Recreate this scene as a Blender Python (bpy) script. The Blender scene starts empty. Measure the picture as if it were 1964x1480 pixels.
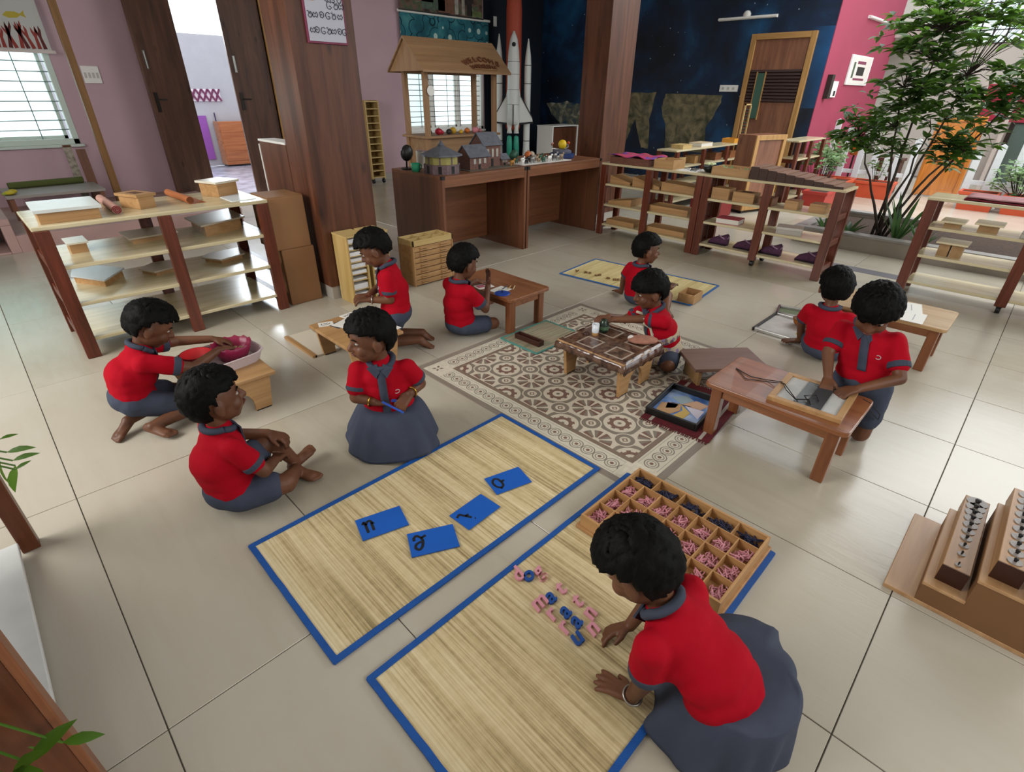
import bpy, bmesh, math, random
from mathutils import Vector, Matrix, noise
from mathutils.bvhtree import BVHTree
random.seed(7)
PI = math.pi
SC = bpy.context.scene
COL = SC.collection

# ---------------------------------------------------------------- camera
def make_camera():
    yaw, pitch, roll = math.radians(44.573), math.radians(29.676), math.radians(0.765)
    f = Vector((math.cos(yaw) * math.cos(pitch), math.sin(yaw) * math.cos(pitch), -math.sin(pitch)))
    r = Vector((math.sin(yaw), -math.cos(yaw), 0)); u = r.cross(f)
    r2 = r * math.cos(roll) + u * math.sin(roll); u2 = -r * math.sin(roll) + u * math.cos(roll)
    cd = bpy.data.cameras.new('camera'); cd.sensor_fit = 'HORIZONTAL'; cd.sensor_width = 36.0
    cd.lens = 36.0 * 991.57 / 1964.0; cd.clip_start = 0.02
    co = bpy.data.objects.new('camera', cd); COL.objects.link(co)
    m = Matrix((r2, u2, -f)).transposed().to_4x4(); m.translation = (0, 0, 1.425)
    co.matrix_world = m; SC.camera = co
make_camera()

# ---------------------------------------------------------------- sky, lights, exposure
SKY = 2.3
EXPOSURE = 0.15
w = bpy.data.worlds.new('sky'); SC.world = w; w.use_nodes = True
wn = w.node_tree.nodes; wl = w.node_tree.links
bg = wn['Background']; bg.inputs['Color'].default_value = (0.86, 0.94, 1.0, 1); bg.inputs['Strength'].default_value = SKY
SC.view_settings.view_transform = 'Standard'; SC.view_settings.look = 'None'
SC.view_settings.gamma = 1.0; SC.view_settings.use_curve_mapping = False
SC.view_settings.exposure = EXPOSURE

def area_light(name, loc, target, sx, sy, power, color=(1, 1, 1)):
    d = bpy.data.lights.new(name, 'AREA'); d.shape = 'RECTANGLE'; d.size = sx; d.size_y = sy; d.energy = power; d.color = color
    o = bpy.data.objects.new(name, d); COL.objects.link(o); o.location = loc
    o.rotation_euler = (Vector(target) - Vector(loc)).to_track_quat('-Z', 'Y').to_euler()
    return o
area_light('courtyard_skylight', (8.2, -0.8, 4.6), (6.2, 0.6, 0), 4.5, 5.5, 250, (1.0, 0.98, 0.94))
area_light('doorway_daylight', (3.2, 10.2, 2.9), (2.6, 7.0, 0.2), 1.6, 2.2, 160, (0.86, 0.94, 1.0))
area_light('side_fill', (-2.3, 3.2, 2.3), (1.5, 2.2, 0.2), 2.6, 1.6, 130, (1.0, 0.97, 0.92))  # added fill that brightens the left side; no window is known there
area_light('front_fill', (1.4, -3.3, 2.7), (1.2, 1.0, 0.2), 3.2, 1.6, 75, (1.0, 0.97, 0.93))  # soft fill added behind the camera; a window there is only assumed

# ---------------------------------------------------------------- helpers
def lin(c):
    if isinstance(c, str):
        c = [int(c[i:i + 2], 16) / 255 for i in (0, 2, 4)]
        return tuple(x / 12.92 if x <= 0.04045 else ((x + 0.055) / 1.055) ** 2.4 for x in c)
    return tuple(c[:3])

MATS = {}
def mat(name, color, rough=0.6, metal=0.0, spec=0.4, var=0.0, vscale=6.0, bump=0.0, bscale=60.0, alpha=1.0, trans=0.0, emit=0.0, coat=0.0, sheen=0.0):
    if name in MATS: return MATS[name]
    m = bpy.data.materials.new(name); m.use_nodes = True; MATS[name] = m
    nt = m.node_tree; n = nt.nodes; l = nt.links; b = n['Principled BSDF']
    c = lin(color); b.inputs['Base Color'].default_value = (*c, 1); b.inputs['Roughness'].default_value = rough
    b.inputs['Metallic'].default_value = metal; b.inputs['Specular IOR Level'].default_value = spec
    b.inputs['Alpha'].default_value = alpha; b.inputs['Transmission Weight'].default_value = trans
    b.inputs['Coat Weight'].default_value = coat
    b.inputs['Sheen Weight'].default_value = sheen
    if emit: b.inputs['Emission Color'].default_value = (*c, 1); b.inputs['Emission Strength'].default_value = emit
    tc = None
    if var or bump:
        tc = n.new('ShaderNodeTexCoord')
    if var:
        t = n.new('ShaderNodeTexNoise'); t.inputs['Scale'].default_value = vscale; t.inputs['Detail'].default_value = 5
        l.new(tc.outputs['Object'], t.inputs['Vector'])
        r = n.new('ShaderNodeValToRGB'); l.new(t.outputs['Fac'], r.inputs['Fac'])
        r.color_ramp.elements[0].position = 0.3; r.color_ramp.elements[1].position = 0.7
        r.color_ramp.elements[0].color = (*[x * (1 - var) for x in c], 1); r.color_ramp.elements[1].color = (*[min(1, x * (1 + var)) for x in c], 1)
        l.new(r.outputs['Color'], b.inputs['Base Color'])
    if bump:
        t2 = n.new('ShaderNodeTexNoise'); t2.inputs['Scale'].default_value = bscale; t2.inputs['Detail'].default_value = 4
        l.new(tc.outputs['Object'], t2.inputs['Vector'])
        bp = n.new('ShaderNodeBump'); bp.inputs['Strength'].default_value = bump; bp.inputs['Distance'].default_value = 0.01
        l.new(t2.outputs['Fac'], bp.inputs['Height']); l.new(bp.outputs['Normal'], b.inputs['Normal'])
    return m

def wood(name, light, dark, axis='X', scale=1.0, rough=0.45, knots=0.0, stretch=14.0, spec=0.4, coat=0.0):
    """procedural timber: grain runs along the given axis"""
    if name in MATS: return MATS[name]
    m = bpy.data.materials.new(name); m.use_nodes = True; MATS[name] = m
    nt = m.node_tree; n = nt.nodes; l = nt.links; b = n['Principled BSDF']
    b.inputs['Roughness'].default_value = rough; b.inputs['Specular IOR Level'].default_value = spec; b.inputs['Coat Weight'].default_value = coat
    tc = n.new('ShaderNodeTexCoord'); oi = n.new('ShaderNodeObjectInfo')
    ad = n.new('ShaderNodeVectorMath'); ad.operation = 'ADD'
    sc = n.new('ShaderNodeVectorMath'); sc.operation = 'SCALE'; sc.inputs[0].default_value = (17, 31, 23); l.new(oi.outputs['Random'], sc.inputs['Scale'])
    l.new(tc.outputs['Object'], ad.inputs[0]); l.new(sc.outputs[0], ad.inputs[1])
    mp = n.new('ShaderNodeMapping'); l.new(ad.outputs[0], mp.inputs['Vector'])
    s = [stretch * scale] * 3; s['XYZ'.index(axis)] = 0.8 * scale; mp.inputs['Scale'].default_value = s
    t = n.new('ShaderNodeTexNoise'); t.inputs['Scale'].default_value = 1.6; t.inputs['Detail'].default_value = 7; t.inputs['Roughness'].default_value = 0.62; t.inputs['Distortion'].default_value = 0.6
    l.new(mp.outputs[0], t.inputs['Vector'])
    r = n.new('ShaderNodeValToRGB'); l.new(t.outputs['Fac'], r.inputs['Fac'])
    r.color_ramp.elements[0].position = 0.33; r.color_ramp.elements[1].position = 0.68
    r.color_ramp.elements[0].color = (*lin(dark), 1); r.color_ramp.elements[1].color = (*lin(light), 1)
    out = r.outputs['Color']
    if knots:
        mp2 = n.new('ShaderNodeMapping'); l.new(ad.outputs[0], mp2.inputs['Vector'])
        s2 = [7.0] * 3; s2['XYZ'.index(axis)] = 3.0; mp2.inputs['Scale'].default_value = s2
        v = n.new('ShaderNodeTexVoronoi'); v.inputs['Scale'].default_value = 0.9; l.new(mp2.outputs[0], v.inputs['Vector'])
        r2 = n.new('ShaderNodeValToRGB'); l.new(v.outputs['Distance'], r2.inputs['Fac'])
        r2.color_ramp.elements[0].position = 0.03; r2.color_ramp.elements[1].position = 0.16
        r2.color_ramp.elements[0].color = (1 - knots, 1 - knots, 1 - knots, 1); r2.color_ramp.elements[1].color = (1, 1, 1, 1)
        mx = n.new('ShaderNodeMix'); mx.data_type = 'RGBA'; mx.blend_type = 'MULTIPLY'; mx.inputs['Factor'].default_value = 1
        l.new(out, mx.inputs['A']); l.new(r2.outputs['Color'], mx.inputs['B']); out = mx.outputs['Result']
    l.new(out, b.inputs['Base Color'])
    bp = n.new('ShaderNodeBump'); bp.inputs['Strength'].default_value = 0.08; bp.inputs['Distance'].default_value = 0.004
    l.new(t.outputs['Fac'], bp.inputs['Height']); l.new(bp.outputs['Normal'], b.inputs['Normal'])
    return m

WORLD = {}
def V(*a): return Vector(a)

class MB:
    """collects world-space geometry; build() links it as one mesh object"""
    def __init__(s): s.v = []; s.f = []; s.mi = []
    def add(s, vs, fs, mi=0):
        o = len(s.v); s.v += [Vector(p) for p in vs]; s.f += [tuple(i + o for i in f) for f in fs]; s.mi += [mi] * len(fs); return s
    def box(s, x0, x1, y0, y1, z0, z1, mi=0):
        return s.add([(x0, y0, z0), (x1, y0, z0), (x1, y1, z0), (x0, y1, z0), (x0, y0, z1), (x1, y0, z1), (x1, y1, z1), (x0, y1, z1)],
                     [(3, 2, 1, 0), (4, 5, 6, 7), (0, 1, 5, 4), (1, 2, 6, 5), (2, 3, 7, 6), (3, 0, 4, 7)], mi)
    def obox(s, c, size, rot=None, mi=0):
        rot = rot or Matrix.Identity(3); c = Vector(c); hx, hy, hz = [q / 2 for q in size]
        vs = [c + rot @ Vector((a * hx, b * hy, d * hz)) for a, b, d in ((-1, -1, -1), (1, -1, -1), (1, 1, -1), (-1, 1, -1), (-1, -1, 1), (1, -1, 1), (1, 1, 1), (-1, 1, 1))]
        return s.add(vs, [(3, 2, 1, 0), (4, 5, 6, 7), (0, 1, 5, 4), (1, 2, 6, 5), (2, 3, 7, 6), (3, 0, 4, 7)], mi)
    def bar(s, p0, p1, wx, wz, up=(0, 0, 1), mi=0):
        p0, p1 = Vector(p0), Vector(p1); d = (p1 - p0); L = d.length; d.normalize(); u = Vector(up)
        if abs(d.dot(u)) > 0.98: u = Vector((0, 1, 0))
        x = d.cross(u).normalized(); z = x.cross(d)
        return s.obox((p0 + p1) / 2, (wx, L, wz), Matrix((x, d, z)).transposed(), mi)
    def cyl(s, p0, p1, r0, r1=None, n=12, mi=0, caps=True):
        r1 = r0 if r1 is None else r1; p0, p1 = Vector(p0), Vector(p1); d = (p1 - p0).normalized()
        u = Vector((0, 0, 1)) if abs(d.z) < 0.9 else Vector((1, 0, 0)); a = d.cross(u).normalized(); b = d.cross(a)
        vs = []
        for p, r in ((p0, r0), (p1, r1)):
            vs += [p + (a * math.cos(2 * PI * i / n) + b * math.sin(2 * PI * i / n)) * r for i in range(n)]
        fs = [(i, (i + 1) % n, n + (i + 1) % n, n + i) for i in range(n)]
        fs = [tuple(reversed(f)) for f in fs]
        if caps: fs += [tuple(range(n)), tuple(reversed(range(n, 2 * n)))]
        return s.add(vs, fs, mi)
    def lathe(s, c, prof, n=20, mi=0, axis=None):
        c = Vector(c); vs = []; fs = []
        R = Vector((0, 0, 1)).rotation_difference(Vector(axis)).to_matrix() if axis else Matrix.Identity(3)
        for r, z in prof:
            vs += [c + R @ Vector((r * math.cos(2 * PI * i / n), r * math.sin(2 * PI * i / n), z)) for i in range(n)]
        for k in range(len(prof) - 1):
            for i in range(n): fs.append((k * n + i, k * n + (i + 1) % n, (k + 1) * n + (i + 1) % n, (k + 1) * n + i))
        fs += [tuple(reversed(range(n))), tuple(range((len(prof) - 1) * n, len(prof) * n))]
        return s.add(vs, fs, mi)
    def prism(s, poly, z0, z1, M=None, mi=0):
        n = len(poly); M = M or Matrix.Identity(4)
        vs = [M @ Vector((x, y, z0)) for x, y in poly] + [M @ Vector((x, y, z1)) for x, y in poly]
        return s.add(vs, [tuple(reversed(range(n))), tuple(range(n, 2 * n))] + [(i, (i + 1) % n, n + (i + 1) % n, n + i) for i in range(n)], mi)
    def ell(s, c, r, R=None, n=12, m=8, mi=0):
        c = Vector(c); r = (r, r, r) if isinstance(r, (int, float)) else r; R = R or Matrix.Identity(3); vs = []; fs = []
        for j in range(1, m):
            t = PI * j / m
            for i in range(n):
                p = 2 * PI * i / n; vs.append(c + R @ Vector((r[0] * math.sin(t) * math.cos(p), r[1] * math.sin(t) * math.sin(p), r[2] * math.cos(t))))
        for j in range(m - 2):
            for i in range(n): fs.append((j * n + i, (j + 1) * n + i, (j + 1) * n + (i + 1) % n, j * n + (i + 1) % n))
        a = len(vs); vs += [c + R @ Vector((0, 0, r[2])), c + R @ Vector((0, 0, -r[2]))]
        for i in range(n): fs.append((a, i, (i + 1) % n)); fs.append((a + 1, (m - 2) * n + (i + 1) % n, (m - 2) * n + i))
        return s.add(vs, fs, mi)
    def tube(s, pts, r, n=8, mi=0):
        pts = [Vector(p) for p in pts]; rr = r if isinstance(r, (list, tuple)) else [r] * len(pts); vs = []; fs = []; a = None
        for k, p in enumerate(pts):
            d = (pts[min(k + 1, len(pts) - 1)] - pts[max(k - 1, 0)]).normalized()
            if a is None:
                u = Vector((0, 0, 1)) if abs(d.z) < 0.9 else Vector((1, 0, 0)); a = d.cross(u).normalized()
            else: a = (a - d * a.dot(d)).normalized()
            b = d.cross(a)
            vs += [p + (a * math.cos(2 * PI * i / n) + b * math.sin(2 * PI * i / n)) * rr[k] for i in range(n)]
        for k in range(len(pts) - 1):
            for i in range(n): fs.append((k * n + i, k * n + (i + 1) % n, (k + 1) * n + (i + 1) % n, (k + 1) * n + i))
        fs += [tuple(reversed(range(n))), tuple(range((len(pts) - 1) * n, len(pts) * n))]
        return s.add(vs, fs, mi)
    def quad(s, a, b, c, d, mi=0): return s.add([a, b, c, d], [(0, 1, 2, 3)], mi)
    def rot(s, M):
        s.v = [M @ p for p in s.v]; return s
    def build(s, name, m, parent=None, smooth=False, bevel=0.0, sub=0, solid=0.0, seg=2):
        me = bpy.data.meshes.new(name)
        if parent is not None: W = WORLD[parent]; org = None
        else:
            xs = [p.x for p in s.v]; ys = [p.y for p in s.v]; zs = [p.z for p in s.v]
            W = Matrix.Translation(((min(xs) + max(xs)) / 2, (min(ys) + max(ys)) / 2, min(zs)))
        Wi = W.inverted()
        me.from_pydata([tuple(Wi @ p) for p in s.v], [], s.f)
        ms = m if isinstance(m, (list, tuple)) else [m]
        for q in ms: me.materials.append(q)
        if len(ms) > 1: me.polygons.foreach_set('material_index', s.mi)
        if smooth: me.polygons.foreach_set('use_smooth', [True] * len(me.polygons))
        me.update()
        o = bpy.data.objects.new(name, me); COL.objects.link(o)
        if parent is not None: o.parent = parent; WORLD[o] = W
        else: o.matrix_world = W; o.location = W.translation; WORLD[o] = W
        if solid: md = o.modifiers.new('solid', 'SOLIDIFY'); md.thickness = solid; md.offset = 0
        if bevel: md = o.modifiers.new('bevel', 'BEVEL'); md.width = bevel; md.segments = seg; md.limit_method = 'ANGLE'; md.angle_limit = 0.7
        if sub: md = o.modifiers.new('sub', 'SUBSURF'); md.levels = sub; md.render_levels = sub
        return o

def tag(o, label=None, cat=None, group=None, kind=None):
    if label: o['label'] = label
    if cat: o['category'] = cat
    if group: o['group'] = group
    if kind: o['kind'] = kind
    return o
def thing(name, label, cat, loc=(0, 0, 0), rz=0.0, group=None):
    o = bpy.data.objects.new(name, None); COL.objects.link(o); o.location = loc; o.rotation_euler = (0, 0, rz); o.empty_display_size = 0.05
    WORLD[o] = Matrix.Translation(loc) @ Matrix.Rotation(rz, 4, 'Z')
    return tag(o, label, cat, group)
def share(name, me, M, parent):
    """another object on the same mesh data, placed by world matrix M under parent"""
    o = bpy.data.objects.new(name, me); COL.objects.link(o)
    L = WORLD[parent].inverted() @ M if parent is not None else M
    o.parent = parent; o.matrix_local = L; WORLD[o] = M
    return o
def kids_of(o): return [c for c in bpy.data.objects if c.parent is o]
def copy_tree(o, loc, rz=0.0, label=None, group=None, swap=None):
    def cp(x, par):
        c = x.copy(); COL.objects.link(c); c.parent = par
        if swap and c.type == 'MESH' and c.data.materials and c.data.materials[0].name in swap:
            c.data = c.data.copy(); c.data.materials[0] = swap[c.data.materials[0].name]
        for k in kids_of(x): cp(k, c)
        return c
    c = cp(o, None); c.location = loc; c.rotation_euler = (0, 0, rz)
    WORLD[c] = Matrix.Translation(loc) @ Matrix.Rotation(rz, 4, 'Z')
    if label: c['label'] = label
    if group: c['group'] = group
    return c

class NX:
    """small helper for writing shader maths"""
    def __init__(s, m): s.n = m.node_tree.nodes; s.l = m.node_tree.links
    def m(s, op, *a):
        q = s.n.new('ShaderNodeMath'); q.operation = op
        for i, x in enumerate(a):
            if isinstance(x, (int, float)): q.inputs[i].default_value = x
            else: s.l.new(x, q.inputs[i])
        return q.outputs[0]
    def mix(s, f, a, b):
        q = s.n.new('ShaderNodeMix'); q.data_type = 'RGBA'
        if isinstance(f, (int, float)): q.inputs['Factor'].default_value = f
        else: s.l.new(f, q.inputs['Factor'])
        for k, x in (('A', a), ('B', b)):
            if isinstance(x, tuple): q.inputs[k].default_value = (*x, 1)
            else: s.l.new(x, q.inputs[k])
        return q.outputs['Result']
    def band(s, x, lo, hi):
        return s.m('MULTIPLY', s.m('GREATER_THAN', x, lo), s.m('LESS_THAN', x, hi))
    def pos(s, world=True):
        if world: o = s.n.new('ShaderNodeNewGeometry').outputs['Position']
        else: o = s.n.new('ShaderNodeTexCoord').outputs['Object']
        x = s.n.new('ShaderNodeSeparateXYZ'); s.l.new(o, x.inputs[0]); return o, x.outputs
    def noise(s, vec, scale, detail=4, dist=0.0, rough=0.5):
        t = s.n.new('ShaderNodeTexNoise'); t.inputs['Scale'].default_value = scale; t.inputs['Detail'].default_value = detail; t.inputs['Distortion'].default_value = dist; t.inputs['Roughness'].default_value = rough
        s.l.new(vec, t.inputs['Vector']); return t.outputs['Fac']
    def ramp(s, f, stops):
        r = s.n.new('ShaderNodeValToRGB'); s.l.new(f, r.inputs['Fac']); e = r.color_ramp.elements
        while len(e) < len(stops): e.new(0.5)
        for q, (p, c) in zip(e, stops): q.position = p; q.color = (*lin(c), 1)
        return r.outputs['Color']
    def scalev(s, vec, sx, sy, sz):
        q = s.n.new('ShaderNodeVectorMath'); q.operation = 'MULTIPLY'; s.l.new(vec, q.inputs[0]); q.inputs[1].default_value = (sx, sy, sz); return q.outputs[0]
def newmat(name, rough=0.5, spec=0.4):
    m = bpy.data.materials.new(name); m.use_nodes = True; MATS[name] = m
    b = m.node_tree.nodes['Principled BSDF']; b.inputs['Roughness'].default_value = rough; b.inputs['Specular IOR Level'].default_value = spec
    return m, b, NX(m)

# ================================================================ MATERIALS
def floor_material():
    m, b, x = newmat('floor_tile', 0.22, 0.5)
    p, q = x.pos(True)
    oi = x.n.new('ShaderNodeObjectInfo').outputs['Random']
    a = x.noise(p, 1.1, 5, 0.4); c = x.noise(x.scalev(p, 9, 1.6, 4), 1.4, 6, 1.2)
    f = x.m('ADD', x.m('MULTIPLY', a, 0.6), x.m('ADD', x.m('MULTIPLY', c, 0.2), x.m('MULTIPLY', oi, 0.25)))
    col = x.ramp(f, [(0.3, 'a39a88'), (0.5, 'b3ab9b'), (0.75, 'bab4a7')])
    x.l.new(col, b.inputs['Base Color'])
    rr = x.m('ADD', 0.14, x.m('MULTIPLY', a, 0.16)); x.l.new(rr, b.inputs['Roughness'])
    bp = x.n.new('ShaderNodeBump'); bp.inputs['Strength'].default_value = 0.10; bp.inputs['Distance'].default_value = 0.004
    wv = x.noise(x.scalev(p, 16, 3.0, 4), 1.3, 3, 2.2)
    x.l.new(wv, bp.inputs['Height']); x.l.new(bp.outputs['Normal'], b.inputs['Normal'])
    return m
M_FLOOR = floor_material()
M_GROUT = mat('grout', '6d665c', 0.8)

def inlay_material():
    """encaustic cement tile: gear rosettes and stars on a 0.2 m checker, small rings at the corners"""
    m, b, x = newmat('patterned_cement_tile', 0.42, 0.35)
    p, q = x.pos(True)
    S = 0.2
    cream, brown, grey = lin('cdc3b0'), lin('73544a'), lin('7d7467')
    u = x.m('DIVIDE', x.m('SUBTRACT', q[0], 1.90), S); v = x.m('DIVIDE', x.m('SUBTRACT', q[1], 1.92), S)
    iu = x.m('ROUND', u); iv = x.m('ROUND', v)
    du = x.m('SUBTRACT', u, iu); dv = x.m('SUBTRACT', v, iv)
    par = x.m('ABSOLUTE', x.m('MODULO', x.m('ADD', iu, iv), 2.0))      # 0 gear, 1 star
    rad = x.m('SQRT', x.m('ADD', x.m('MULTIPLY', du, du), x.m('MULTIPLY', dv, dv)))
    ang = x.m('ARCTAN2', dv, du)
    # corner rings, one at every crossing of four cells
    cu = x.m('SUBTRACT', x.m('FLOORED_MODULO', u, 1.0), 0.5); cv = x.m('SUBTRACT', x.m('FLOORED_MODULO', v, 1.0), 0.5)
    crad = x.m('SQRT', x.m('ADD', x.m('MULTIPLY', cu, cu), x.m('MULTIPLY', cv, cv)))
    cdia = x.m('ADD', x.m('ABSOLUTE', cu), x.m('ABSOLUTE', cv))
    # gear rosette
    teeth = x.m('MULTIPLY', x.m('GREATER_THAN', x.m('COSINE', x.m('MULTIPLY', ang, 8.0)), 0.0), 0.05)
    gear = x.m('MULTIPLY', x.m('GREATER_THAN', rad, 0.15), x.m('LESS_THAN', rad, x.m('ADD', 0.25, teeth)))
    hub = x.m('LESS_THAN', rad, 0.05)
    gband = x.band(rad, 0.40, 0.52)
    # star with eight wedges
    wedge = x.m('GREATER_THAN', x.m('ABSOLUTE', x.m('SINE', x.m('MULTIPLY', ang, 4.0))), 0.42)
    wcol = x.m('GREATER_THAN', x.m('COSINE', x.m('MULTIPLY', ang, 4.0)), 0.0)
    star = x.m('MULTIPLY', wedge, x.band(rad, 0.10, 0.40))
    col = cream
    col = x.mix(x.m('MULTIPLY', star, par), col, x.mix(wcol, grey, brown))
    gp = x.m('SUBTRACT', 1.0, par)
    col = x.mix(x.m('MULTIPLY', gband, gp), col, grey)
    col = x.mix(x.m('MULTIPLY', gear, gp), col, brown)
    col = x.mix(x.m('MULTIPLY', hub, gp), col, grey)
    col = x.mix(x.m('LESS_THAN', crad, 0.27), col, cream)
    col = x.mix(x.band(crad, 0.13, 0.235), col, grey)
    col = x.mix(x.band(cdia, 0.045, 0.085), col, brown)
    n = x.noise(p, 14, 4)
    col = x.mix(x.m('MULTIPLY', n, 0.25), col, lin('8a7d70'))
    x.l.new(col, b.inputs['Base Color'])
    return m
def border_material(axis):
    m, b, x = newmat('border_cement_tile_' + axis, 0.42, 0.35)
    p, q = x.pos(True)
    cream, brown, grey = lin('cfc8b6'), lin('73544a'), lin('777066')
    if axis == 'x': al, ac, a0, c0, c1 = q[0], q[1], 1.70, 0.835, 2.205
    else: al, ac, a0, c0, c1 = q[1], q[0], 0.995, 1.612, 2.99
    t = x.m('SUBTRACT', x.m('FLOORED_MODULO', x.m('DIVIDE', x.m('SUBTRACT', al, a0), 0.0667), 1.0), 0.5)
    t = x.m('MULTIPLY', t, 0.0667)
    d = x.m('MINIMUM', x.m('ABSOLUTE', x.m('SUBTRACT', ac, c0)), x.m('ABSOLUTE', x.m('SUBTRACT', ac, c1)))
    r = x.m('SQRT', x.m('ADD', x.m('MULTIPLY', t, t), x.m('MULTIPLY', d, d)))
    col = x.mix(x.band(r, 0.018, 0.022), cream, grey)
    col = x.mix(x.band(r, 0.029, 0.034), col, grey)
    col = x.mix(x.m('LESS_THAN', r, 0.009), col, brown)
    col = x.mix(x.band(d, 0.047, 0.049), col, grey)
    n = x.noise(p, 14, 4); col = x.mix(x.m('MULTIPLY', n, 0.2), col, lin('8f8578'))
    x.l.new(col, b.inputs['Base Color']); return m
M_INLAY = inlay_material(); M_BORDX = border_material('x'); M_BORDY = border_material('y')
M_INBAND = mat('brown_band_tile', '7b6a5c', 0.45, var=0.12, vscale=20)
M_STRIP = wood('grey_edge_strip', '94897d', '7c7166', 'X', 1.0, 0.35)
M_PINK = mat('pink_wall', 'bd9fa8', 0.75, var=0.05, vscale=1.5, bump=0.05, bscale=180)
M_WHITEWALL = mat('white_wall', 'd9d8d4', 0.8, var=0.03, vscale=2)
M_CEIL = mat('ceiling_white', 'd8d6d2', 0.9)
M_CRIMSON = mat('crimson_wall', '96354d', 0.7, var=0.06, vscale=1.2)
M_NAVYWALL = mat('navy_wall', '0b1420', 0.55, var=0.2, vscale=1.5)
M_LAM = wood('brown_laminate', '6a402c', '422414', 'Z', 0.9, 0.38, knots=0.55, stretch=9)
M_LAMX = wood('brown_laminate_door', '6a4a3a', '46302a', 'Z', 0.9, 0.4, knots=0.5, stretch=8)
M_DOORWOOD = wood('warm_door_wood', '8d5f45', '6a4230', 'Z', 1.0, 0.4, knots=0.4, stretch=8)
M_PALEFRAME = wood('pale_frame_wood', 'b98d55', '98703d', 'Z', 1.2, 0.45)
M_WHITE = mat('white_paint', 'e2e0da', 0.45)
M_PLASTICW = mat('white_plastic', 'e6e4df', 0.35)
M_BLACK = mat('black_paint', '141312', 0.45)
M_STEEL = mat('steel', 'a9a7a2', 0.3, metal=0.9)
M_DARKMETAL = mat('dark_metal', '3a3532', 0.4, metal=0.7)

def mural_material():
    m, b, x = newmat('night_sky_mural', 0.5, 0.4)
    p, q = x.pos(True)
    c = x.noise(p, 0.9, 6, 0.8); c2 = x.noise(p, 3.1, 5, 0.5)
    f = x.m('ADD', x.m('MULTIPLY', c, 0.75), x.m('MULTIPLY', c2, 0.25))
    col = x.ramp(f, [(0.36, '060d18'), (0.5, '0c2440'), (0.62, '144469'), (0.76, '1f5f8c')])
    v = x.n.new('ShaderNodeTexVoronoi'); v.inputs['Scale'].default_value = 6.5; x.l.new(p, v.inputs['Vector'])
    col = x.mix(x.m('LESS_THAN', v.outputs['Distance'], 0.055), col, lin('9fb4c4'))
    glow = x.m('SUBTRACT', 1.0, x.m('MINIMUM', 1.0, x.m('MULTIPLY', x.m('ABSOLUTE', x.m('SUBTRACT', q[1], 2.95)), 2.2)))
    glow = x.m('MULTIPLY', x.m('MAXIMUM', glow, 0.0), x.band(q[2], 1.25, 2.3))
    col = x.mix(x.m('MULTIPLY', glow, c), col, lin('1f6fb0'))
    x.l.new(col, b.inputs['Base Color']); return m
M_MURAL = mural_material()
def land_material(name, a, c, d):
    m, b, x = newmat(name, 0.6, 0.3); p, q = x.pos(True)
    x.l.new(x.ramp(x.noise(p, 5.5, 8, 0.9, 0.6), [(0.34, a), (0.5, c), (0.66, d)]), b.inputs['Base Color']); return m
M_LAND = land_material('satellite_land', '3d3f2c', '67614a', '8a7a5c')
M_EARTH = land_material('painted_earth', '22405a', '6a6a55', 'b0aa9c')
def frost_material():
    m, b, x = newmat('frosted_glass', 0.5)
    t = x.n.new('ShaderNodeBsdfTranslucent'); t.inputs['Color'].default_value = (0.85, 0.95, 0.93, 1)
    d = x.n.new('ShaderNodeBsdfTransparent'); mx = x.n.new('ShaderNodeMixShader'); mx.inputs[0].default_value = 0.3
    x.l.new(t.outputs[0], mx.inputs[1]); x.l.new(d.outputs[0], mx.inputs[2])
    x.l.new(mx.outputs[0], x.n['Material Output'].inputs['Surface']); return m
M_FROST = frost_material()
M_CLEAR = mat('clear_plastic', 'f2f4f2', 0.08, spec=0.6, alpha=0.18)

# ================================================================ STRUCTURE
def structure(name, mb, m, parent=None, **k):
    o = mb.build(name, m, parent, **k)
    if parent is None: o['kind'] = 'structure'
    return o

floor = structure('floor', MB().box(-3.2, 16.0, -5.5, 8.75, -0.05, -0.006), M_GROUT)
TX, TY = 0.6, 1.203
tile_me = None
def in_view(xx, yy):
    if -1.2 < xx < 1.6 and -0.8 < yy < 1.6: return True
    fwd = xx * 0.7123 + yy * 0.7018; rt = xx * 0.7018 - yy * 0.7123
    return fwd > 0.2 and abs(rt) < fwd * 1.18 + 1.1
for i in range(-5, 22):
    for j in range(-6, 8):
        x0 = 1.096 + TX * i; y0 = 1.113 + TY * j
        if not in_view(x0 + 0.3, y0 + 0.6) or x0 > 13.5 or y0 > 8.7: continue
        cx, cy = x0 + TX / 2, y0 + TY / 2
        y1 = min(y0 + TY, 8.75)
        if tile_me is None or y1 < y0 + TY - 1e-4:
            t = MB().box(x0 + .0016, x0 + TX - .0016, y0 + .0016, y1 - .0016, -0.006, 0).build('floor_tile', M_FLOOR, floor, bevel=0.0012, seg=1)
            if tile_me is None and y1 > y0 + TY - 1e-4: tile_me = (t, Vector((x0, y0, 0)))
        else:
            t, o = tile_me; c = t.copy(); COL.objects.link(c); c.parent = floor; c.location = Vector((x0, y0, 0)) - o
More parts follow.
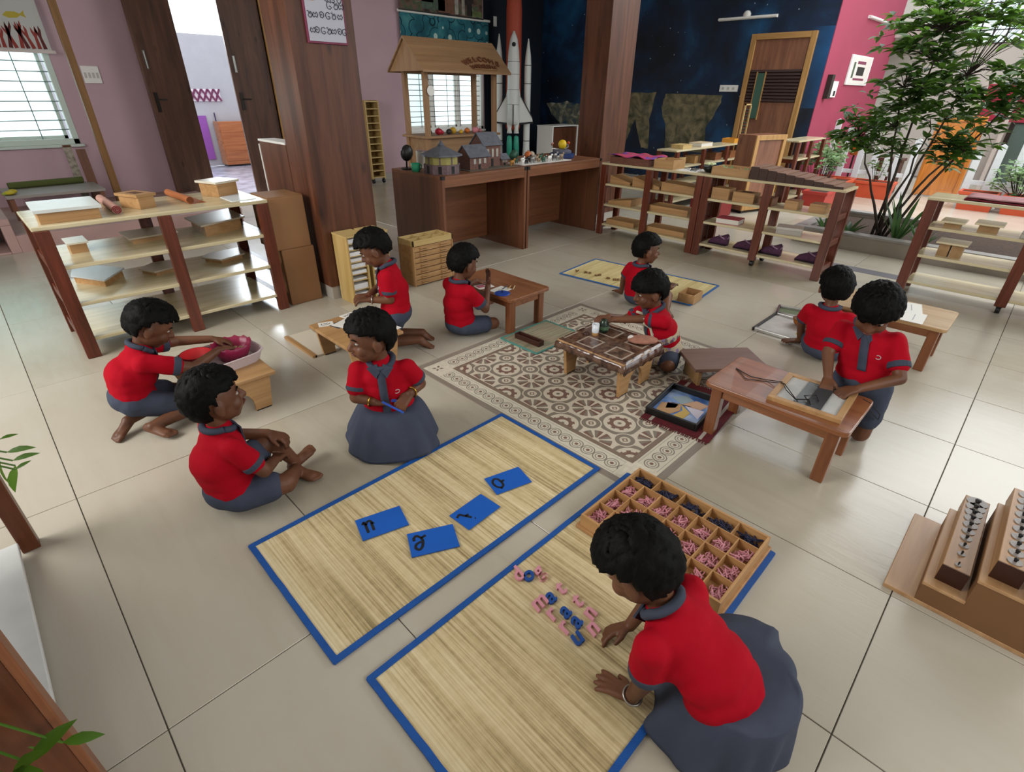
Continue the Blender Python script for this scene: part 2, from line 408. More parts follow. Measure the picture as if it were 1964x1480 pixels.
# patterned cement-tile inlay
def piece(name, x0, x1, y0, y1, m, h=0.0015, cache={}):
    g = 0.0004
    t = MB().box(x0 + g, x1 - g, y0 + g, y1 - g, -0.001, h).build(name, m, floor, bevel=0.0006, seg=1)
    return t
def grid(name, xs, ys, m, h=0.0015):
    first = None
    for a in xs:
        for c in ys:
            if first is None: first = piece(name, a[0], a[1], c[0], c[1], m, h); o = (a[0], c[0])
            else:
                d = first.copy(); COL.objects.link(d); d.parent = floor; d.location = (a[0] - o[0], c[0] - o[1], 0)
sp = lambda a, n, s=0.2: [(a + s * k, a + s * (k + 1)) for k in range(n)]
IX0, IX1, IY0, IY1 = 1.70, 2.90, 0.92, 2.12
grid('patterned_tile', sp(IX0, 6), sp(IY0, 6), M_INLAY)
for a, c in (((IX0 - .025, IX0), (IY0 - .025, IY1 + .025)), ((IX1, IX1 + .025), (IY0 - .025, IY1 + .025))): piece('brown_band', a[0], a[1], c[0], c[1], M_INBAND)
for c in ((IY0 - .025, IY0), (IY1, IY1 + .025)): piece('brown_band', IX0, IX1, c[0], c[1], M_INBAND)
BW = 0.122
grid('border_tile', sp(IX0, 6), [(IY0 - .025 - BW, IY0 - .025)], M_BORDX); grid('border_tile', sp(IX0, 6), [(IY1 + .025, IY1 + .025 + BW)], M_BORDX)
grid('border_tile', [(IX0 - .025 - BW, IX0 - .025)], sp(IY0, 6), M_BORDY); grid('border_tile', [(IX1 + .025, IX1 + .025 + BW)], sp(IY0, 6), M_BORDY)
M_CORN = mat('corner_cement_tile', 'cbc3b1', 0.42, var=0.12, vscale=40)
for a in ((IX0 - .025 - BW, IX0), (IX1, IX1 + .025 + BW)):
    for c in ((IY0 - .025 - BW, IY0), (IY1, IY1 + .025 + BW)):
        k = piece('corner_tile', a[0] + (.025 if 0 else 0), a[1], c[0], c[1], M_CORN, 0.0008)
        mx, my = (a[0] + a[1]) / 2, (c[0] + c[1]) / 2; mx += -0.012 if a[0] < 2 else 0.012; my += -0.012 if c[0] < 1.5 else 0.012
        fl = MB()
        for s in range(4):
            an = PI / 4 + s * PI / 2
            fl.prism([(mx + math.cos(an) * d - math.sin(an) * e, my + math.sin(an) * d + math.cos(an) * e) for d, e in ((0.006, 0), (0.02, -0.009), (0.036, 0), (0.02, 0.009))], 0.0008, 0.0012)
        fl.build('corner_flower', M_INBAND, k)
OX0, OX1, OY0, OY1 = IX0 - .025 - BW, IX1 + .025 + BW, IY0 - .025 - BW, IY1 + .025 + BW
E_ = 0.036
M_STRIPY = wood('grey_edge_strip_y', '94897d', '7c7166', 'Y', 1.0, 0.35)
for y in (OY0 - E_, OY1): grid('edge_strip', sp(OX0, 2, (OX1 - OX0) / 2), [(y, y + E_)], M_STRIP)
for x in (OX0 - E_, OX1): grid('edge_strip', [(x, x + E_)], sp(OY0 - E_, 2, (OY1 - OY0 + 2 * E_) / 2), M_STRIPY)
# dark threshold band between hall and courtyard
M_THRESH = mat('slate_threshold', '6d6a70', 0.3, var=0.1)
for k in range(8):
    y = 2.95 - 0.75 * (k + 1)
    MB().box(5.62, 5.78, y + .002, y + .748, -0.001, 0.002).build('threshold_strip', M_THRESH, floor, bevel=0.001, seg=1)

# walls
YW, XW, YR, ZC = 8.75, 9.65, 3.07, 3.4
W1 = (-1.2, 1.22, 0.80, 2.25); D1 = (2.61, 3.76, 0.0, 2.60); W2 = (6.06, 7.94, 0.75, 2.15)
mb = MB()
xs = [-3.2, W1[0], W1[1], D1[0], D1[1], W2[0], W2[1], 7.98]
mb.box(-3.2, W1[0], YW, YW + .18, 0, ZC).box(W1[1], D1[0], YW, YW + .18, 0, ZC).box(D1[1], W2[0], YW, YW + .18, 0, ZC).box(W2[1], 7.98, YW, YW + .18, 0, ZC)
for q in (W1, W2): mb.box(q[0], q[1], YW, YW + .18, 0, q[2]).box(q[0], q[1], YW, YW + .18, q[3], ZC)
mb.box(D1[0], D1[1], YW, YW + .18, D1[3], ZC)
structure('wall_back', mb, M_PINK)
structure('wall_corner', MB().box(7.98, XW + .15, YW, YW + .18, 0, ZC), M_NAVYWALL)
structure('wall_right', MB().box(XW, XW + .18, YR + .01, YW, 0, ZC), M_MURAL)
structure('wall_courtyard', MB().box(XW + .002, 13.0, YR, YR + .18, 0, 4.6), M_CRIMSON)
structure('wall_left', MB().box(-3.2, -3.05, -5.5, 1.6, 0, ZC).box(-3.2, -3.05, 4.6, YW, 0, ZC).box(-3.2, -3.05, 1.6, 4.6, 0, 1.2).box(-3.2, -3.05, 1.6, 4.6, 3.0, ZC), M_WHITEWALL)
structure('wall_front', MB().box(-3.2, 0, -5.5, -5.35, 0, ZC).box(3.2, 7.4, -5.5, -5.35, 0, ZC).box(0, 3.2, -5.5, -5.35, 0, 1.2), M_WHITEWALL)
structure('ceiling', MB().box(-3.2, XW, 3.0, YW, ZC, ZC + .1).box(-3.2, 6.2, -5.5, 3.0, ZC, ZC + .1), M_CEIL)
bb = MB().box(D1[1] + .08, W2[0] + 1.9, YW - .015, YW, 0, 0.1)
structure('baseboard_back', bb, mat('grey_skirting', 'a9a29a', 0.4))
MB().box(-3.05, D1[0] - .08, YW - .015, YW, 0, 0.1).build('baseboard_left', MATS['grey_skirting'])['kind'] = 'structure'

# windows
M_SASH = mat('pale_green_frame', 'c3cfc6', 0.45)
M_GRILLE = mat('green_grey_grille', '6f8580', 0.5)
def window(name, q, mull, barz, frame_m, grille_m, pane_m):
    x0, x1, z0, z1 = q; f = MB(); t = 0.06
    f.box(x0, x0 + t, YW - .01, YW + .12, z0, z1).box(x1 - t, x1, YW - .01, YW + .12, z0, z1).box(x0, x1, YW - .01, YW + .12, z0, z0 + t).box(x0, x1, YW - .01, YW + .12, z1 - t, z1)
    w = f.build(name, frame_m, bevel=0.004); w['kind'] = 'structure'
    edges = [x0 + t] + mull + [x1 - t]
    for c in mull: MB().box(c - .03, c + .03, YW + .03, YW + .09, z0 + t, z1 - t).build('mullion', frame_m, w, bevel=0.003)
    for a, c in zip(edges[:-1], edges[1:]):
        s = MB(); a += .03; c -= .03
        s.box(a, a + .035, YW + .06, YW + .1, z0 + t, z1 - t).box(c - .035, c, YW + .06, YW + .1, z0 + t, z1 - t).box(a, c, YW + .06, YW + .1, z0 + t, z0 + t + .035).box(a, c, YW + .06, YW + .1, z1 - t - .035, z1 - t)
        s.build('sash', frame_m, w)
        MB().box(a + .03, c - .03, YW + .078, YW + .083, z0 + t + .03, z1 - t - .03).build('pane', pane_m, w)
    z = z0 + t + 0.1; me = None
    while z < z1 - t:
        if me is None: me = MB().cyl((x0 + t, YW + .03, z), (x1 - t, YW + .03, z), 0.006, n=6).build('grille_bar', grille_m, w); zz = z
        else: c = me.copy(); COL.objects.link(c); c.parent = w; c.location = (0, 0, z - zz)
        z += barz
    for c in [x0 + t + (x1 - x0) * k / 6 for k in range(1, 6)]:
        MB().cyl((c, YW + .03, z0 + t), (c, YW + .03, z1 - t), 0.006, n=6).build('grille_upright', grille_m, w)
    MB().box(x0 - .03, x1 + .03, YW - .05, YW + .02, z0 - .03, z0).build('window_sill', frame_m, w, bevel=0.004)
    return w
window('window_1', W1, [0.35, -0.45], 0.1, M_SASH, M_GRILLE, M_FROST)
window('window_2', W2, [6.7, 7.33], 0.085, M_WHITE, mat('grey_grille', '75706e', 0.5), M_FROST)

# double door to the next room
d1 = thing('door_1', 'tall brown laminate double door standing open in the pink wall', 'door', (3.18, YW, 0)); d1['kind'] = 'structure'
fr = MB()
fr.box(D1[0] - .07, D1[0], YW - .03, YW + .18, 0, D1[3]).build('frame', M_LAMX, d1, bevel=.004)
MB().box(D1[1], D1[1] + .07, YW - .03, YW + .18, 0, D1[3]).build('frame', M_PALEFRAME, d1, bevel=.004)
MB().box(D1[0] - .07, D1[1] + .07, YW - .03, YW + .18, D1[3], D1[3] + .07).build('frame', M_LAMX, d1, bevel=.004)
def leaf(hinge, ang, width, side):
    R = Matrix.Rotation(ang, 3, 'Z'); h = Vector(hinge)
    P = lambda a, b, c: h + R @ Vector((a, b, c))
    lf = MB().obox(P(width / 2, 0, 1.295), (width, 0.04, 2.57), R).build('door_leaf', M_LAMX, d1, bevel=.003)
    for yy in (-0.035, 0.035):
        g = MB().obox(P(width - .07, yy * .75, 1.25), (0.045, 0.012, 0.22), R); g.cyl(P(width - .07, yy, 1.28), P(width - .19, yy * 1.6, 1.28), 0.009)
        g.build('handle', M_DARKMETAL, lf)
        MB().cyl(P(width - .07, yy * .6, 1.62), P(width - .07, yy * .6, 1.80), 0.012).obox(P(width - .07, yy * .7, 1.71), (0.03, 0.01, 0.2), R).build('tower_bolt', M_STEEL, lf)
    return lf
leaf((D1[0], YW - .02, 0), math.radians(205), 0.62, 1)
leaf((D1[1], YW + .05, 0), math.radians(176), 0.53, -1)

# room beyond the doorway
YF = 12.6
structure('wall_far', MB().box(1.5, 6.5, YF, YF + .15, 0, 2.3), mat('grey_white_wall', 'a8abae', 0.8, var=.04))
M_FARFLOOR = mat('veined_floor', '8d8c98', 0.25, var=0.35, vscale=5)
structure('floor_far', MB().box(1.0, 7.0, YW + .18, YF, -0.05, -0.002), M_FARFLOOR)
structure('wall_side', MB().box(6.5, 6.65, YW + .2, YF, 0, 2.35), M_WHITEWALL)
p0 = (3.752, 12.58, 0.93); p1 = (3.927, 12.58, 0.129)
o = MB().box(p0[0], p1[0], YF - .03, YF, p1[2], p0[2]).build('purple_panel', mat('purple_laminate', '8a4f9e', 0.4), bevel=.003); tag(o, 'tall purple panel on the far white wall seen through the doorway', 'panel')
p0 = (4.095, 12.58, 0.98); p1 = (4.107, 12.58, 0.148)
o = MB().box(p0[0], p1[0], YF - .03, YF, p1[2], p0[2]).build('navy_panel', mat('navy_laminate', '2d2550', 0.4), bevel=.003); tag(o, 'narrow dark violet panel beside the purple one beyond the doorway', 'panel')
p0 = (4.032, 12.3, 0.833); p1 = (4.377, 12.3, 0.032)
t = thing('wooden_cupboard', 'glossy orange brown cupboard standing beyond the doorway', 'cupboard', ((p0[0] + p1[0]) / 2, 12.4, 0))
MB().box(p0[0], p1[0] + .3, 12.3, 12.58, 0.03, p0[2]).build('body', wood('varnished_orange', 'b0703f', '8b4f28', 'X', 1, 0.15, coat=0.5), t, bevel=.006)
MB().box(p0[0] + .02, p1[0] + .25, 12.29, 12.3, 0.1, p0[2] - .04).build('door', MATS['varnished_orange'], t, bevel=.003)
MB().box(p0[0] + .02, p1[0] + .28, 12.32, 12.56, 0, 0.03).build('plinth', M_BLACK, t)
# pierced ventilator
p0 = (3.741, 12.59, 1.395); p1 = (4.299, 12.59, 1.182)
v = thing('ventilator', 'pierced lattice ventilator panel high in the far white wall', 'ventilator', (p0[0], YF, p1[2]))
MB().box(p0[0], p1[0], YF - .01, YF, p1[2], p0[2]).build('backing', mat('ventilator_white', 'e8e4e6', 0.6), v)
nx = 5
for k in range(nx):
    a = p0[0] + (p1[0] - p0[0]) * k / nx; c = p0[0] + (p1[0] - p0[0]) * (k + 1) / nx
    MB().bar((a, YF - .02, p1[2]), (c, YF - .02, p0[2]), .02, .03).build('lattice_bar', mat('plum_paint', '6b3050', 0.5), v)
    MB().bar((a, YF - .03, p0[2]), (c, YF - .03, p1[2]), .02, .03).build('lattice_bar', MATS['plum_paint'], v)

# panelled door in the mural wall
d2 = thing('door_2', 'brown flush door with dark louvre band and green glass strip', 'door', (XW, 3.5, 0)); d2['kind'] = 'structure'
DY0, DY1, DZ = 3.37, 4.18, 2.17
for a in ((DY0 - .08, DY0), (DY1, DY1 + .08)): MB().box(XW - .05, XW + .05, a[0], a[1], 0, DZ + .08).build('frame', M_PALEFRAME, d2, bevel=.006)
MB().box(XW - .05, XW + .05, DY0, DY1, DZ, DZ + .08).build('frame', wood('pale_frame_wood_y', 'b98d55', '98703d', 'Y', 1.2, 0.45), d2, bevel=.006)
dl = MB().box(XW - .02, XW + .02, DY0, DY1, 0.01, DZ).build('door_leaf', M_DOORWOOD, d2, bevel=.003)
for z0, n in ((1.32, 10), (0.62, 4)):
    for k in range(n):
        MB().obox((XW - .025, (DY0 + DY1) / 2, z0 + .045 * k + .02), (0.03, DY1 - DY0 - .02, 0.035), Matrix.Rotation(0.5, 3, 'Y')).build('louvre_slat', mat('dark_louvre', '3b2a27', 0.5), dl)
MB().box(XW - .05, XW - .02, DY1 - .26, DY1 - .14, 1.08, 1.72).build('glass_strip', mat('green_glass', '38584a', 0.15, spec=0.6), dl, bevel=.002)
MB().box(XW - .052, XW - .03, DY1 - .275, DY1 - .26, 1.06, 1.74).box(XW - .052, XW - .03, DY1 - .14, DY1 - .125, 1.06, 1.74).build('glass_bead', M_PALEFRAME, dl)

# painted land areas on the mural
def mural_shape(name, pts, m, label):
    o = MB().add([(XW - .004, y, z) for y, z in pts] + [(XW - .0005, y, z) for y, z in pts], [tuple(range(len(pts)))] + [tuple(reversed(range(len(pts), 2 * len(pts))))] + [(i, len(pts) + i, len(pts) + (i + 1) % len(pts), (i + 1) % len(pts)) for i in range(len(pts))]).build(name, m)
    return tag(o, label, 'mural')
def wob(pts, a=0.015, n=4):
    out = []
    for (x0, y0), (x1, y1) in zip(pts, pts[1:] + pts[:1]):
        for k in range(n): t = k / n; out.append((x0 + (x1 - x0) * t + random.uniform(-a, a), y0 + (y1 - y0) * t + random.uniform(-a, a)))
    return out
mural_shape('land_mural', wob([(4.60, 1.42), (5.68, 1.42), (5.72, 1.2), (5.6, 0.95), (5.52, 0.5), (4.75, 0.5), (4.78, 0.9), (4.68, 1.1), (4.58, 1.3)]), M_LAND, 'brown satellite view land area painted left of the louvred door')
mural_shape('peninsula_mural', wob([(5.86, 1.43), (6.6, 1.43), (6.75, 0.9), (6.72, 0.5), (6.45, 0.55), (6.25, 0.98), (6.05, 0.5), (5.9, 0.5), (5.95, 1.0)]), M_LAND, 'green brown peninsula painted beside the wooden pillar on the mural')
mural_shape('earth_mural', wob([(7.55, 1.22), (8.0, 1.25), (8.55, 1.2), (8.4, 1.0), (8.1, 0.8), (7.7, 0.78), (7.4, 0.95)]), M_EARTH, 'curved blue and white earth painted on the dark wall')

# raised platform and cubby along the back wall
M_PLASTER = mat('pink_plaster', 'a98a84', 0.7, var=0.08, vscale=4)
structure('platform', MB().box(0.2, 2.3, 6.92, YW - .02, 0, 0.16), M_PLASTER)
t = thing('cubby_bench', 'low plastered bench with an open grey cubby at the left edge', 'bench', (-0.4, 7.2, 0))
c = MB(); c.box(-1.4, 0.2, 6.92, 7.6, 0.26, 0.32).box(0.12, 0.2, 6.92, 7.6, 0, 0.26).box(-1.4, 0.2, 7.5, 7.6, 0, 0.26).box(-1.4, 0.12, 6.92, 7.6, 0, 0.02)
c.build('body', M_PLASTER, t, bevel=.006)
MB().box(-1.4, 0.1, 7.47, 7.5, 0.02, 0.26).build('back_panel', mat('grey_board', '5d5653', 0.7), t)

# ================================================================ PILLARS AND LOW WALL
M_SKIRT = mat('pale_skirting', 'a8a198', 0.5)
def pillar(x0, x1, y0, y1, label):
    t = thing('wooden_pillar', label, 'pillar', ((x0 + x1) / 2, (y0 + y1) / 2, 0))
    MB().box(x0, x1, y0, y0 + .012, 0.1, ZC).build('cladding_panel', M_LAM, t)
    MB().box(x0, x0 + .012, y0 + .012, y1, 0.1, ZC).build('cladding_panel', M_LAM, t)
    MB().box(x0 + .012, x1, y0 + .012, y1 - .012, 0.1, ZC).build('core', M_LAM, t)
    MB().box(x0 + .006, x1 - .006, y0 + .006, y1 - .006, 0, 0.1).build('skirting', M_SKIRT, t)
    return t
pillar(1.74, 2.19, 3.67, 4.02, 'square brown laminate pillar with a framed letter chart')
pillar(5.45, 5.95, 3.96, 4.31, 'brown laminate pillar rising between the desks and the mural wall')
t = thing('low_partition', 'low brown laminate partition with a white capping behind the pillar', 'partition', (1.8, 4.27, 0))
MB().box(1.74, 1.86, 4.03, 4.49, 0, 1.07).build('body', M_LAM, t, bevel=.002)
MB().box(1.735, 1.87, 4.03, 4.5, 1.07, 1.085).build('capping', M_WHITE, t, bevel=.002)
MB().box(1.735, 1.75, 4.49, 4.505, 0, 1.05).build('edge_strip', M_WHITE, t)

# ================================================================ FURNITURE
M_POST = wood('red_brown_timber_z', '6f3524', '46200f', 'Z', 1.2, 0.35)
M_BOARD = wood('cream_board_x', 'd2c6a4', 'b9ab86', 'X', 0.8, 0.2, spec=0.5)
M_BEECH = wood('beech_x', 'b78f61', '9a7449', 'X', 1.0, 0.45)
M_BEECHZ = wood('beech_z', 'b78f61', '9a7449', 'Z', 1.0, 0.45)
M_BEECHY = wood('beech_y', 'b78f61', '9a7449', 'Y', 1.0, 0.45)
M_PINE = wood('pine_x', 'cbb07a', 'b0945c', 'X', 1.0, 0.5)
M_PINEZ = wood('pine_z', 'c4a86f', 'ab8c52', 'Z', 1.0, 0.5)
M_DESK = wood('desk_laminate_x', '845538', '6a412a', 'X', 0.8, 0.4)
M_DESKZ = wood('desk_laminate_z', '7a4d35', '5f3a26', 'Z', 0.8, 0.42)
M_TEAK = wood('teak_y', '935f3e', '734527', 'Y', 1.0, 0.3, coat=0.15)
M_TEAKZ = wood('teak_z', '875434', '663b22', 'Z', 1.2, 0.32, coat=0.15)
M_PLYTOP = wood('worn_ply_y', 'b99b73', '9a7950', 'Y', 1.0, 0.4)
M_CARD = mat('brown_board', '8a6340', 0.7, var=0.06, vscale=5)
M_MDF = wood('mdf_x', 'a5835a', '937147', 'X', 0.6, 0.55)
M_IVORY = mat('ivory_laminate', 'd8d2c0', 0.25, spec=0.5)

def open_shelf(label, loc, rz, L=1.2, D=0.33, H=0.76, zs=(0.12, 0.335, 0.55, 0.76), castors=True, mids=1, group=None):
    t = thing('open_shelf', label, 'shelf', loc, rz, group)
    W = WORLD[t]
    def add(name, m, x0, x1, y0, y1, z0, z1, bev=.004):
        return MB().box(x0, x1, y0, y1, z0, z1).rot(W).build(name, m, t, bevel=bev)
    for i, z in enumerate(zs):
        top = i == len(zs) - 1
        add('shelf_board', M_BOARD, -0.005 if top else 0.05, L + .005 if top else L - .05, 0.0, D, z - .022, z)
    xs = [0.0] + [(L - .07) * (k + 1) / (mids + 1) for k in range(mids)] + [L - .07]
    for k, x in enumerate(xs):
        edge = k in (0, len(xs) - 1)
        for y0, y1 in ((-.012, .03), (D - .035, D + .005)):
            add('post', M_POST, x, x + .07, y0, y1, 0.0 if edge else (0.06 if castors else 0.0), zs[-1] - .022)
        if edge:
            for z in zs[:-1]: add('rail', M_POST, x + .01, x + .06, .03, D - .035, z - .05, z)
        if castors and not edge:
            for y in (0.03, D - .05):
                MB().cyl((x + .02, y, .03), (x + .05, y, .03), .028, n=14).box(x + .015, x + .055, y - .02, y + .02, .05, .07).rot(W).build('castor', M_BLACK, t)
    return t
open_shelf('cream shelf unit with red brown posts in front of the doorway', (0.18, 3.75, 0), 0, 1.24, 0.58, 0.77, (0.12, 0.335, 0.55, 0.77), castors=False)
open_shelf('open shelf with angled wedge trays next to the brown desks', (5.05, 3.63, 0), -PI / 2, 1.2)
open_shelf('open shelf holding beech boxes and purple pouches by the planter', (5.04, 2.42, 0), -PI / 2, 1.22)
open_shelf('open shelf with a maroon cloth on top at the right edge', (5.2, 0.67, 0), -PI / 2, 1.36)
open_shelf('long cream topped shelf standing below the painted mural', (6.82, 3.72, 0), 0, 2.3, 0.3, 0.77, (0.12, 0.34, 0.56, 0.77), mids=2, castors=False)
open_shelf('white topped shelf in the far corner beside the crimson wall', (8.3, 2.72, 0), 0, 1.1, 0.28, 0.88, (0.12, 0.38, 0.64, 0.88), castors=False)

# framed cabinet board between the two far shelves
t = thing('cabinet', 'warm brown cabinet with a framed side panel behind the far shelves', 'cabinet', (7.7, 2.9, 0), -0.28)
W = WORLD[t]
MB().box(-.3, .3, -.02, .25, .04, .97).rot(W).build('body', M_DOORWOOD, t, bevel=.004)
for a in ((-.3, -.24), (.24, .3)): MB().box(a[0], a[1], -.04, -.02, .04, .97).rot(W).build('stile', M_PALEFRAME, t, bevel=.003)
for z in (.04, .91): MB().box(-.24, .24, -.04, -.02, z, z + .06).rot(W).build('rail', M_PALEFRAME, t, bevel=.003)
for a in (-.25, .2): MB().box(a, a + .05, 0, .2, 0, .04).rot(W).build('foot', M_BLACK, t)

# two desks
def desk(x0, x1, label):
    t = thing('desk', label, 'desk', ((x0 + x1) / 2, 4.07, 0))
    MB().box(x0, x1, 3.70, 4.45, 0.765, 0.79).build('top', M_DESK, t, bevel=.002)
    for a in (x0, x1 - .028): MB().box(a, a + .028, 3.70, 4.45, 0, 0.765).build('side_panel', M_DESKZ, t, bevel=.001)
    MB().box(x0 + .028, x1 - .028, 4.25, 4.27, 0.05, 0.765).build('back_panel', M_DESK, t)
    MB().box(x0 + .028, x1 - .028, 3.702, 3.72, 0.70, 0.765).build('apron', M_DESK, t)
    for x in (x0, x1 - .03): MB().box(x - .001, x + .031, 3.697, 3.727, .764, .7905).build('corner_cap', M_BLACK, t)
desk(2.88, 3.92, 'brown laminate desk on the left carrying model houses')
desk(3.935, 5.13, 'brown laminate desk next to the pillar carrying small toys')

# brown cardboard-coloured boxes stacked beside the left shelf
def carton(x0, x1, y0, y1, z0, z1, label):
    t = thing('storage_box', label, 'box', ((x0 + x1) / 2, (y0 + y1) / 2, z0), 0, 'brown boxes beside the left shelf')
    MB().box(x0, x1, y0, y1, z0, z1 - .004).build('body', M_CARD, t, bevel=.006)
    MB().box(x0 + .004, x1 - .004, y0 + .004, (y0 + y1) / 2 - .002, z1 - .004, z1).build('flap', M_CARD, t); MB().box(x0 + .004, x1 - .004, (y0 + y1) / 2 + .002, y1 - .004, z1 - .004, z1).build('flap', M_CARD, t)
carton(1.455, 1.70, 3.77, 4.05, 0, 0.415, 'plain brown storage box on the floor beside the left shelf')
carton(1.43, 1.685, 3.77, 4.06, 0.415, 0.775, 'plain brown storage box stacked on another beside the left shelf')

# wooden tables
def table(label, x0, x1, y0, y1, h, m=M_TEAK, mt=None, leg=0.05, inset=0.03):
    cx, cy = (x0 + x1) / 2, (y0 + y1) / 2
    t = thing('low_table', label, 'table', (cx, cy, 0))
    r = 0.03; pts = []
    for (ax, ay, s) in ((x1 - r, y1 - r, 0), (x0 + r, y1 - r, 1), (x0 + r, y0 + r, 2), (x1 - r, y0 + r, 3)):
        for k in range(5): a = (s + k / 4) * PI / 2; pts.append((ax + r * math.cos(a), ay + r * math.sin(a)))
    MB().prism(pts, h - .022, h).build('tabletop', mt or m, t, bevel=.004)
    i = inset
    for a in (x0 + i, x1 - i - leg):
        for c in (y0 + i, y1 - i - leg):
            MB().box(a, a + leg, c, c + leg, 0, h - .022).build('leg', M_TEAKZ, t, bevel=.005)
    for c in (y0 + i + .01, y1 - i - .03): MB().box(x0 + i + leg, x1 - i - leg, c, c + .02, h - .075, h - .022).build('apron', M_TEAK, t)
    for a in (x0 + i + .01, x1 - i - .03): MB().box(a, a + .02, y0 + i + leg, y1 - i - leg, h - .075, h - .022).build('apron', M_TEAK, t)
    return t
table('low teak table with a lacing frame in front of the standing boy', 2.10, 2.48, 0.23, 0.83, 0.28)
table('low teak table with paper and pencils near the desks', 2.23, 2.62, 2.22, 2.84, 0.26)
table('low table with a pale worn top and loose papers by the right shelf', 3.63, 4.04, 0.15, 0.76, 0.285, mt=M_PLYTOP)

def stool_table(label, x0, x1, y0, y1, h, m=M_BEECH, cover=False, legm=None):
    """small table on two arched end boards"""
    t = thing('floor_table', label, 'table', ((x0 + x1) / 2, (y0 + y1) / 2, 0))
    MB().box(x0, x1, y0, y1, h - .02, h).build('tabletop', m, t, bevel=.005)
    a, b = x0 + .03, x1 - .03; c = (a + b) / 2; w = (b - a)
    for y in (y0 + .03, y1 - .05):
        prof = [(a - .01, h - .02), (a + .015, 0), (a + .015 + w * .26, 0)]
        for k in range(9):
            q = PI - PI * k / 8; prof.append((c + w * .2 * math.cos(q), (h * .16) + (h * .42) * math.sin(q)))
        prof += [(b - .015 - w * .26, 0), (b - .015, 0), (b + .01, h - .02)]
        M = Matrix(((1, 0, 0, 0), (0, 0, -1, y + .02), (0, 1, 0, 0), (0, 0, 0, 1)))
        MB().prism(prof, 0, .02, M).build('end_board', legm or m, t, bevel=.002)
        for q0 in (a + .015, b - .015 - w * .26): MB().box(q0 + .004, q0 + w * .26 - .004, y - .001, y + .021, 0, .006).build('foot_pad', M_BLACK, t)
    MB().box(c - .04, c + .04, y0 + .05, y1 - .05, h - .05, h - .02).build('stretcher', m, t)
    return t
stool_table('small beech floor table carrying the pink basin and red bowl', 0.42, 0.79, 2.44, 2.93, 0.20)
stool_table('small beech floor table with white letter cards', 1.175, 1.535, 2.41, 2.87, 0.20)
t6 = stool_table('small floor table under a clear printed plastic cover on the patterned tiles', 2.06, 2.44, 1.235, 1.68, 0.225)

# plastic cover of the centre table
def cover_material():
    m, b, x = newmat('printed_plastic_cover', 0.12, 0.6)
    p, q = x.pos(True)
    col = x.ramp(x.noise(p, 26, 5, 0.5), [(0.35, '3e2a22'), (0.55, '63483a'), (0.75, '7b6150')])
    u = x.m('SUBTRACT', x.m('FLOORED_MODULO', x.m('DIVIDE', x.m('SUBTRACT', q[0], 2.06), 0.19), 1.0), 0.5); v = x.m('SUBTRACT', x.m('FLOORED_MODULO', x.m('DIVIDE', x.m('SUBTRACT', q[1], 1.235), 0.19), 1.0), 0.5)
    d = x.m('MAXIMUM', x.m('ABSOLUTE', u), x.m('ABSOLUTE', v))
    col = x.mix(x.band(d, 0.25, 0.31), col, lin('a89a8d'))
    x.l.new(col, b.inputs['Base Color']); return m
M_COVER = cover_material()
mb = MB(); nx, ny = 26, 30
x0, x1, y0, y1 = 2.035, 2.465, 1.205, 1.705
for j in range(ny + 1):
    for i in range(nx + 1):
        x = x0 + (x1 - x0) * i / nx; y = y0 + (y1 - y0) * j / ny
        out = max(2.06 - x, x - 2.44, 1.235 - y, y - 1.68, 0)
        w_ = noise.noise(Vector((x * 28, y * 28, 0)))
        z = 0.2275 - (out / .03) * (0.06 + 0.02 * w_) + 0.0006 * w_
        if out > 0:
            cx = min(max(x, 2.054), 2.446); cy = min(max(y, 1.229), 1.686); k = 0.25
            x = cx + (x - cx) * k + (0.004 * w_); y = cy + (y - cy) * k + 0.004 * w_
        mb.v.append(Vector((x, y, z)))
for j in range(ny):
    for i in range(nx): a = j * (nx + 1) + i; mb.f.append((a, a + 1, a + nx + 2, a + nx + 1)); mb.mi.append(0)
tag(mb.build('plastic_cover', M_COVER, smooth=True, solid=0.001), 'brown printed plastic sheet draped over the centre floor table', 'table cover')

# walnut low stool behind the lacing table
t = thing('low_stool', 'low walnut coloured stool standing askew behind the lacing table', 'stool', (2.715, 1.0, 0), math.atan2(-0.25, 0.29))
W = WORLD[t]
M_WAL = wood('walnut_x', '7d6052', '64493c', 'X', 1.0, 0.35)
MB().box(-.21, .21, -.13, .13, .105, .125).rot(W).build('tabletop', M_WAL, t, bevel=.003)
for x in (-.17, .15): MB().box(x, x + .02, -.10, .10, 0, .105).rot(W).build('end_board', M_MDF, t, bevel=.002)
MB().box(-.15, .15, -.02, .02, .06, .105).rot(W).build('stretcher', M_MDF, t)

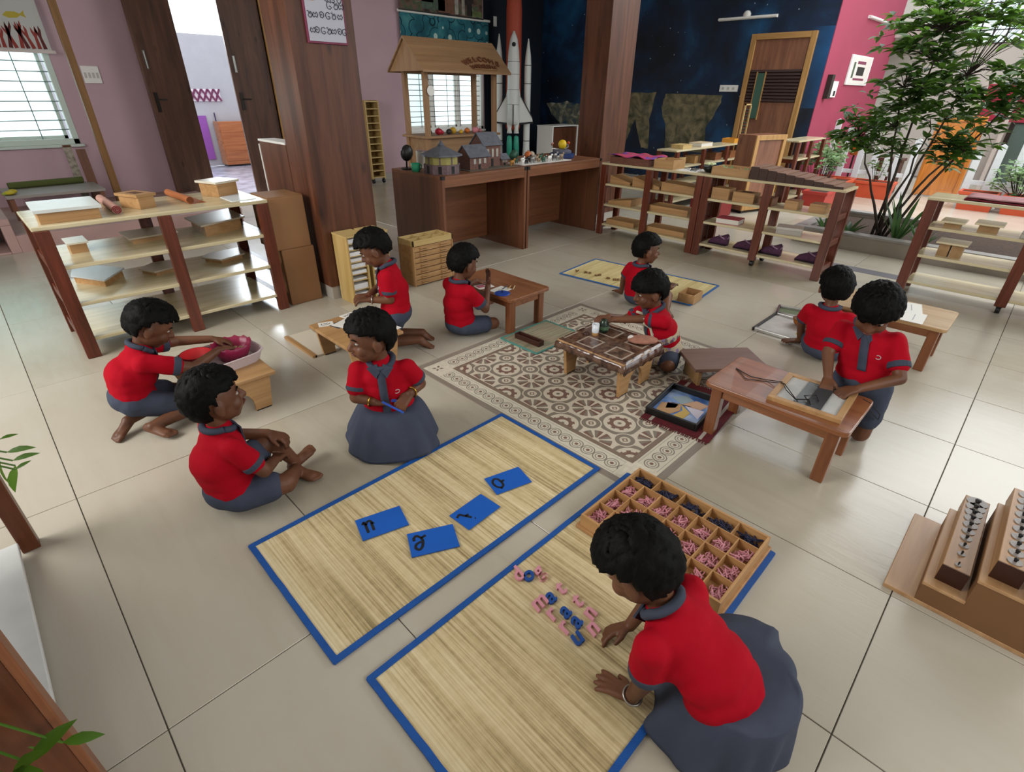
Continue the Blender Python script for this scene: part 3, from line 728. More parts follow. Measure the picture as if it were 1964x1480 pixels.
# paper rack of two pigeon-hole towers
def paper_rack(x0, label):
    y0, y1, h, wd = 3.45, 3.655, 0.50, 0.155
    t = thing('paper_rack', label, 'rack', (x0 + wd / 2, (y0 + y1) / 2, 0), 0, 'pine paper racks by the pillar')
    for a in (x0, x0 + wd - .012): MB().box(a, a + .012, y0, y1, 0, h).build('side_panel', M_PINEZ, t, bevel=.001)
    MB().box(x0 + .012, x0 + wd - .012, y1 - .008, y1, 0, h).build('back_panel', M_PINEZ, t)
    M = Matrix(((1, 0, 0, 0), (0, 0, -1, y1), (0, 1, 0, 0), (0, 0, 0, 1)))
    MB().box(x0 - .004, x0 + wd + .004, y0 - .004, y1, h, h + .012).build('top', M_PINE, t, bevel=.001)
    z = 0.03; k = 0
    while z < h - .03:
        s = MB().box(x0 + .012, x0 + wd - .012, y0 + .006, y1 - .008, z, z + .005).build('shelf', M_PINE, t)
        n = [.045, .04, .012, .022, .028, .022, .026, .018, .03, .02][k % 10]
        MB().box(x0 + .018, x0 + wd - .018, y0 + .012 + .004 * (k % 3), y1 - .03, z + .005, z + .005 + n).build('paper_stack', mat('paper_white', 'dfe0e2', 0.7), s)
        z += [.075, .07, .05, .045, .045, .045, .045, .045, .04, .04][k % 10]; k += 1
paper_rack(1.80, 'pine paper rack with white paper stacks standing against the pillar'); paper_rack(1.985, 'second pine paper rack half hidden behind the kneeling boy')

# inset drawer cabinet
t = thing('drawer_cabinet', 'beech geometry cabinet of shallow drawers in front of the desk', 'cabinet', (2.6, 3.77, 0))
X0, X1, Y0, Y1 = 2.38, 2.79, 3.60, 3.94 if 0 else 3.69
Y0, Y1 = 3.48, 3.69
MB().box(X0, X1, Y0 + .02, Y1, 0, 0.33).build('carcass', M_BEECH, t, bevel=.002)
for a in (X0, X1 - .012): MB().box(a, a + .012, Y0, Y0 + .02, 0, 0.33).build('stile', M_BEECHZ, t)
for k in range(7):
    z = 0.008 + .0455 * k + (0.004 if k > 2 else 0)
    d = MB().box(X0 + .014, X1 - .014, Y0 + .002, Y0 + .02, z, z + .040).build('drawer', M_BEECH, t, bevel=.002)
    for q in (.25, .75):
        xx = X0 + (X1 - X0) * q
        for zz in (.012, .028): MB().box(xx - .035, xx + .035, Y0 - .012, Y0 + .002, z + zz - .005, z + zz + .005).build('pull', M_BEECH, d, bevel=.002)
tr = MB(); tr.box(X0, X1, Y0, Y0 + .012, .33, .375).box(X0, X1, Y1 - .012, Y1, .33, .375).box(X0, X0 + .012, Y0, Y1, .33, .375).box(X1 - .012, X1, Y0, Y1, .33, .375)
tt = tr.build('top_tray', M_PINE, t, bevel=.001)
MB().box(X0 + .012, X1 - .012, (Y0 + Y1) / 2 - .005, (Y0 + Y1) / 2 + .005, .33, .372).build('divider', M_PINE, tt)
for q in (1 / 3, 2 / 3): MB().box(X0 + (X1 - X0) * q - .005, X0 + (X1 - X0) * q + .005, Y0 + .012, Y1 - .012, .33, .372).build('divider', M_PINE, tt)
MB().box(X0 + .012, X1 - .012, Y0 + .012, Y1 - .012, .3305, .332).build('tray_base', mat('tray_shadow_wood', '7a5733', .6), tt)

# tall narrow rack against the pink wall
t = thing('ladder_rack', 'tall narrow pine rack on castors against the pink wall', 'rack', (5.2, 8.55, 0))
for a in (5.06, 5.30): MB().box(a, a + .02, 8.42, 8.68, 0.07, 1.27).build('side_panel', M_PINEZ, t)
for k in range(12):
    MB().box(5.08, 5.30, 8.42, 8.68, 0.09 + .105 * k, 0.105 + .105 * k).build('shelf', M_PINE, t)
MB().box(5.06, 5.32, 8.665, 8.68, 0.07, 1.27).build('back_panel', M_PINEZ, t)
for a in (5.09, 5.29): MB().cyl((a - .015, 8.45, .035), (a + .015, 8.45, .035), .035).build('castor', M_BLACK, t)

# shelf unit in the left foreground
t = None
t = thing('foreground_shelf', 'brown shelf unit with a white base board at the left foreground', 'shelf', (-0.45, 1.35, 0))
M_MAH = wood('mahogany_z', '6d3c20', '4a240f', 'Z', 1.0, 0.4)
for x, y in ((-.26, 2.10), (-.62, 2.10)): MB().box(x - .03, x + .02, y, y + .055, 0, 0.79).build('post', M_MAH, t, bevel=.003)
MB().box(-.59, -.29, 2.11, 2.145, .64, .79).build('end_rail', M_MAH, t)
MB().box(-.62, -.203, .865, .89, 0, .79).build('end_panel', M_MAH, t, bevel=.002)
MB().box(-.203, -.19, .862, .90, 0, .79).build('post', wood('mahogany_edge', '8a5637', '6d3c20', 'Z', 1.0, 0.4), t, bevel=.003)
MB().box(-.64, -.287, 0.89, 2.10, 0.035, 0.055).build('base_board', mat('white_marble_laminate', 'd3d6d4', 0.3, var=0.08, vscale=7), t, bevel=.003)
for z in (.3, .55): MB().box(-.64, -.42, 0.89, 2.10, z - .02, z).build('shelf_board', M_MAH, t, bevel=.003)
MB().box(-.66, -.36, 0.87, 2.17, 0.79, 0.815).build('top_board', M_MAH, t, bevel=.003)

# play market stall
sx0, sx1, sy0, sy1 = 3.88, 4.95, 5.2, 5.62
t = thing('play_stall', 'wooden play market stall with a pitched roof reading WELCOME', 'play stall', ((sx0 + sx1) / 2, (sy0 + sy1) / 2, 0))
M_STALL = wood('stall_ply_x', '9f7c58', '866546', 'X', 0.7, 0.55)
M_STALLZ = wood('stall_ply_z', 'a27c56', '866546', 'Z', 0.9, 0.55)
MB().box(sx0 + .02, sx1 - .02, sy0 + .02, sy0 + .04, 0.02, 0.95).build('front_panel', M_STALL, t)
for x in (sx0 + .02, sx1 - .04): MB().box(x, x + .02, sy0 + .04, sy1, 0.02, 0.95).build('side_panel', M_STALL, t)
MB().box(sx0 - .03, sx1 + .03, sy0 - .03, sy1 + .03, 0.95, 0.975).build('counter', M_STALL, t, bevel=.003)
for x in (sx0, sx1 - .05):
    for y in (sy0, sy1 - .05): MB().box(x, x + .05, y, y + .05, 0, 1.66).build('post', M_STALLZ, t, bevel=.002)
ym = (sy0 + sy1) / 2
def slope(y_e, sgn):
    return MB().add([(sx0 - .1, y_e, 1.59), (sx1 + .12, y_e, 1.59), (sx1 + .12, ym, 1.90), (sx0 - .1, ym, 1.90), (sx0 - .1, y_e, 1.61), (sx1 + .12, y_e, 1.61), (sx1 + .12, ym, 1.92), (sx0 - .1, ym, 1.92)],
                    [(3, 2, 1, 0), (4, 5, 6, 7), (0, 1, 5, 4), (1, 2, 6, 5), (2, 3, 7, 6), (3, 0, 4, 7)]).build('roof_panel', M_STALL, t)
slope(sy0 - .12, 1); slope(sy1 + .12, -1)
for x in (sx0 - .08, sx1 + .08): MB().add([(x, sy0 - .1, 1.60), (x, sy1 + .1, 1.60), (x, ym, 1.89), (x + .015, sy0 - .1, 1.60), (x + .015, sy1 + .1, 1.60), (x + .015, ym, 1.89)], [(0, 1, 2), (5, 4, 3), (0, 3, 4, 1), (1, 4, 5, 2), (2, 5, 3, 0)]).build('gable', M_STALLZ, t)
def text_obj(body, size, M, m, parent, name='lettering', extrude=0.004, font_shear=0.0, space=1.0):
    cu = bpy.data.curves.new(name, 'FONT'); cu.body = body; cu.size = size; cu.align_x = 'CENTER'; cu.align_y = 'CENTER'; cu.extrude = extrude; cu.shear = font_shear; cu.space_character = space
    cu.resolution_u = 3; cu.offset = 0.0016 if name == 'cut_letter' else 0.0
    tmp = bpy.data.objects.new('tmp', cu); COL.objects.link(tmp)
    dg = bpy.context.evaluated_depsgraph_get(); dg.update()
    me = bpy.data.meshes.new_from_object(tmp.evaluated_get(dg)); bpy.data.objects.remove(tmp)
    mb = MB(); mb.add([M @ v.co for v in me.vertices], [tuple(p.vertices) for p in me.polygons]); bpy.data.meshes.remove(me)
    return mb.build(name, m, parent)
roofn = Vector((0, -0.31, 0.33)).normalized(); rup = Vector((0, 0.33, 0.31)).normalized()
def roof_frame(x, k, off=0.008):
    p = Vector((x, sy0 - .12, 1.61)) + rup * k + roofn * off
    return Matrix((Vector((1, 0, 0)), rup, roofn)).transposed().to_4x4() if 0 else Matrix.Translation(p) @ Matrix((Vector((1, 0, 0)), rup, roofn)).transposed().to_4x4()
M_SIGN = wood('sign_letters', '7a4a30', '5c3522', 'X', 1, 0.5)
for k, ch in enumerate('WELCOME'):
    a = (k - 3) / 3; text_obj(ch, 0.095, roof_frame(4.68 + a * .24, 0.175 - .055 * a * a) @ Matrix.Rotation(-a * .35, 4, 'Z'), M_SIGN, t, 'sign_letter', 0.007)
    a = (k - 3) / 3; text_obj(ch, 0.075, roof_frame(4.68 + a * .17, 0.075 - .02 * a * a) @ Matrix.Rotation(-a * .15, 4, 'Z'), M_SIGN, t, 'sign_letter', 0.007)
for k in range(6): MB().obox(roof_frame(4.60 + .035 * k, 0.075).translation, (0.013, 0.05, 0.014), roof_frame(4.6, 0).to_3x3() @ Matrix.Rotation(0.45 - .1 * k, 3, 'Z')).build('sign_letter', M_SIGN, t)
MB().obox(roof_frame(4.68, 0.03).translation, (0.34, 0.012, 0.012), roof_frame(4.6, 0).to_3x3()).build('sign_bar', M_STALL, t)
# things on the stall counter
M_FOOD = [mat('toy_red', 'b02338', 0.4), mat('toy_yellow', 'c9a02e', 0.4), mat('toy_orange', 'c9702c', 0.4), mat('toy_dark', '2d2b2c', 0.5), mat('toy_grey', '75706c', 0.5), mat('toy_pink', 'c77c86', 0.45)]
names = ['grey', 'dark', 'red', 'crimson', 'black', 'yellow', 'golden', 'brown', 'pink', 'rosy']
for k, (px, c) in enumerate(((812, 4), (818, 3), (832, 0), (842, 0), (852, 3), (864, 1), (876, 1), (893, 2), (906, 5), (920, 5))):
    x = 3.93 + (px - 808) / 128 * 0.98; r = 0.028 + 0.008 * (k % 3)
    t_ = thing('toy_food', f'{names[k]} toy food piece, {["first","second","third","fourth","fifth","sixth","seventh","eighth","ninth","last"][k]} from the left on the stall counter', 'toy', (x, 5.3 + .04 * (k % 2), .975), 0, 'toy food on the stall counter')
    MB().ell((x, 5.3 + .04 * (k % 2), .975 + r * .8), (r, r, r * .8)).build('body', M_FOOD[c], t_, smooth=True)
    MB().cyl((x, 5.3 + .04 * (k % 2), .975 + r * 1.4), (x + .004, 5.3 + .04 * (k % 2), .975 + r * 1.9), .004, .002, 6).build('stem', mat('toy_green', '3c6b3a', 0.5), t_)
t = thing('round_tag', 'round white paper tag hanging on the stall post', 'tag', (3.93, 5.19, 1.42))
MB().cyl((3.95, 5.185, 1.42), (3.95, 5.19, 1.42), 0.05, n=24).build('disc', M_PLASTICW, t)
MB().tube([(3.95, 5.187, 1.47), (3.93, 5.19, 1.52), (3.915, 5.198, 1.55)], .0015, 5).build('string', M_BLACK, t)

# ================================================================ ITEMS ON SHELVES
def lidbox(name, label, cat, cx, cy, z, sx, sy, h, lid=0.0, over=0.0, m=M_BEECH, ml=None, rz=0.0, hole=False, group=None, inner=None):
    t = thing(name, label, cat, (cx, cy, z), rz, group); W = WORLD[t]
    a, b = sx / 2, sy / 2
    if inner is None:
        MB().box(-a, a, -b, b, 0, h - lid).rot(W).build('body', m, t, bevel=.002)
        if lid: 
            l = MB().box(-a - over, a + over, -b - over, b + over, h - lid, h).rot(W).build('lid', ml or m, t, bevel=.0015)
            if hole: MB().box(-a * .6, a * .6, -b * .5, b * .5, h - .0005, h + .0006).rot(W).build('slot_shade', mat('shadow_brown', '5a3b24', 0.8), l)  # flat plate on the lid; shade inside the slot put into its dark colour
    else:
        w_ = 0.008
        for n_, q in (('side', (-a, a, -b, -b + w_)), ('side', (-a, a, b - w_, b)), ('end', (-a, -a + w_, -b + w_, b - w_)), ('end', (a - w_, a, -b + w_, b - w_))):
            MB().box(*q, 0, h).rot(W).build(n_, m, t, bevel=.001)
        MB().box(-a + w_, a - w_, -b + w_, b - w_, 0, .006).rot(W).build('base', ml or m, t)
    return t
def rolled_mat(label, p0, p1, r, m, mend, z, flap=0.0, side=1):
    c = ((p0[0] + p1[0]) / 2, (p0[1] + p1[1]) / 2, z); t = thing('rolled_mat', label, 'mat', c)
    a = Vector((p0[0], p0[1], z + r)); b = Vector((p1[0], p1[1], z + r))
    MB().cyl(a, b, r, n=18).build('roll', m, t, smooth=False)
    d = (b - a).normalized(); n = d.cross(Vector((0, 0, 1)))
    sp_ = MB(); pts = []
    for k in range(40): q = k / 39 * 2.6 * 2 * PI; rr = r * (1 - k / 45); pts.append(b + d * .002 + n * rr * math.cos(q) + Vector((0, 0, 1)) * rr * math.sin(q))
    sp_.tube(pts, .0025, 4).build('rolled_edge', mend, t)
    if flap:
        e = n * side; MB().add([a - Vector((0, 0, r)), b - Vector((0, 0, r)), b - Vector((0, 0, r)) + e * flap, a - Vector((0, 0, r)) + e * flap], [(0, 1, 2, 3)]).build('loose_flap', m, t, solid=.003)
    return t
# --- left shelf, top board (z 0.77)
Zt = 0.77
def quadbox(name, label, cat, c4, z0, z1, lid, over, m, ml, hole=False):
    """box whose lid corners are given; sides stand below it"""
    c4 = [Vector((p[0], p[1])) for p in c4]; c = sum(c4, Vector((0, 0))) / 4; xx = ((c4[1] - c4[0]) + (c4[2] - c4[3])) / 2; yy = ((c4[3] - c4[0]) + (c4[2] - c4[1])) / 2
    rz = math.atan2(xx.y, xx.x); return lidbox(name, label, cat, c.x, c.y, z0, xx.length - 2 * over, yy.length - 2 * over, z1 - z0, lid, over, m, ml, rz, hole)
quadbox('flat_box', 'wide flat box with a pale lid at the left of the shelf top', 'box', ((0.221, 3.785), (0.521, 3.791), (0.524, 4.12), (0.217, 4.143)), Zt, .845, .018, .014, M_BEECH, mat('pale_lid', 'cdd2cf', 0.25, spec=0.5, var=.05))
rolled_mat('rolled pink mat with a red end on the left shelf', (0.603, 4.346), (0.594, 3.857), .024, mat('rose_mat', 'b58a7c', 0.8), mat('deep_red', '7f1d22', 0.7), Zt)
quadbox('slotted_box', 'beech box with a flanged slotted lid on the left shelf', 'box', ((0.678, 3.884), (0.802, 3.944), (0.79, 4.134), (0.681, 4.099)), Zt, .855, .016, .012, M_BEECH, None, True)
rolled_mat('orange brown mat half unrolled on the left shelf', (0.99, 4.338), (1.003, 3.91), .022, mat('terracotta_mat', 'a35f33', 0.75), mat('terracotta_dark', '6b3818', 0.8), Zt, 0.09, -1)
quadbox('lidded_cube_box', 'cube box with a glossy white lid near the doorway side of the shelf', 'box', ((1.16, 3.992), (1.334, 4.088), (1.364, 4.261), (1.183, 4.216)), Zt, .87, .014, .015, M_BEECH, M_IVORY)
tag(MB().box(1.22, 1.38, 3.82, 4.2, Zt, Zt + .004).build('loose_sheet', mat('pale_sheet', 'd5dde0', 0.4)), 'pale thin sheet lying at the right end of the left shelf top', 'sheet')
# second board (0.55)
def platform(name, label, poly, z, foot, h=.055, m=M_MDF, mt=M_IVORY):
    cx = sum(p[0] for p in poly) / len(poly); cy = sum(p[1] for p in poly) / len(poly)
    t = thing(name, label, 'stand', (cx, cy, z))
    MB().prism(poly, z + h - .010, z + h).build('top_plate', mt, t, bevel=.001)
    MB().prism([(cx + (x - cx) * foot, cy + (y - cy) * foot) for x, y in poly], z, z + h - .010).build('foot', m, t)
M_GT = mat('greige_top', 'b4a892', 0.35); M_GT2 = mat('greige_top2', 'b4a892', 0.3)
platform('square_stand', 'small square stand with a white top on the second board', ((0.316, 4.001), (0.422, 4.003), (0.425, 4.192), (0.317, 4.184)), 0.55, .8, .065, M_BEECH)
platform('rectangle_stand', 'long rectangular grey topped stand on the second board', ((0.628, 4.021), (0.913, 4.045), (0.9, 4.285), (0.626, 4.285)), 0.55, .86, .04, M_BEECH, M_GT)
platform('wide_stand', 'wide flat stand with a glossy top beneath the shelf end', ((1.016, 3.885), (1.343, 4.008), (1.359, 4.371), (1.017, 4.23)), 0.55, .82, .085, M_BEECH, M_GT2)
platform('chevron_stand', 'arrow shaped pale topped stand on the third board', ((0.289, 4.204), (0.421, 3.954), (0.571, 4.17), (0.454, 4.358), (0.329, 4.41)), 0.335, .9, .05, M_BEECH, mat('bluish_top', 'bdc3c6', 0.25))
platform('hexagon_stand', 'long hexagonal stand in the middle of the third board', ((0.638, 4.143), (0.698, 3.994), (0.84, 4.037), (0.888, 4.127), (0.866, 4.234), (0.747, 4.239)), 0.335, .86, .035, M_BEECH, M_GT)
platform('pentagon_stand', 'house shaped flat stand at the right of the third board', ((1.033, 4.151), (1.109, 3.992), (1.298, 4.056), (1.34, 4.257), (1.108, 4.231)), 0.335, .86, .035, M_BEECH, M_GT2)

# --- shelf with wedge trays (front X 5.05, Y 3.63 to 2.43)
def wedge(name, label, y0, y1, z, d0=5.10, d1=5.32, hl=.10, hr=.03, m=M_BEECHY, group='sloping wooden trays'):
    t = thing(name, label, 'tray', ((d0 + d1) / 2, (y0 + y1) / 2, z), 0, group)
    vs = [(d0, y0, z), (d1, y0, z), (d1, y1, z), (d0, y1, z), (d0, y0, z + hl), (d1, y0, z + hl), (d1, y1, z + hr), (d0, y1, z + hr)]
    MB().add(vs, [(0, 1, 2, 3), (7, 6, 5, 4), (0, 4, 5, 1), (1, 5, 6, 2), (2, 6, 7, 3), (3, 7, 4, 0)]).build('block', m, t, bevel=.003)
    ys, ye = y0 + (y1 - y0) * .08, y0 + (y1 - y0) * .92
    f = lambda y: hl + (hr - hl) * (y - y0) / (y1 - y0)
    MB().quad((d0 + .02, ys, z + f(ys) + .001), (d1 - .02, ys, z + f(ys) + .001), (d1 - .02, ye, z + f(ye) + .001), (d0 + .02, ye, z + f(ye) + .001)).build('sunk_top', m, t)
wedge('sloping_tray', 'short sloping tray at the pillar end of the second board', 3.54, 3.28, .55, hl=.085, hr=.03)
wedge('sloping_tray', 'longer sloping tray in the middle of the second board', 3.25, 2.92, .55, hl=.10, hr=.03)
wedge('sloping_tray', 'flat topped block beside the sloping trays on the second board', 2.90, 2.53, .55, hl=.085, hr=.07)
wedge('sloping_tray', 'low sloping tray on the third board of the wedge shelf', 3.54, 3.24, .335, hl=.03, hr=.075)
wedge('sloping_tray', 'long rounded block on the third board of the wedge shelf', 3.02, 2.56, .335, hl=.06, hr=.06)
wedge('sloping_tray', 'rounded block on the bottom board near the desks', 3.54, 3.17, .12, hl=.05, hr=.05)
wedge('sloping_tray', 'rounded block on the bottom board by the middle post', 3.03, 2.56, .12, hl=.055, hr=.055)
# wicker tray with folded cloth on top
t = thing('wicker_tray', 'brown wicker tray lined with pink cloth on the shelf top', 'tray', (5.2, 3.3, .76))
M_WICK = mat('wicker', '6b4334', 0.7, var=0.25, vscale=60, bump=0.6, bscale=120)
for q in ((5.06, 5.07, 3.06, 3.54), (5.36, 5.37, 3.06, 3.54), (5.07, 5.36, 3.06, 3.07), (5.07, 5.36, 3.53, 3.54)): MB().box(*q, .76, .83).build('side', M_WICK, t, bevel=.003)
MB().box(5.07, 5.36, 3.07, 3.53, .76, .77).build('base', M_WICK, t)
def cloth_patch(x0, x1, y0, y1, z, amp, nx=16, ny=16, fr=9.0, seed=0.0, drape=None):
    mb = MB()
    for j in range(ny + 1):
        for i in range(nx + 1):
            x = x0 + (x1 - x0) * i / nx; y = y0 + (y1 - y0) * j / ny
            mb.v.append(Vector((x, y, z + amp * (0.5 + noise.noise(Vector((x * fr, y * fr, seed)))))))
    for j in range(ny):
        for i in range(nx): a = j * (nx + 1) + i; mb.f.append((a, a + 1, a + nx + 2, a + nx + 1)); mb.mi.append(0)
    return mb
def cloth_material():
    m, b, x = newmat('pink_blue_cloth', 0.85, 0.2); p, q = x.pos(True)
    x.l.new(x.ramp(x.noise(p, 7, 2), [(0.4, 'b04a5c'), (0.52, 'b5306d'), (0.56, '5a4aa0'), (0.7, 'a8505f')]), b.inputs['Base Color']); return m
tag(cloth_patch(5.04, 5.39, 3.04, 3.56, .832, .022).build('folded_cloth', cloth_material(), smooth=True, solid=.004), 'pink and violet cloth spread over the wicker tray', 'cloth')
lidbox('open_box', 'open beech box behind the wicker tray on the shelf top', 'box', 5.2, 2.90, .76, .24, .22, .085, m=M_BEECHY, inner=True)
t = thing('wire_tray', 'flat tray of black and white wire items on the shelf top', 'tray', (5.18, 2.64, .76))
MB().box(5.08, 5.3, 2.54, 2.74, .76, .765).build('plate', M_PLASTICW, t)
for k in range(7):
    a = random.uniform(0, PI); c = Vector((random.uniform(5.11, 5.27), random.uniform(2.57, 2.71), .772)); MB().tube([c + Vector((math.cos(a + s) * .03, math.sin(a + s) * .03, .004 * math.sin(3 * s))) for s in [q * .5 for q in range(10)]], .003, 5).build('wire_loop', M_BLACK if k % 2 else M_STEEL, t)
t = thing('black_bowl', 'small black bowl holding a pale flower on the shelf top', 'bowl', (5.2, 2.46, .76))
MB().lathe((5.2, 2.46, .76), [(.03, 0), (.055, .02), (.068, .055), (.062, .055), (.045, .02), (.01, .012)]).build('bowl', M_BLACK, t, smooth=True)
for k in range(6): a = k * PI / 3; MB().ell((5.2 + .03 * math.cos(a), 2.46 + .03 * math.sin(a), .835), (.022, .014, .012), Matrix.Rotation(a, 3, 'Z')).build('petal', mat('pale_petal', 'c6cfa0', 0.6), t, smooth=True)
# --- shelf with boxes (front X 5.04, Y 2.42 to 1.20)
t = lidbox('planter_tray', 'open beech tray with small leafy cuttings on the shelf top', 'tray', 5.2, 2.20, .76, .25, .36, .07, m=M_BEECHY, inner=True)
# brown stair: ten graded prisms
M_STAIR = wood('stair_prism', '8d6a52', '6f4e3a', 'X', 1.0, 0.5)
M_STAIRD = mat('stair_end', '3a2117', 0.55)
for k in range(10):
    s = 0.105 - 0.0095 * k; y = 2.0 - sum(0.105 - 0.0095 * q for q in range(k)) - s / 2
    y = 2.005 - 0.078 * k - .039
    t = thing('stair_prism', f'dark brown graded prism, {["tallest","second tallest","third tallest","fourth tallest","fifth tallest","sixth tallest","seventh tallest","third shortest","second shortest","shortest"][k]} of the stair on the shelf top', 'block', (5.2, y, .76), 0, 'graded brown stair prisms')
    MB().box(5.052, 5.38, y - .038, y + .038, .76, .76 + s).build('block', M_STAIR, t, bevel=.0015)
    MB().box(5.05, 5.052, y - .0375, y + .0375, .7605, .7595 + s).build('end_face', M_STAIRD, t)
for k, (y, wd, h, q) in enumerate(((2.255, .17, .10, 'largest beech box'), (2.03, .20, .085, 'wide beech box with an open slot'), (1.825, .12, .07, 'small red brown box'), (1.60, .11, .07, 'small cube box standing alone'), (1.385, .13, .07, 'small box half hidden by the end post'))):
    lidbox('beech_box', f'{q} on the second board of the pouch shelf', 'box', 5.15, y, .55, .14, wd, h, .012, 0, M_BEECHY if k != 2 else M_DESK, hole=k == 1, group='small boxes on the second board')
def book(label, cx, cy, z, sx, sy, h, mc, rz=0):
    t = thing('book', label, 'book', (cx, cy, z), rz); W = WORLD[t]; a, b = sx / 2, sy / 2
    MB().box(-a, a, -b, b, 0, .004).rot(W).build('cover', mc, t); MB().box(-a, a, -b, b, h - .004, h).rot(W).build('cover', mc, t); MB().box(a - .004, a, -b, b, .004, h - .004).rot(W).build('spine', mc, t)
    MB().box(-a + .003, a - .005, -b + .004, b - .004, .004, h - .004).rot(W).build('page_block', mat('page_white', 'd4d0c6', 0.8), t)
book('thick book with a crimson cover on the third board', 5.16, 2.14, .335, .17, .22, .05, mat('crimson_cover', 'a02a42', 0.4), 0.1)
lidbox('wrapped_box', 'pale grey wrapped box lying askew on the third board', 'box', 5.16, 1.58, .335, .16, .21, .06, .02, .002, mat('grey_wrap', 'a29c94', 0.5), mat('grey_wrap2', 'b9b4ac', 0.45), 0.25)
# purple pouches
M_PUR = mat('purple_cloth', '4a2a44', 0.85, var=.2, vscale=30); M_PURL = mat('mauve_trim', '8f7088', 0.8)
for k, y in enumerate((2.21, 1.95, 1.70, 1.37)):
    t = thing('cloth_slipper', f'dark purple cloth slipper, {["nearest the middle post","second from the middle post","third from the middle post","half hidden behind the end post"][k]}', 'slipper', (5.15, y, .12), 0, 'purple slippers on the bottom board')
    pf = [(-.10, .008), (-.07, .03), (-.02, .038), (.04, .04), (.085, .045), (.10, .03)]
    mb = MB(); n = 12
    for yy, rr in pf:
        for i in range(n):
            a = 2 * PI * i / n; hz = rr * (0.8 + .5 * (yy + .1) / .2)
            mb.v.append(Vector((5.15 + rr * math.cos(a), y - yy, .12 + max(0, hz + hz * math.sin(a)))))
    for q in range(len(pf) - 1):
        for i in range(n): mb.f.append((q * n + i, q * n + (i + 1) % n, (q + 1) * n + (i + 1) % n, (q + 1) * n + i)); mb.mi.append(0)
    mb.f += [tuple(reversed(range(n))), tuple(range((len(pf) - 1) * n, len(pf) * n))]; mb.mi += [0, 0]
    mb.build('upper', M_PUR, t, smooth=True)
    MB().tube([(5.15 + .043 * math.cos(a), y - .05 - .05 * math.sin(a), .20 + .012 * math.sin(2 * a)) for a in [q * PI / 8 for q in range(17)]], .006, 6).build('opening_trim', M_PURL, t)
    MB().tube([(5.12, y + .03, .165), (5.15, y + .0, .195), (5.18, y + .03, .165)], .005, 6).build('strap', M_PURL, t)
    MB().box(5.115, 5.185, y - .10, y + .09, .12, .126).build('sole', M_BLACK, t, bevel=.002)
# --- right shelf (front X 5.2)
mb = MB(); 
M_MAR = mat('maroon_cloth', '6a1524', 0.85, var=.15, vscale=25)
M_MARP = mat('faded_pink_cloth', '9d6f72', 0.85, var=.15, vscale=15)
t = thing('folded_runner', 'maroon runner folded along the top of the right shelf', 'cloth', (5.37, -.05, .76))
cloth_patch(5.22, 5.50, -.62, .46, .765, .006, 10, 24).build('under_fold', M_MAR, t, smooth=True, solid=.008)
cloth_patch(5.235, 5.50, -.62, .45, .779, .007, 10, 24, seed=3).build('top_fold', M_MARP, t, smooth=True, solid=.008)
def pedestal(label, y, wd, z, h, tall=False):
    t = thing('pedestal_stand', label, 'stand', (5.33, y, z), 0, 'ivory topped stands on the right shelf')
    MB().box(5.24, 5.44, y - wd / 2, y + wd / 2, z + h - .014, z + h).build('top_plate', mat('ivory_plate', 'cfc3a2', 0.35), t, bevel=.002)
    for s in ((-.38, -.03), (.03, .38)) if tall else ((-.34, .34),): MB().box(5.27, 5.41, y + s[0] * wd, y + s[1] * wd, z, z + h - .014).build('foot', M_MDF, t)
pedestal('low ivory topped stand at the left end of the second board', .47, .15, .55, .05); pedestal('low ivory topped stand in the middle of the second board', .255, .17, .55, .065)
pedestal('tall split foot stand with an ivory top on the third board', .42, .20, .335, .11, True)
book('flat pale book at the frame edge of the right shelf', 5.32, -.02, .55, .16, .17, .03, mat('pale_cover', 'bdb4a6', 0.5))
# far shelf items
book('pale box file lying on the long far shelf', 7.75, 3.87, .77, .34, .2, .05, mat('cream_cover', 'cdb692', 0.5)); lidbox('far_box', 'small pale box at the left end of the far shelf', 'box', 7.2, 3.87, .77, .25, .18, .05, .01, .004, M_PINE)
lidbox('orange_tray', 'orange tray near the right end of the far shelf', 'tray', 8.75, 3.87, .77, .25, .2, .06, m=mat('orange_plastic', 'c98a30', 0.4), inner=True)
t = thing('bead_frame', 'upright pale wooden bead frame on the far shelf', 'bead frame', (8.98, 3.82, .77))
for x in (8.87, 9.07): MB().box(x, x + .02, 3.81, 3.83, .77, 1.30).build('upright', M_PINEZ, t)
for z in (.80, 1.28): MB().box(8.87, 9.09, 3.81, 3.83, z, z + .02).build('cross_bar', M_PINE, t)
for k in range(9):
    r_ = MB().cyl((8.89, 3.82, .86 + .045 * k), (9.07, 3.82, .86 + .045 * k), .003, n=6).build('rod', M_STEEL, t)
    b_ = MB()
    for q in range(5): b_.ell((8.92 + .024 * q, 3.82, .86 + .045 * k), .011, n=8, m=6)
    b_.build('bead_row', M_BLACK, r_, smooth=True)
for x in (8.86, 9.06): MB().box(x, x + .04, 3.76, 3.88, .77, .79).build('foot', M_PINE, t)
for k, (x, w_) in enumerate(((7.1, .2), (7.6, .26), (8.2, .2), (8.7, .22))):
    lidbox('far_box', f'{["pale","tan","brown","reddish"][k]} box on the second board of the far shelf', 'box', x, 3.86, .56, w_, .16, .1, .012, .003, [M_PINE, M_BEECH, M_DESK, M_TEAK][k])
lidbox('red_crate', 'red crate lying below the far shelf', 'crate', 7.0, 3.2, 0, .5, .35, .26, m=mat('crate_red', '7d2020', 0.5), inner=True)

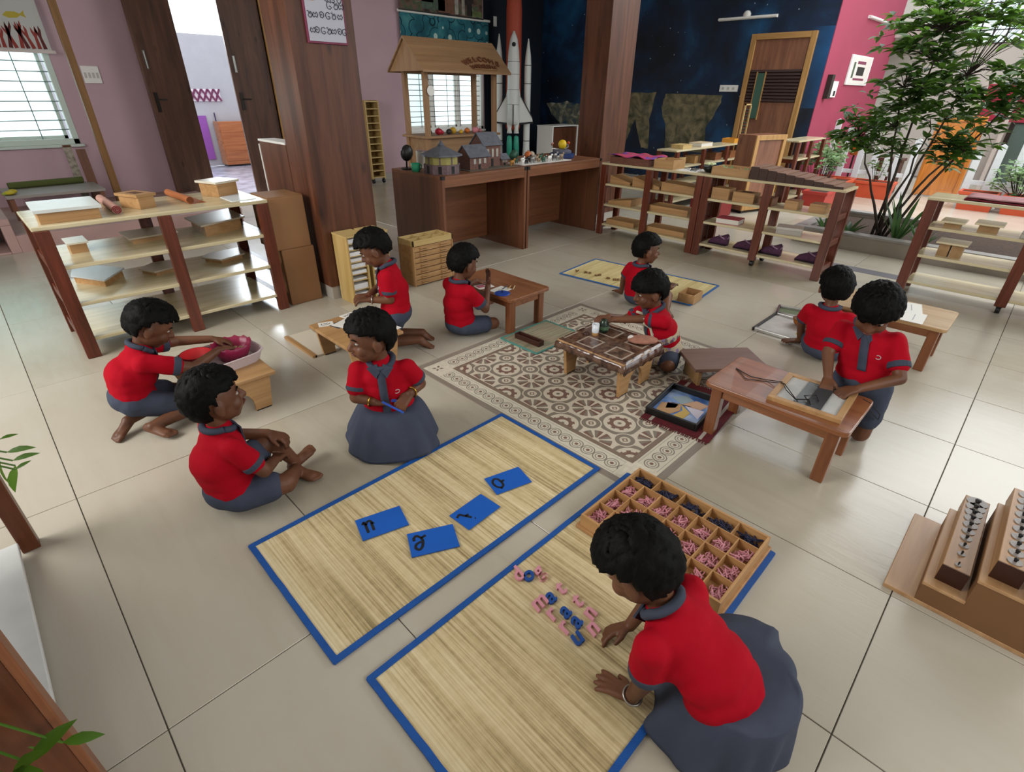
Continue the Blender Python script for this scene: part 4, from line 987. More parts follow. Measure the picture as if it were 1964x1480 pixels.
# ================================================================ DESK TOP MODELS
M_HROOF = mat('slate_roof', '5c5f68', 0.6, var=.2, vscale=30); M_HBRICK = mat('model_brick', '6b4a40', 0.7, var=.3, vscale=70); M_HWALL = mat('model_wall_mauve', '6c5a5e', 0.7, var=.25, vscale=50); M_HYEL = mat('model_window_yellow', '9d9557', 0.6)
zd = .79
t = thing('model_hall', 'octagonal cardboard model hall with a grey pointed roof', 'model house', (3.06, 3.92, zd))
def ngon(cx, cy, r, n=8, a0=PI / 8): return [(cx + r * math.cos(a0 + 2 * PI * k / n), cy + r * math.sin(a0 + 2 * PI * k / n)) for k in range(n)]
MB().prism(ngon(3.06, 3.92, .165), zd, zd + .075).build('lower_wall', M_HWALL, t); MB().prism(ngon(3.06, 3.92, .15), zd + .075, zd + .14).build('upper_wall', M_HYEL, t)
MB().lathe((3.06, 3.92, zd + .14), [(.185, 0), (.18, .012), (.03, .075), (.03, .078)], 8).build('roof', M_HROOF, t); MB().lathe((3.06, 3.92, zd + .21), [(.022, 0), (.03, .015), (.012, .035), (.004, .05)], 10).build('finial', M_HROOF, t)
for k in range(8):
    a = PI / 4 * k; R = Matrix.Rotation(a, 3, 'Z'); c = Vector((3.06, 3.92, 0)) + R @ Vector((.149, 0, zd + .035))
    MB().obox(c, (.012, .03, .06), R).build('doorway', M_BLACK, t); MB().obox(Vector((3.06, 3.92, 0)) + R @ Vector((.138, 0, zd + .105)), (.012, .012, .055), R).build('pilaster', M_HWALL, t)
def gable_house(t, x0, x1, y0, y1, h, rh, along='y', mw=M_HBRICK):
    MB().box(x0, x1, y0, y1, zd, zd + h).build('wall', mw, t)
    ym_ = (y0 + y1) / 2; e = .015
    MB().add([(x0, y0, zd + h), (x0, y1, zd + h), (x0, ym_, zd + h + rh), (x1, y0, zd + h), (x1, y1, zd + h), (x1, ym_, zd + h + rh)], [(0, 2, 1), (3, 4, 5), (0, 3, 5, 2), (2, 5, 4, 1), (0, 1, 4, 3)]).build('gable', mw, t)
    for s in (0, 1):
        ye = y0 - e if s == 0 else y1 + e
        MB().add([(x0 - e, ye, zd + h - .012), (x1 + e, ye, zd + h - .012), (x1 + e, ym_, zd + h + rh + .006), (x0 - e, ym_, zd + h + rh + .006)], [(0, 1, 2, 3)]).build('roof_slope', M_HROOF, t, solid=.006)
    for k in range(3):
        MB().box(x0 + (x1 - x0) * (.18 + .27 * k), x0 + (x1 - x0) * (.30 + .27 * k), y0 - .004, y0, zd + h * .45, zd + h * .8).build('window', mat('model_window', 'a9a59c', 0.4), t)
    MB().box((x0 + x1) / 2 - .012, (x0 + x1) / 2 + .012, y0 - .004, y0, zd, zd + h * .38).build('doorway', M_BLACK, t)
t = thing('model_house', 'model house with brick walls and two grey gabled roofs', 'model house', (3.55, 3.92, zd))
gable_house(t, 3.32, 3.55, 3.84, 4.02, .12, .08); gable_house(t, 3.56, 3.78, 3.92, 4.10, .20, .09)
MB().box(3.28, 3.9, 3.80, 4.14, zd, zd + .006).build('base_board', mat('model_ground', '5c564c', 0.9, var=.2, vscale=30), t)
gable_house(t, 3.79, 3.88, 3.92, 4.0, .07, .03)
# clutter at the left end of the desk
t = thing('green_cup', 'small green plastic cup at the left end of the desk', 'cup', (2.80 + .12, 4.12, zd)); MB().lathe((2.92, 4.12, zd), [(.036, 0), (.043, .07), (.039, .07), (.033, .006), (.002, .006)]).build('cup', mat('mint_green', '2f9a72', 0.4), t, smooth=True); MB().tube([(2.96, 4.12, zd + .06), (2.985, 4.12, zd + .045), (2.978, 4.12, zd + .02), (2.955, 4.12, zd + .015)], .005, 6).build('cup_handle', MATS['mint_green'], t)
t = thing('black_lamp', 'black rounded desk lamp head behind the green cup', 'lamp', (2.94, 4.28, zd)); MB().ell((2.94, 4.27, zd + .14), (.06, .045, .07), Matrix.Rotation(.3, 3, 'Y')).build('head', M_BLACK, t, smooth=True); MB().cyl((2.94, 4.29, zd), (2.94, 4.28, zd + .1), .008).build('stem', M_BLACK, t); MB().cyl((2.94, 4.29, zd), (2.94, 4.29, zd + .012), .05, n=20).build('base', M_BLACK, t)
book('upright grey box with a red spine behind the model hall', 3.12, 4.28, zd, .06, .14, .15, mat('grey_red_cover', '8c6a70', 0.5))
M_SILV = mat('silver_toy', '8f8d8a', 0.35, metal=.5)
def figurine(name, label, x, y, m, h=.06, cat='figurine', group=None):
    t = thing(name, label, cat, (x, y, zd), random.uniform(0, 3), group)
    MB().ell((x, y, zd + h * .55), (h * .42, h * .2, h * .24)).build('body', m, t, smooth=True)
    for sx in (-1, 1):
        for sy in (-1, 1): MB().cyl((x + sx * h * .25, y + sy * h * .1, zd), (x + sx * h * .22, y + sy * h * .08, zd + h * .5), h * .06, n=6).build('leg', m, t)
    MB().ell((x + h * .46, y, zd + h * .85), (h * .17, h * .12, h * .14)).build('head', m, t, smooth=True); MB().cyl((x + h * .3, y, zd + h * .6), (x + h * .45, y, zd + h * .85), h * .1, n=6).build('neck', m, t)
figurine('toy_animal', 'grey toy animal beside the green cup', 2.99, 4.0, M_SILV, .09)
figurine('toy_animal', 'yellow toy animal behind the model houses', 3.32, 4.26, mat('toy_amber', 'c58a2c', 0.5), .11)
figurine('toy_animal', 'brown toy animal at the right of the model house', 3.86, 3.84, mat('toy_ochre', 'a8742c', 0.5), .07)
# white mat with little animals on the second desk
tag(MB().box(3.98, 4.72, 3.80, 4.04, zd, zd + .004).build('white_mat', mat('white_felt', 'd9d7d2', 0.9)), 'white felt sheet under the toy animals on the right desk', 'mat')
cols = [M_PLASTICW, M_BLACK, M_SILV, mat('toy_tan', '9a8468', 0.6), mat('toy_darkgreen', '23503c', 0.5)]
zd = .794
for k in range(18):
    figurine('toy_animal', 'tiny toy animal crowded on the white felt sheet', 4.03 + .64 * (k % 9) / 8.5 + random.uniform(-.02, .02), 3.85 + .1 * (k // 9) + random.uniform(-.02, .02), cols[k % 5], .05 + .012 * (k % 3), group='toy animals on the white felt')
zd = .79
for k, (x, y, m, r, q) in enumerate(((4.25, 4.22, cols[4], .04, 'dark green'), (4.33, 4.28, cols[4], .045, 'leafy green'), (4.42, 4.16, mat('toy_ball_orange', 'c5662f', 0.4), .04, 'orange'), (4.52, 4.2, mat('toy_ball_cream', 'b9ac98', 0.4), .035, 'cream'))):
    t = thing('toy_ball', f'{q} ball shaped toy at the back of the right desk', 'toy', (x, y, zd)); MB().ell((x, y, zd + r), r).build('ball', m, t, smooth=True); MB().cyl((x, y, zd + 1.9 * r), (x, y, zd + 2.3 * r), .004, n=6).build('stalk', M_BLACK, t)
t = thing('orrery', 'solar system model with a yellow sun on a blue base', 'model', (4.82, 4.02, zd))
MB().lathe((4.82, 4.02, zd), [(.13, 0), (.135, .012), (.135, .045), (.12, .05), (.03, .052)], 28).build('base', mat('navy_plastic', '1d3566', 0.35), t, smooth=False)
MB().lathe((4.82, 4.02, zd + .05), [(.10, 0), (.105, .02), (.08, .035), (.02, .04)], 24).build('turntable', mat('grey_blue_plastic', '5d6070', 0.4), t); MB().ell((4.82, 4.02, zd + .135), .047, n=18, m=12).build('sun', mat('sun_yellow', 'd6b51c', 0.4), t, smooth=True)
for k, (a, r, s, m) in enumerate(((0.2, .14, .016, 'c9522e'), (1.8, .12, .010, 'c08a80'), (3.0, .15, .012, '8d5a3c'), (4.3, .11, .009, '6a7fa0'))):
    p = Vector((4.82 + r * math.cos(a), 4.02 + r * math.sin(a), zd + .14)); ar = MB().tube([(4.82, 4.02, zd + .09), ((p.x + 4.82) / 2, (p.y + 4.02) / 2, zd + .09), (p.x, p.y, zd + .10), p], .003, 6).build('arm', M_STEEL, t); MB().ell(p, s).build('planet', mat('planet_' + m, m, 0.5), ar, smooth=True)
# small brown cabinet behind the right desk
t = thing('side_cupboard', 'small brown cupboard with white edges behind the right desk', 'cupboard', (7.9, 7.9, 0)); MB().box(8.25, 9.0, 7.6, 7.98, 0, .80).build('body', M_LAM, t); MB().box(8.22, 8.25, 7.58, 7.99, 0, .82).build('edge', M_WHITE, t); MB().box(9.0, 9.03, 7.58, 7.99, 0, .82).build('edge', M_WHITE, t); MB().box(8.22, 9.03, 7.58, 8.0, .82, .84).build('top', M_WHITE, t); t.location.x += .42; t.location.y -= .1

# ================================================================ SPACE SHUTTLE STANDEE
t = thing('shuttle_standee', 'tall white space shuttle model with orange tank in the dark corner', 'model rocket', (8.72, 8.6, 0))
M_SHW = mat('shuttle_white', 'd2d2ce', 0.5); M_SHO = mat('tank_orange', 'a8452f', 0.6); M_SHB = mat('shuttle_black', '121214', 0.5)
xc, yb = 8.72, 8.62
MB().lathe((xc, yb, .75), [(.16, 0), (.19, .05), (.19, 1.95), (.17, 2.15), (.10, 2.45), (.03, 2.6)], 24).build('fuel_tank', M_SHO, t, smooth=True)
for s, zt in ((-1, 2.35), (1, 2.28)):
    b_ = MB().lathe((xc + s * .36, yb, .22), [(.115, 0), (.10, .08), (.085, .25), (.085, zt - .65), (.07, zt - .5), (.012, zt - .22)], 18).build('booster', M_SHW, t, smooth=True)
    for z in (.55, 1.0, 1.55, 1.85): MB().lathe((xc + s * .36, yb, z), [(.087, 0), (.087, .012)], 18).build('band', M_SHB, b_)
    MB().lathe((xc + s * .36, yb, .10), [(.12, 0), (.09, .13)], 16).build('nozzle', mat('nozzle_cream', 'bfb28a', 0.5), b_)
yo = yb - .24
MB().lathe((xc, yo, .86), [(.13, 0), (.15, .1), (.15, 1.0), (.13, 1.2), (.09, 1.4), (.02, 1.52)], 20).build('orbiter_body', M_SHW, t, smooth=True)
for s in (-1, 1):
    pl = [(xc + s * .12, 1.62), (xc + s * .18, 1.35), (xc + s * .49, .98), (xc + s * .51, .90), (xc + s * .12, .88)]
    M = Matrix(((1, 0, 0, 0), (0, 0, -1, yo + .06), (0, 1, 0, 0), (0, 0, 0, 1)))
    w_ = MB().prism(pl if s > 0 else pl[::-1], 0, .03, M).build('wing', M_SHW, t)
    MB().bar((xc + s * .14, yo + .025, .87), (xc + s * .52, yo + .025, .895), .03, .03).build('wing_edge', M_SHB, w_); MB().bar((xc + s * .185, yo + .025, 1.35), (xc + s * .495, yo + .025, .985), .02, .02).build('wing_edge', M_SHB, w_)
    MB().lathe((xc + s * .09, yo + .02, .70), [(.07, 0), (.05, .08), (.08, .2), (.08, .34), (.02, .42)], 14).build('engine_pod', M_SHW, t, smooth=True)
    MB().lathe((xc + s * .09, yo, .22), [(.07, 0), (.075, .3), (.06, .42), (.03, .44)], 14).build('exhaust', mat('teal_exhaust', '2f8f78', 0.4), t, smooth=True)
MB().box(xc - .012, xc + .012, yo - .17, yo - .14, .85, 1.2).build('tail_fin', M_SHB, t)
MB().ell((xc, yo - .09, 2.17), (.05, .05, .04)).build('cockpit', M_SHB, t, smooth=True)
for z in (1.2, 1.45, 1.7, 1.9): MB().lathe((xc, yo, z), [(.1515, 0), (.1515, .006)], 20).build('panel_line', M_DARKMETAL, t)
MB().box(xc - .5, xc + .5, yb - .3, yb + .1, 0, .1).build('base', M_BLACK, t)
t.rotation_euler = (0, 0, -PI / 4); t.scale = (.76, .76, 1.0); t.location = (8.2, 8.15, 0)
tag(MB().box(8.24, 8.32, 8.735, 8.75, 2.5, 2.66).build('wall_switch', M_PLASTICW, bevel=.004), 'small white switch plate on the dark wall above the booster', 'switch')

# ================================================================ WALL HANGINGS
def teal_material():
    m, b, x = newmat('underwater_print', 0.8, 0.2); p, q = x.pos(True)
    base = x.ramp(x.noise(p, 3, 4), [(0.35, '1d4a55'), (0.6, '2f6d78'), (0.8, '54908f')])
    v = x.n.new('ShaderNodeTexVoronoi'); v.inputs['Scale'].default_value = 5; x.l.new(p, v.inputs['Vector'])
    col = x.mix(x.m('LESS_THAN', v.outputs['Distance'], .22), base, lin('a9c1b8')); x.l.new(x.mix(x.band(v.outputs['Distance'], .6, .66), col, lin('123038')), b.inputs['Base Color']); return m
t = thing('underwater_banner', 'teal underwater print banner above the far window', 'banner', (7.05, 8.68, 1.75)); MB().box(6.05, 8.05, 8.68, 8.684, 1.75, 2.55).build('cloth', teal_material(), t); MB().cyl((6.02, 8.68, 2.56), (8.08, 8.68, 2.56), .02).build('rod', M_WHITE, t)
def photo_material():
    m, b, x = newmat('photo_print', 0.6, 0.3); p, q = x.pos(True)
    x.l.new(x.ramp(x.noise(x.scalev(p, 2.2, 1, 3), 1.6, 5, .5), [(.3, '16181a'), (.42, '3d2d24'), (.5, '6b5347'), (.58, '41543a'), (.7, '8d8578')]), b.inputs['Base Color']); return m
t = thing('village_poster', 'large dark photo print of houses hung above the teal banner', 'poster', (7.0, 8.66, 2.4)); sh_ = MB().box(6.05, 7.88, 8.655, 8.66, 2.58, 3.1).build('sheet', photo_material(), t); MB().box(6.03, 7.9, 8.65, 8.665, 2.565, 2.585).build('hem', M_DARKMETAL, t)
for x0, x1, z0, z1, c in ((6.1, 6.75, 2.72, 3.05, '7d4a50'), (6.5, 7.0, 2.62, 2.78, '4a5a4c'), (6.85, 7.2, 2.6, 2.85, '6e4a38'), (7.22, 7.3, 2.6, 2.9, 'a09a90'), (7.38, 7.45, 2.6, 3.0, '8f877c'), (7.5, 7.62, 2.6, 3.1, '241d1a'), (7.6, 7.85, 2.6, 2.68, '5d6a3e')): MB().box(x0, x1, 8.652, 8.655, z0, z1).build('photo_patch', mat('photo_' + c, c, .7, var=.3, vscale=14), sh_)
# coral banner at the left window
t = thing('coral_banner', 'white banner printed with red coral and fish over the left window', 'banner', (0.2, 8.62, 1.74))
MB().box(-1.2, 1.25, 8.64, 8.644, 1.76, 3.2).build('cloth', mat('banner_white', 'bdbdbb', 0.85), t)
MB().box(-1.2, 1.28, 8.635, 8.65, 1.735, 1.765).build('hem_rod', mat('hem_pale', 'cfc4c0', 0.6), t)
M_CORAL = mat('coral_print', '8e3a34', 0.8); M_CORALD = mat('coral_dark', '5c2a2a', 0.8); M_FISHR = mat('fish_red', '8d2440', 0.8); M_FISHY = mat('fish_yellow', 'b5a440', 0.8)
Mp = lambda x, z, a=0: Matrix.Translation((x, 8.64, z)) @ Matrix(((1, 0, 0, 0), (0, 0, -1, 0), (0, 1, 0, 0), (0, 0, 0, 1))) @ Matrix.Rotation(a, 4, 'Z')
for k in range(20):
    x = 1.20 - .05 * k; h = .17 + .1 * random.random(); a = random.uniform(-.25, .25)
    c_ = MB().prism([(-.018, 0), (.018, 0), (.012, h * .5), (.03, h * .8), (.02, h), (0, h * .7), (-.02, h * .95), (-.026, h * .75), (-.012, h * .5)], .0, .002, Mp(x, 1.775, a)); c_.build('coral_print', M_CORAL if k % 3 else M_CORALD, t)
for x, z, m, s, a in ((.58, 2.30, M_FISHR, 1.0, -.15), (1.02, 2.08, M_FISHY, .9, .1), (.90, 2.30, M_CORALD, .8, 1.5), (1.12, 2.26, M_CORALD, .5, 1.2)):
    MB().prism([(s * q[0], s * q[1]) for q in ((-.10, 0), (-.05, .035), (.03, .03), (.07, .008), (.12, .04), (.11, 0), (.12, -.035), (.07, -.008), (.03, -.03), (-.05, -.03))], 0, .002, Mp(x, z, a)).build('fish_print', m, t)
# letter chart on the pillar
t = thing('letter_chart', 'maroon framed chart of round script letters on the pillar', 'chart', (1.96, 3.66, 1.6))
p0 = (1.853, 3.665, 1.675); p1 = (2.125, 3.665, 1.691)
cx0, cx1, cz0 = p0[0] - .005, p1[0], p0[2]
MB().box(cx0, cx1, 3.655, 3.668, cz0, cz0 + .46).build('frame', mat('maroon_frame', '7a2b4a', 0.45), t, bevel=.002)
sh = MB().box(cx0 + .012, cx1 - .012, 3.652, 3.655, cz0 + .012, cz0 + .45).build('sheet', mat('chart_paper', 'b9bac6', 0.6), t)
wd = cx1 - cx0
for k, (u, v, c, s) in enumerate(((.16, .40, '2f86a0', 1), (.40, .40, 'b06a50', 1), (.16, .36, '3f8f5a', 1), (.16, .32, 'b07a3a', 1), (.34, .33, 'c08a52', 1), (.16, .28, '2f7f9a', 1), (.36, .28, '1f6f96', 1.3), (.18, .235, 'b07a3a', 1), (.38, .245, '2f86b0', 1.2), (.66, .42, '7a3a4a', 1.6), (.72, .37, 'b09a3a', 1.1), (.72, .33, '8a3a2a', .8))):
    MB().box(cx0 + wd * u - .024 * s, cx0 + wd * u + .024 * s, 3.650, 3.652, cz0 + v - .014, cz0 + v + .014).build('picture', mat('chart_' + c, c, 0.6), sh)
M_INK = mat('ink', '20222e', 0.7)
def loop_glyph(cx, cz, s, kind):
    pts = []
    if kind == 0: pts = [(-.9, .2), (-.6, .8), (0, .9), (.5, .5), (.5, -.2), (0, -.7), (-.6, -.5), (-.7, 0), (-.3, .3), (0, 0)]
    elif kind == 1: pts = [(.7, .6), (.2, .9), (-.5, .7), (-.8, 0), (-.5, -.7), (.2, -.9), (.7, -.5), (.4, -.1), (0, -.2)]
    elif kind == 2: pts = [(-.8, .8), (-.4, .9), (-.2, .2), (-.6, -.3), (-.2, -.8), (.5, -.7), (.8, 0), (.4, .7), (.0, .5), (.3, .1)]
    else: pts = [(-.9, -.2), (-.5, .6), (0, .1), (.5, .7), (.9, 0), (.5, -.7), (0, -.3), (-.5, -.7), (-.9, -.1)]
    return [(cx + s * x, 3.6505, cz + s * z) for x, z in pts]
for r_, (zz, xs_) in enumerate(((.24, (.58, .72, .88)), (.205, (.62, .78, .92)), (.15, (.12, .25, .42, .56, .70, .86)), (.07, (.14, .26, .40, .54, .66, .82, .93)))):
    for k, u in enumerate(xs_): MB().tube(loop_glyph(cx0 + wd * u, cz0 + zz, .020 if r_ > 1 else .022, (k + r_) % 4), .0022, 5).build('script_letter', M_INK, sh)
# switch boards, tube lights and framed notice
def plate(name, label, cat, x0, x1, z0, z1, y=8.74, n=3):
    t = thing(name, label, cat, ((x0 + x1) / 2, y, z0)); MB().box(x0, x1, y - .012, y + .008, z0, z1).build('plate', M_PLASTICW, t, bevel=.003)
    for k in range(n): c = x0 + (x1 - x0) * (k + .7) / (n + .4); MB().box(c - .012, c + .012, y - .016, y - .012, z0 + (z1 - z0) * .3, z0 + (z1 - z0) * .62).build('rocker', mat('rocker_grey', 'b9b6b0', 0.4), t)
p0 = (1.475, 8.74, 1.629); p1 = (1.651, 8.74, 1.45)
plate('switch_board', 'white electrical switch board on the pink wall', 'switch', p0[0], p1[0], p1[2], p0[2], n=4)
t = thing('mural_switch_board', 'white switch board on the navy mural left of the door', 'switch', (9.64, 4.45, 1.46))
p0 = (9.64, 4.647, 1.557); p1 = (9.64, 4.335, 1.46)
MB().box(9.625, 9.65, p1[1], p0[1], p1[2], p0[2]).build('plate', M_PLASTICW, t, bevel=.003)
for k in range(3): MB().box(9.62, 9.625, p1[1] + .05 + .09 * k, p1[1] + .09 + .09 * k, p1[2] + .03, p0[2] - .03).build('rocker', MATS['rocker_grey'], t)
t = thing('tube_light', 'slim white tube light on the dark mural wall', 'light', (9.6, 4.2, 2.3))
p0 = (9.6, 4.866, 2.47); p1 = (9.6, 3.935, 2.465)
MB().cyl((9.6, p1[1], p1[2]), (9.6, p0[1], p0[2]), .014).build('tube', M_PLASTICW, t); MB().box(9.61, 9.65, p1[1], p0[1], p0[2] - .02, p0[2] + .02).build('batten', M_PLASTICW, t)
p2 = (9.6, 4.419, 2.51); tag(MB().lathe((9.645, p2[1], p2[2]), [(.06, 0), (.055, .03), (.03, .045)], 18, axis=(-1, 0, 0)).build('ceiling_rose', M_PLASTICW, smooth=True), 'small round white fitting above the mural tube light', 'fitting')
t = thing('crimson_tube_light', 'slim white tube light on the crimson wall', 'light', (11.5, 3.0, 2.5))
MB().cyl((11.0, 3.03, 2.51), (12.0, 3.03, 2.51), .018).build('tube', M_PLASTICW, t); MB().box(11.0, 12.0, 3.04, 3.07, 2.49, 2.53).build('batten', M_PLASTICW, t)
t = thing('framed_notice', 'framed white notice hanging on the crimson wall', 'notice', (11.4, 3.05, 1.6)); MB().box(10.72, 11.88, 3.04, 3.068, 1.58, 2.0).build('frame', M_WHITE, t, bevel=.004); s_ = MB().box(10.8, 11.8, 3.036, 3.04, 1.6, 1.98).build('sheet', mat('notice_paper', 'd8cfc6', 0.7), t)
MB().box(11.1, 11.5, 3.033, 3.036, 1.72, 1.84).build('print_block', M_BLACK, s_); MB().box(11.05, 11.5, 3.033, 3.036, 1.88, 1.92).build('print_line', MATS['maroon_frame'], s_); MB().box(11.0, 11.6, 3.033, 3.036, 1.65, 1.68).build('print_line', MATS['maroon_frame'], s_); MB().box(10.86, 10.95, 3.033, 3.036, 1.68, 1.9).build('print_block', mat('print_green', '4a5a44', 0.7), s_)
t = thing('wall_fixture', 'dark hook rack with a white card on the crimson wall', 'hook rack', (10.1, 3.05, 1.5)); MB().box(9.86, 9.98, 3.0, 3.068, 1.38, 1.70).build('rack', M_DARKMETAL, t); MB().box(10.05, 10.36, 3.04, 3.068, 1.40, 1.62).build('card', M_PLASTICW, t); MB().box(10.22, 10.3, 3.035, 3.04, 1.42, 1.49).build('dark_square', M_BLACK, t)

# ================================================================ LEFT PLATFORM ITEMS
t = thing('wooden_pole', 'tall square wooden pole standing on the platform by the window', 'pole', (1.3, 8.0, .16)); MB().box(1.265, 1.335, 7.965, 8.035, .2, 3.3).build('shaft', wood('ochre_pole', '8b6436', '6d4a24', 'Z', 1, .5), t, bevel=.003); MB().box(1.2, 1.4, 7.9, 8.1, .16, .2).build('foot', M_DESK, t, bevel=.004)
t = thing('leaning_board', 'short brown board leaning behind the left shelf', 'board', (1.12, 8.3, .16)); MB().obox((1.14, 8.35, .46), (.09, .03, .62), Matrix.Rotation(-.06, 3, 'X')).build('board', M_DESKZ, t); MB().obox((1.14, 8.33, .2), (.12, .06, .08)).build('foot', M_DESKZ, t)
t = thing('printed_scroll', 'printed paper scroll propped under the left window', 'scroll', (1.02, 8.45, .16)); MB().obox((1.04, 8.5, .48), (.08, .012, .66), Matrix.Rotation(-.05, 3, 'X')).build('paper', mat('scroll_print', '9a9183', 0.8, var=.45, vscale=26), t); MB().cyl((1.0, 8.5, .8), (1.08, 8.5, .8), .012).build('rod', M_DESKZ, t)
t = thing('low_platform_table', 'low grey topped table on the platform holding a green mat', 'table', (.75, 8.0, .16)); MB().box(.28, 1.15, 7.7, 8.4, .38, .41).build('tabletop', mat('grey_laminate', '8d857f', 0.4), t, bevel=.003); 
for x in (.3, 1.09):
    for y in (7.72, 8.34): MB().box(x, x + .04, y, y + .04, .16, .38).build('leg', M_DESKZ, t)
rolled_mat('long moss green rolled mat on the grey platform table', (.36, 8.25), (1.05, 8.32), .035, mat('moss_mat', '4d5426', 0.85), mat('moss_dark', '33381a', 0.85), .41)
t = thing('yellow_cloth', 'crumpled yellow cloth on the grey platform table', 'cloth', (.30, 7.85, .41)); MB().ell((.33, 7.82, .43), (.05, .06, .02)).ell((.36, 7.87, .435), (.04, .03, .024)).build('heap', mat('yellow_fabric', 'b8a528', 0.8, var=.2, vscale=20), t, smooth=True); MB().ell((.29, 7.8, .425), (.03, .03, .012)).build('fold', mat('lime_fabric', '8f9a30', 0.8), t, smooth=True)

# ================================================================ COURTYARD
M_CURB = mat('curb_plaster', '938a7e', 0.7, var=.06, vscale=4); M_CURBTOP = mat('curb_stone', '8b8884', 0.35, var=.15, vscale=9)
M_SOIL = mat('soil', '3a2a20', 0.95, var=.3, vscale=30, bump=.8, bscale=60)
PX0, PX1, PY0, PY1, PH = 6.42, 7.9, -0.4, 1.92, 0.17
t = thing('planter_bed', 'low plastered planter bed with a grey stone rim under the tree', 'planter', ((PX0 + PX1) / 2, (PY0 + PY1) / 2, 0))
for q in ((PX0, PX0 + .1, PY0, PY1), (PX1 - .1, PX1, PY0, PY1), (PX0 + .1, PX1 - .1, PY0, PY0 + .1), (PX0 + .1, PX1 - .1, PY1 - .1, PY1)):
    MB().box(*q, 0, PH - .025).build('wall', M_CURB, t); MB().box(q[0] - .012, q[1] + .012, q[2] - .012, q[3] + .012, PH - .025, PH).build('rim_slab', M_CURBTOP, t, bevel=.003)
MB().box(PX0 + .1, PX1 - .1, PY0 + .1, PY1 - .1, 0, PH - .06).build('soil', M_SOIL, t)

def leaf_material(name, a, b_, c):
    m, b, x = newmat(name, 0.4, 0.5)
    oi = x.n.new('ShaderNodeTexCoord'); n = x.noise(oi.outputs['Object'], 3.0, 2)
    x.l.new(x.ramp(n, [(.3, a), (.5, b_), (.72, c)]), b.inputs['Base Color'])
    b.inputs['Subsurface Weight'].default_value = 0.0
    tr = x.n.new('ShaderNodeBsdfTranslucent'); tr.inputs['Color'].default_value = (*lin(c), 1); mx = x.n.new('ShaderNodeMixShader'); mx.inputs[0].default_value = .35
    x.l.new(b.outputs[0], mx.inputs[1]); x.l.new(tr.outputs[0], mx.inputs[2]); x.l.new(mx.outputs[0], x.n['Material Output'].inputs['Surface']); return m
M_LEAF = leaf_material('tree_leaf', '23381c', '3a5a24', '6f9a38'); M_LEAFP = leaf_material('pale_leaf', '5a7a52', '7fa06e', 'a9c090'); M_LEAFD = leaf_material('blade_leaf', '233a22', '38592e', '55773f')
M_BARK = mat('dark_bark', '3b322a', 0.85, var=.25, vscale=30, bump=.5, bscale=60)

def leaf_geo(L, W, droop=.25):
    """pointed leaf along +X, folded a little at the midrib"""
    prof = [(0, .04), (.2, .7), (.45, 1.0), (.7, .75), (.9, .3), (1, .02)]
    vs = []; fs = []
    for s, w_ in prof:
        z = -droop * L * s * s
        vs += [(L * s, -W / 2 * w_, z + .12 * W * w_), (L * s, 0, z), (L * s, W / 2 * w_, z + .12 * W * w_)]
    for k in range(len(prof) - 1):
        a = 3 * k; fs += [(a, a + 3, a + 4, a + 1), (a + 1, a + 4, a + 5, a + 2)]
    return [Vector(v) for v in vs], fs
def frame_of(d, roll=0.0):
    x = Vector(d).normalized(); up = Vector((0, 0, 1)); y = up.cross(x)
    if y.length < 1e-3: y = Vector((0, 1, 0))
    y.normalize(); z = x.cross(y); M = Matrix((x, y, z)).transposed()
    return M @ Matrix.Rotation(roll, 3, 'X')
def plant_leaves(t, leaves, m, nparts, L, W, name='leaf', droop=.25):
    """leaves: (pos, dir, size, roll); the ones nearest the camera become parts, the others one mass"""
    cam = Vector((0, 0, 1.425)); leaves = sorted(leaves, key=lambda q: (q[0] - cam).length)
    v0, f0 = leaf_geo(L, W, droop); me = bpy.data.meshes.new(name); me.from_pydata([tuple(v) for v in v0], [], f0); me.materials.append(m)
    me.polygons.foreach_set('use_smooth', [True] * len(me.polygons))
    for p, d, s, r in leaves[:nparts]:
        M = Matrix.Translation(p) @ frame_of(d, r).to_4x4() @ Matrix.Scale(s, 4); share(name, me, M, t)
    if len(leaves) > nparts:
        mb = MB()
        for p, d, s, r in leaves[nparts:]:
            R = frame_of(d, r); mb.add([p + R @ (v * s) for v in v0], f0)
        o = mb.build('foliage', m, t, smooth=True); o['kind'] = 'stuff'
rnd = random.Random(11)
t = thing('courtyard_tree', 'slender leafy tree with several dark stems growing in the planter bed', 'tree', (6.78, 1.17, PH - .06))
base = Vector((6.78, 1.17, PH - .07)); stems = []
tops = [(6.7, 1.62, 1.05), (6.75, 1.40, 1.5), (6.85, 1.25, 1.95), (6.85, .95, 1.6), (6.9, .72, 1.15), (6.95, .5, 1.5), (6.8, 1.05, 1.15)]
for k, tp in enumerate(tops):
    tp = Vector(tp); b0 = base + Vector((rnd.uniform(-.06, .06), rnd.uniform(-.08, .08), 0)); pts = []
    for q in range(8):
        s = q / 7; p = b0.lerp(tp, s); p.z = b0.z + (tp.z - b0.z) * s ** .85; p += Vector((rnd.uniform(-.015, .015), rnd.uniform(-.02, .02), 0)); pts.append(p)
    MB().tube(pts, [.016 * (1 - .7 * q / 7) for q in range(8)], 7).build('stem', M_BARK, t, smooth=True); stems.append(pts)
blobs = [((6.8, 1.15, 1.45), (.45, .60, .55), 150), ((6.7, 1.62, 1.12), (.3, .36, .28), 50), ((6.85, 1.4, 1.98), (.4, .5, .38), 80), ((6.85, .62, 1.42), (.4, .42, .42), 75), ((6.85, .82, .98), (.26, .28, .26), 36), ((7.05, .28, 1.72), (.4, .35, .35), 50), ((6.9, .9, 2.0), (.4, .5, .3), 50), ((6.75, 1.25, .98), (.25, .3, .2), 14)]
leaves = []; twigs = MB()
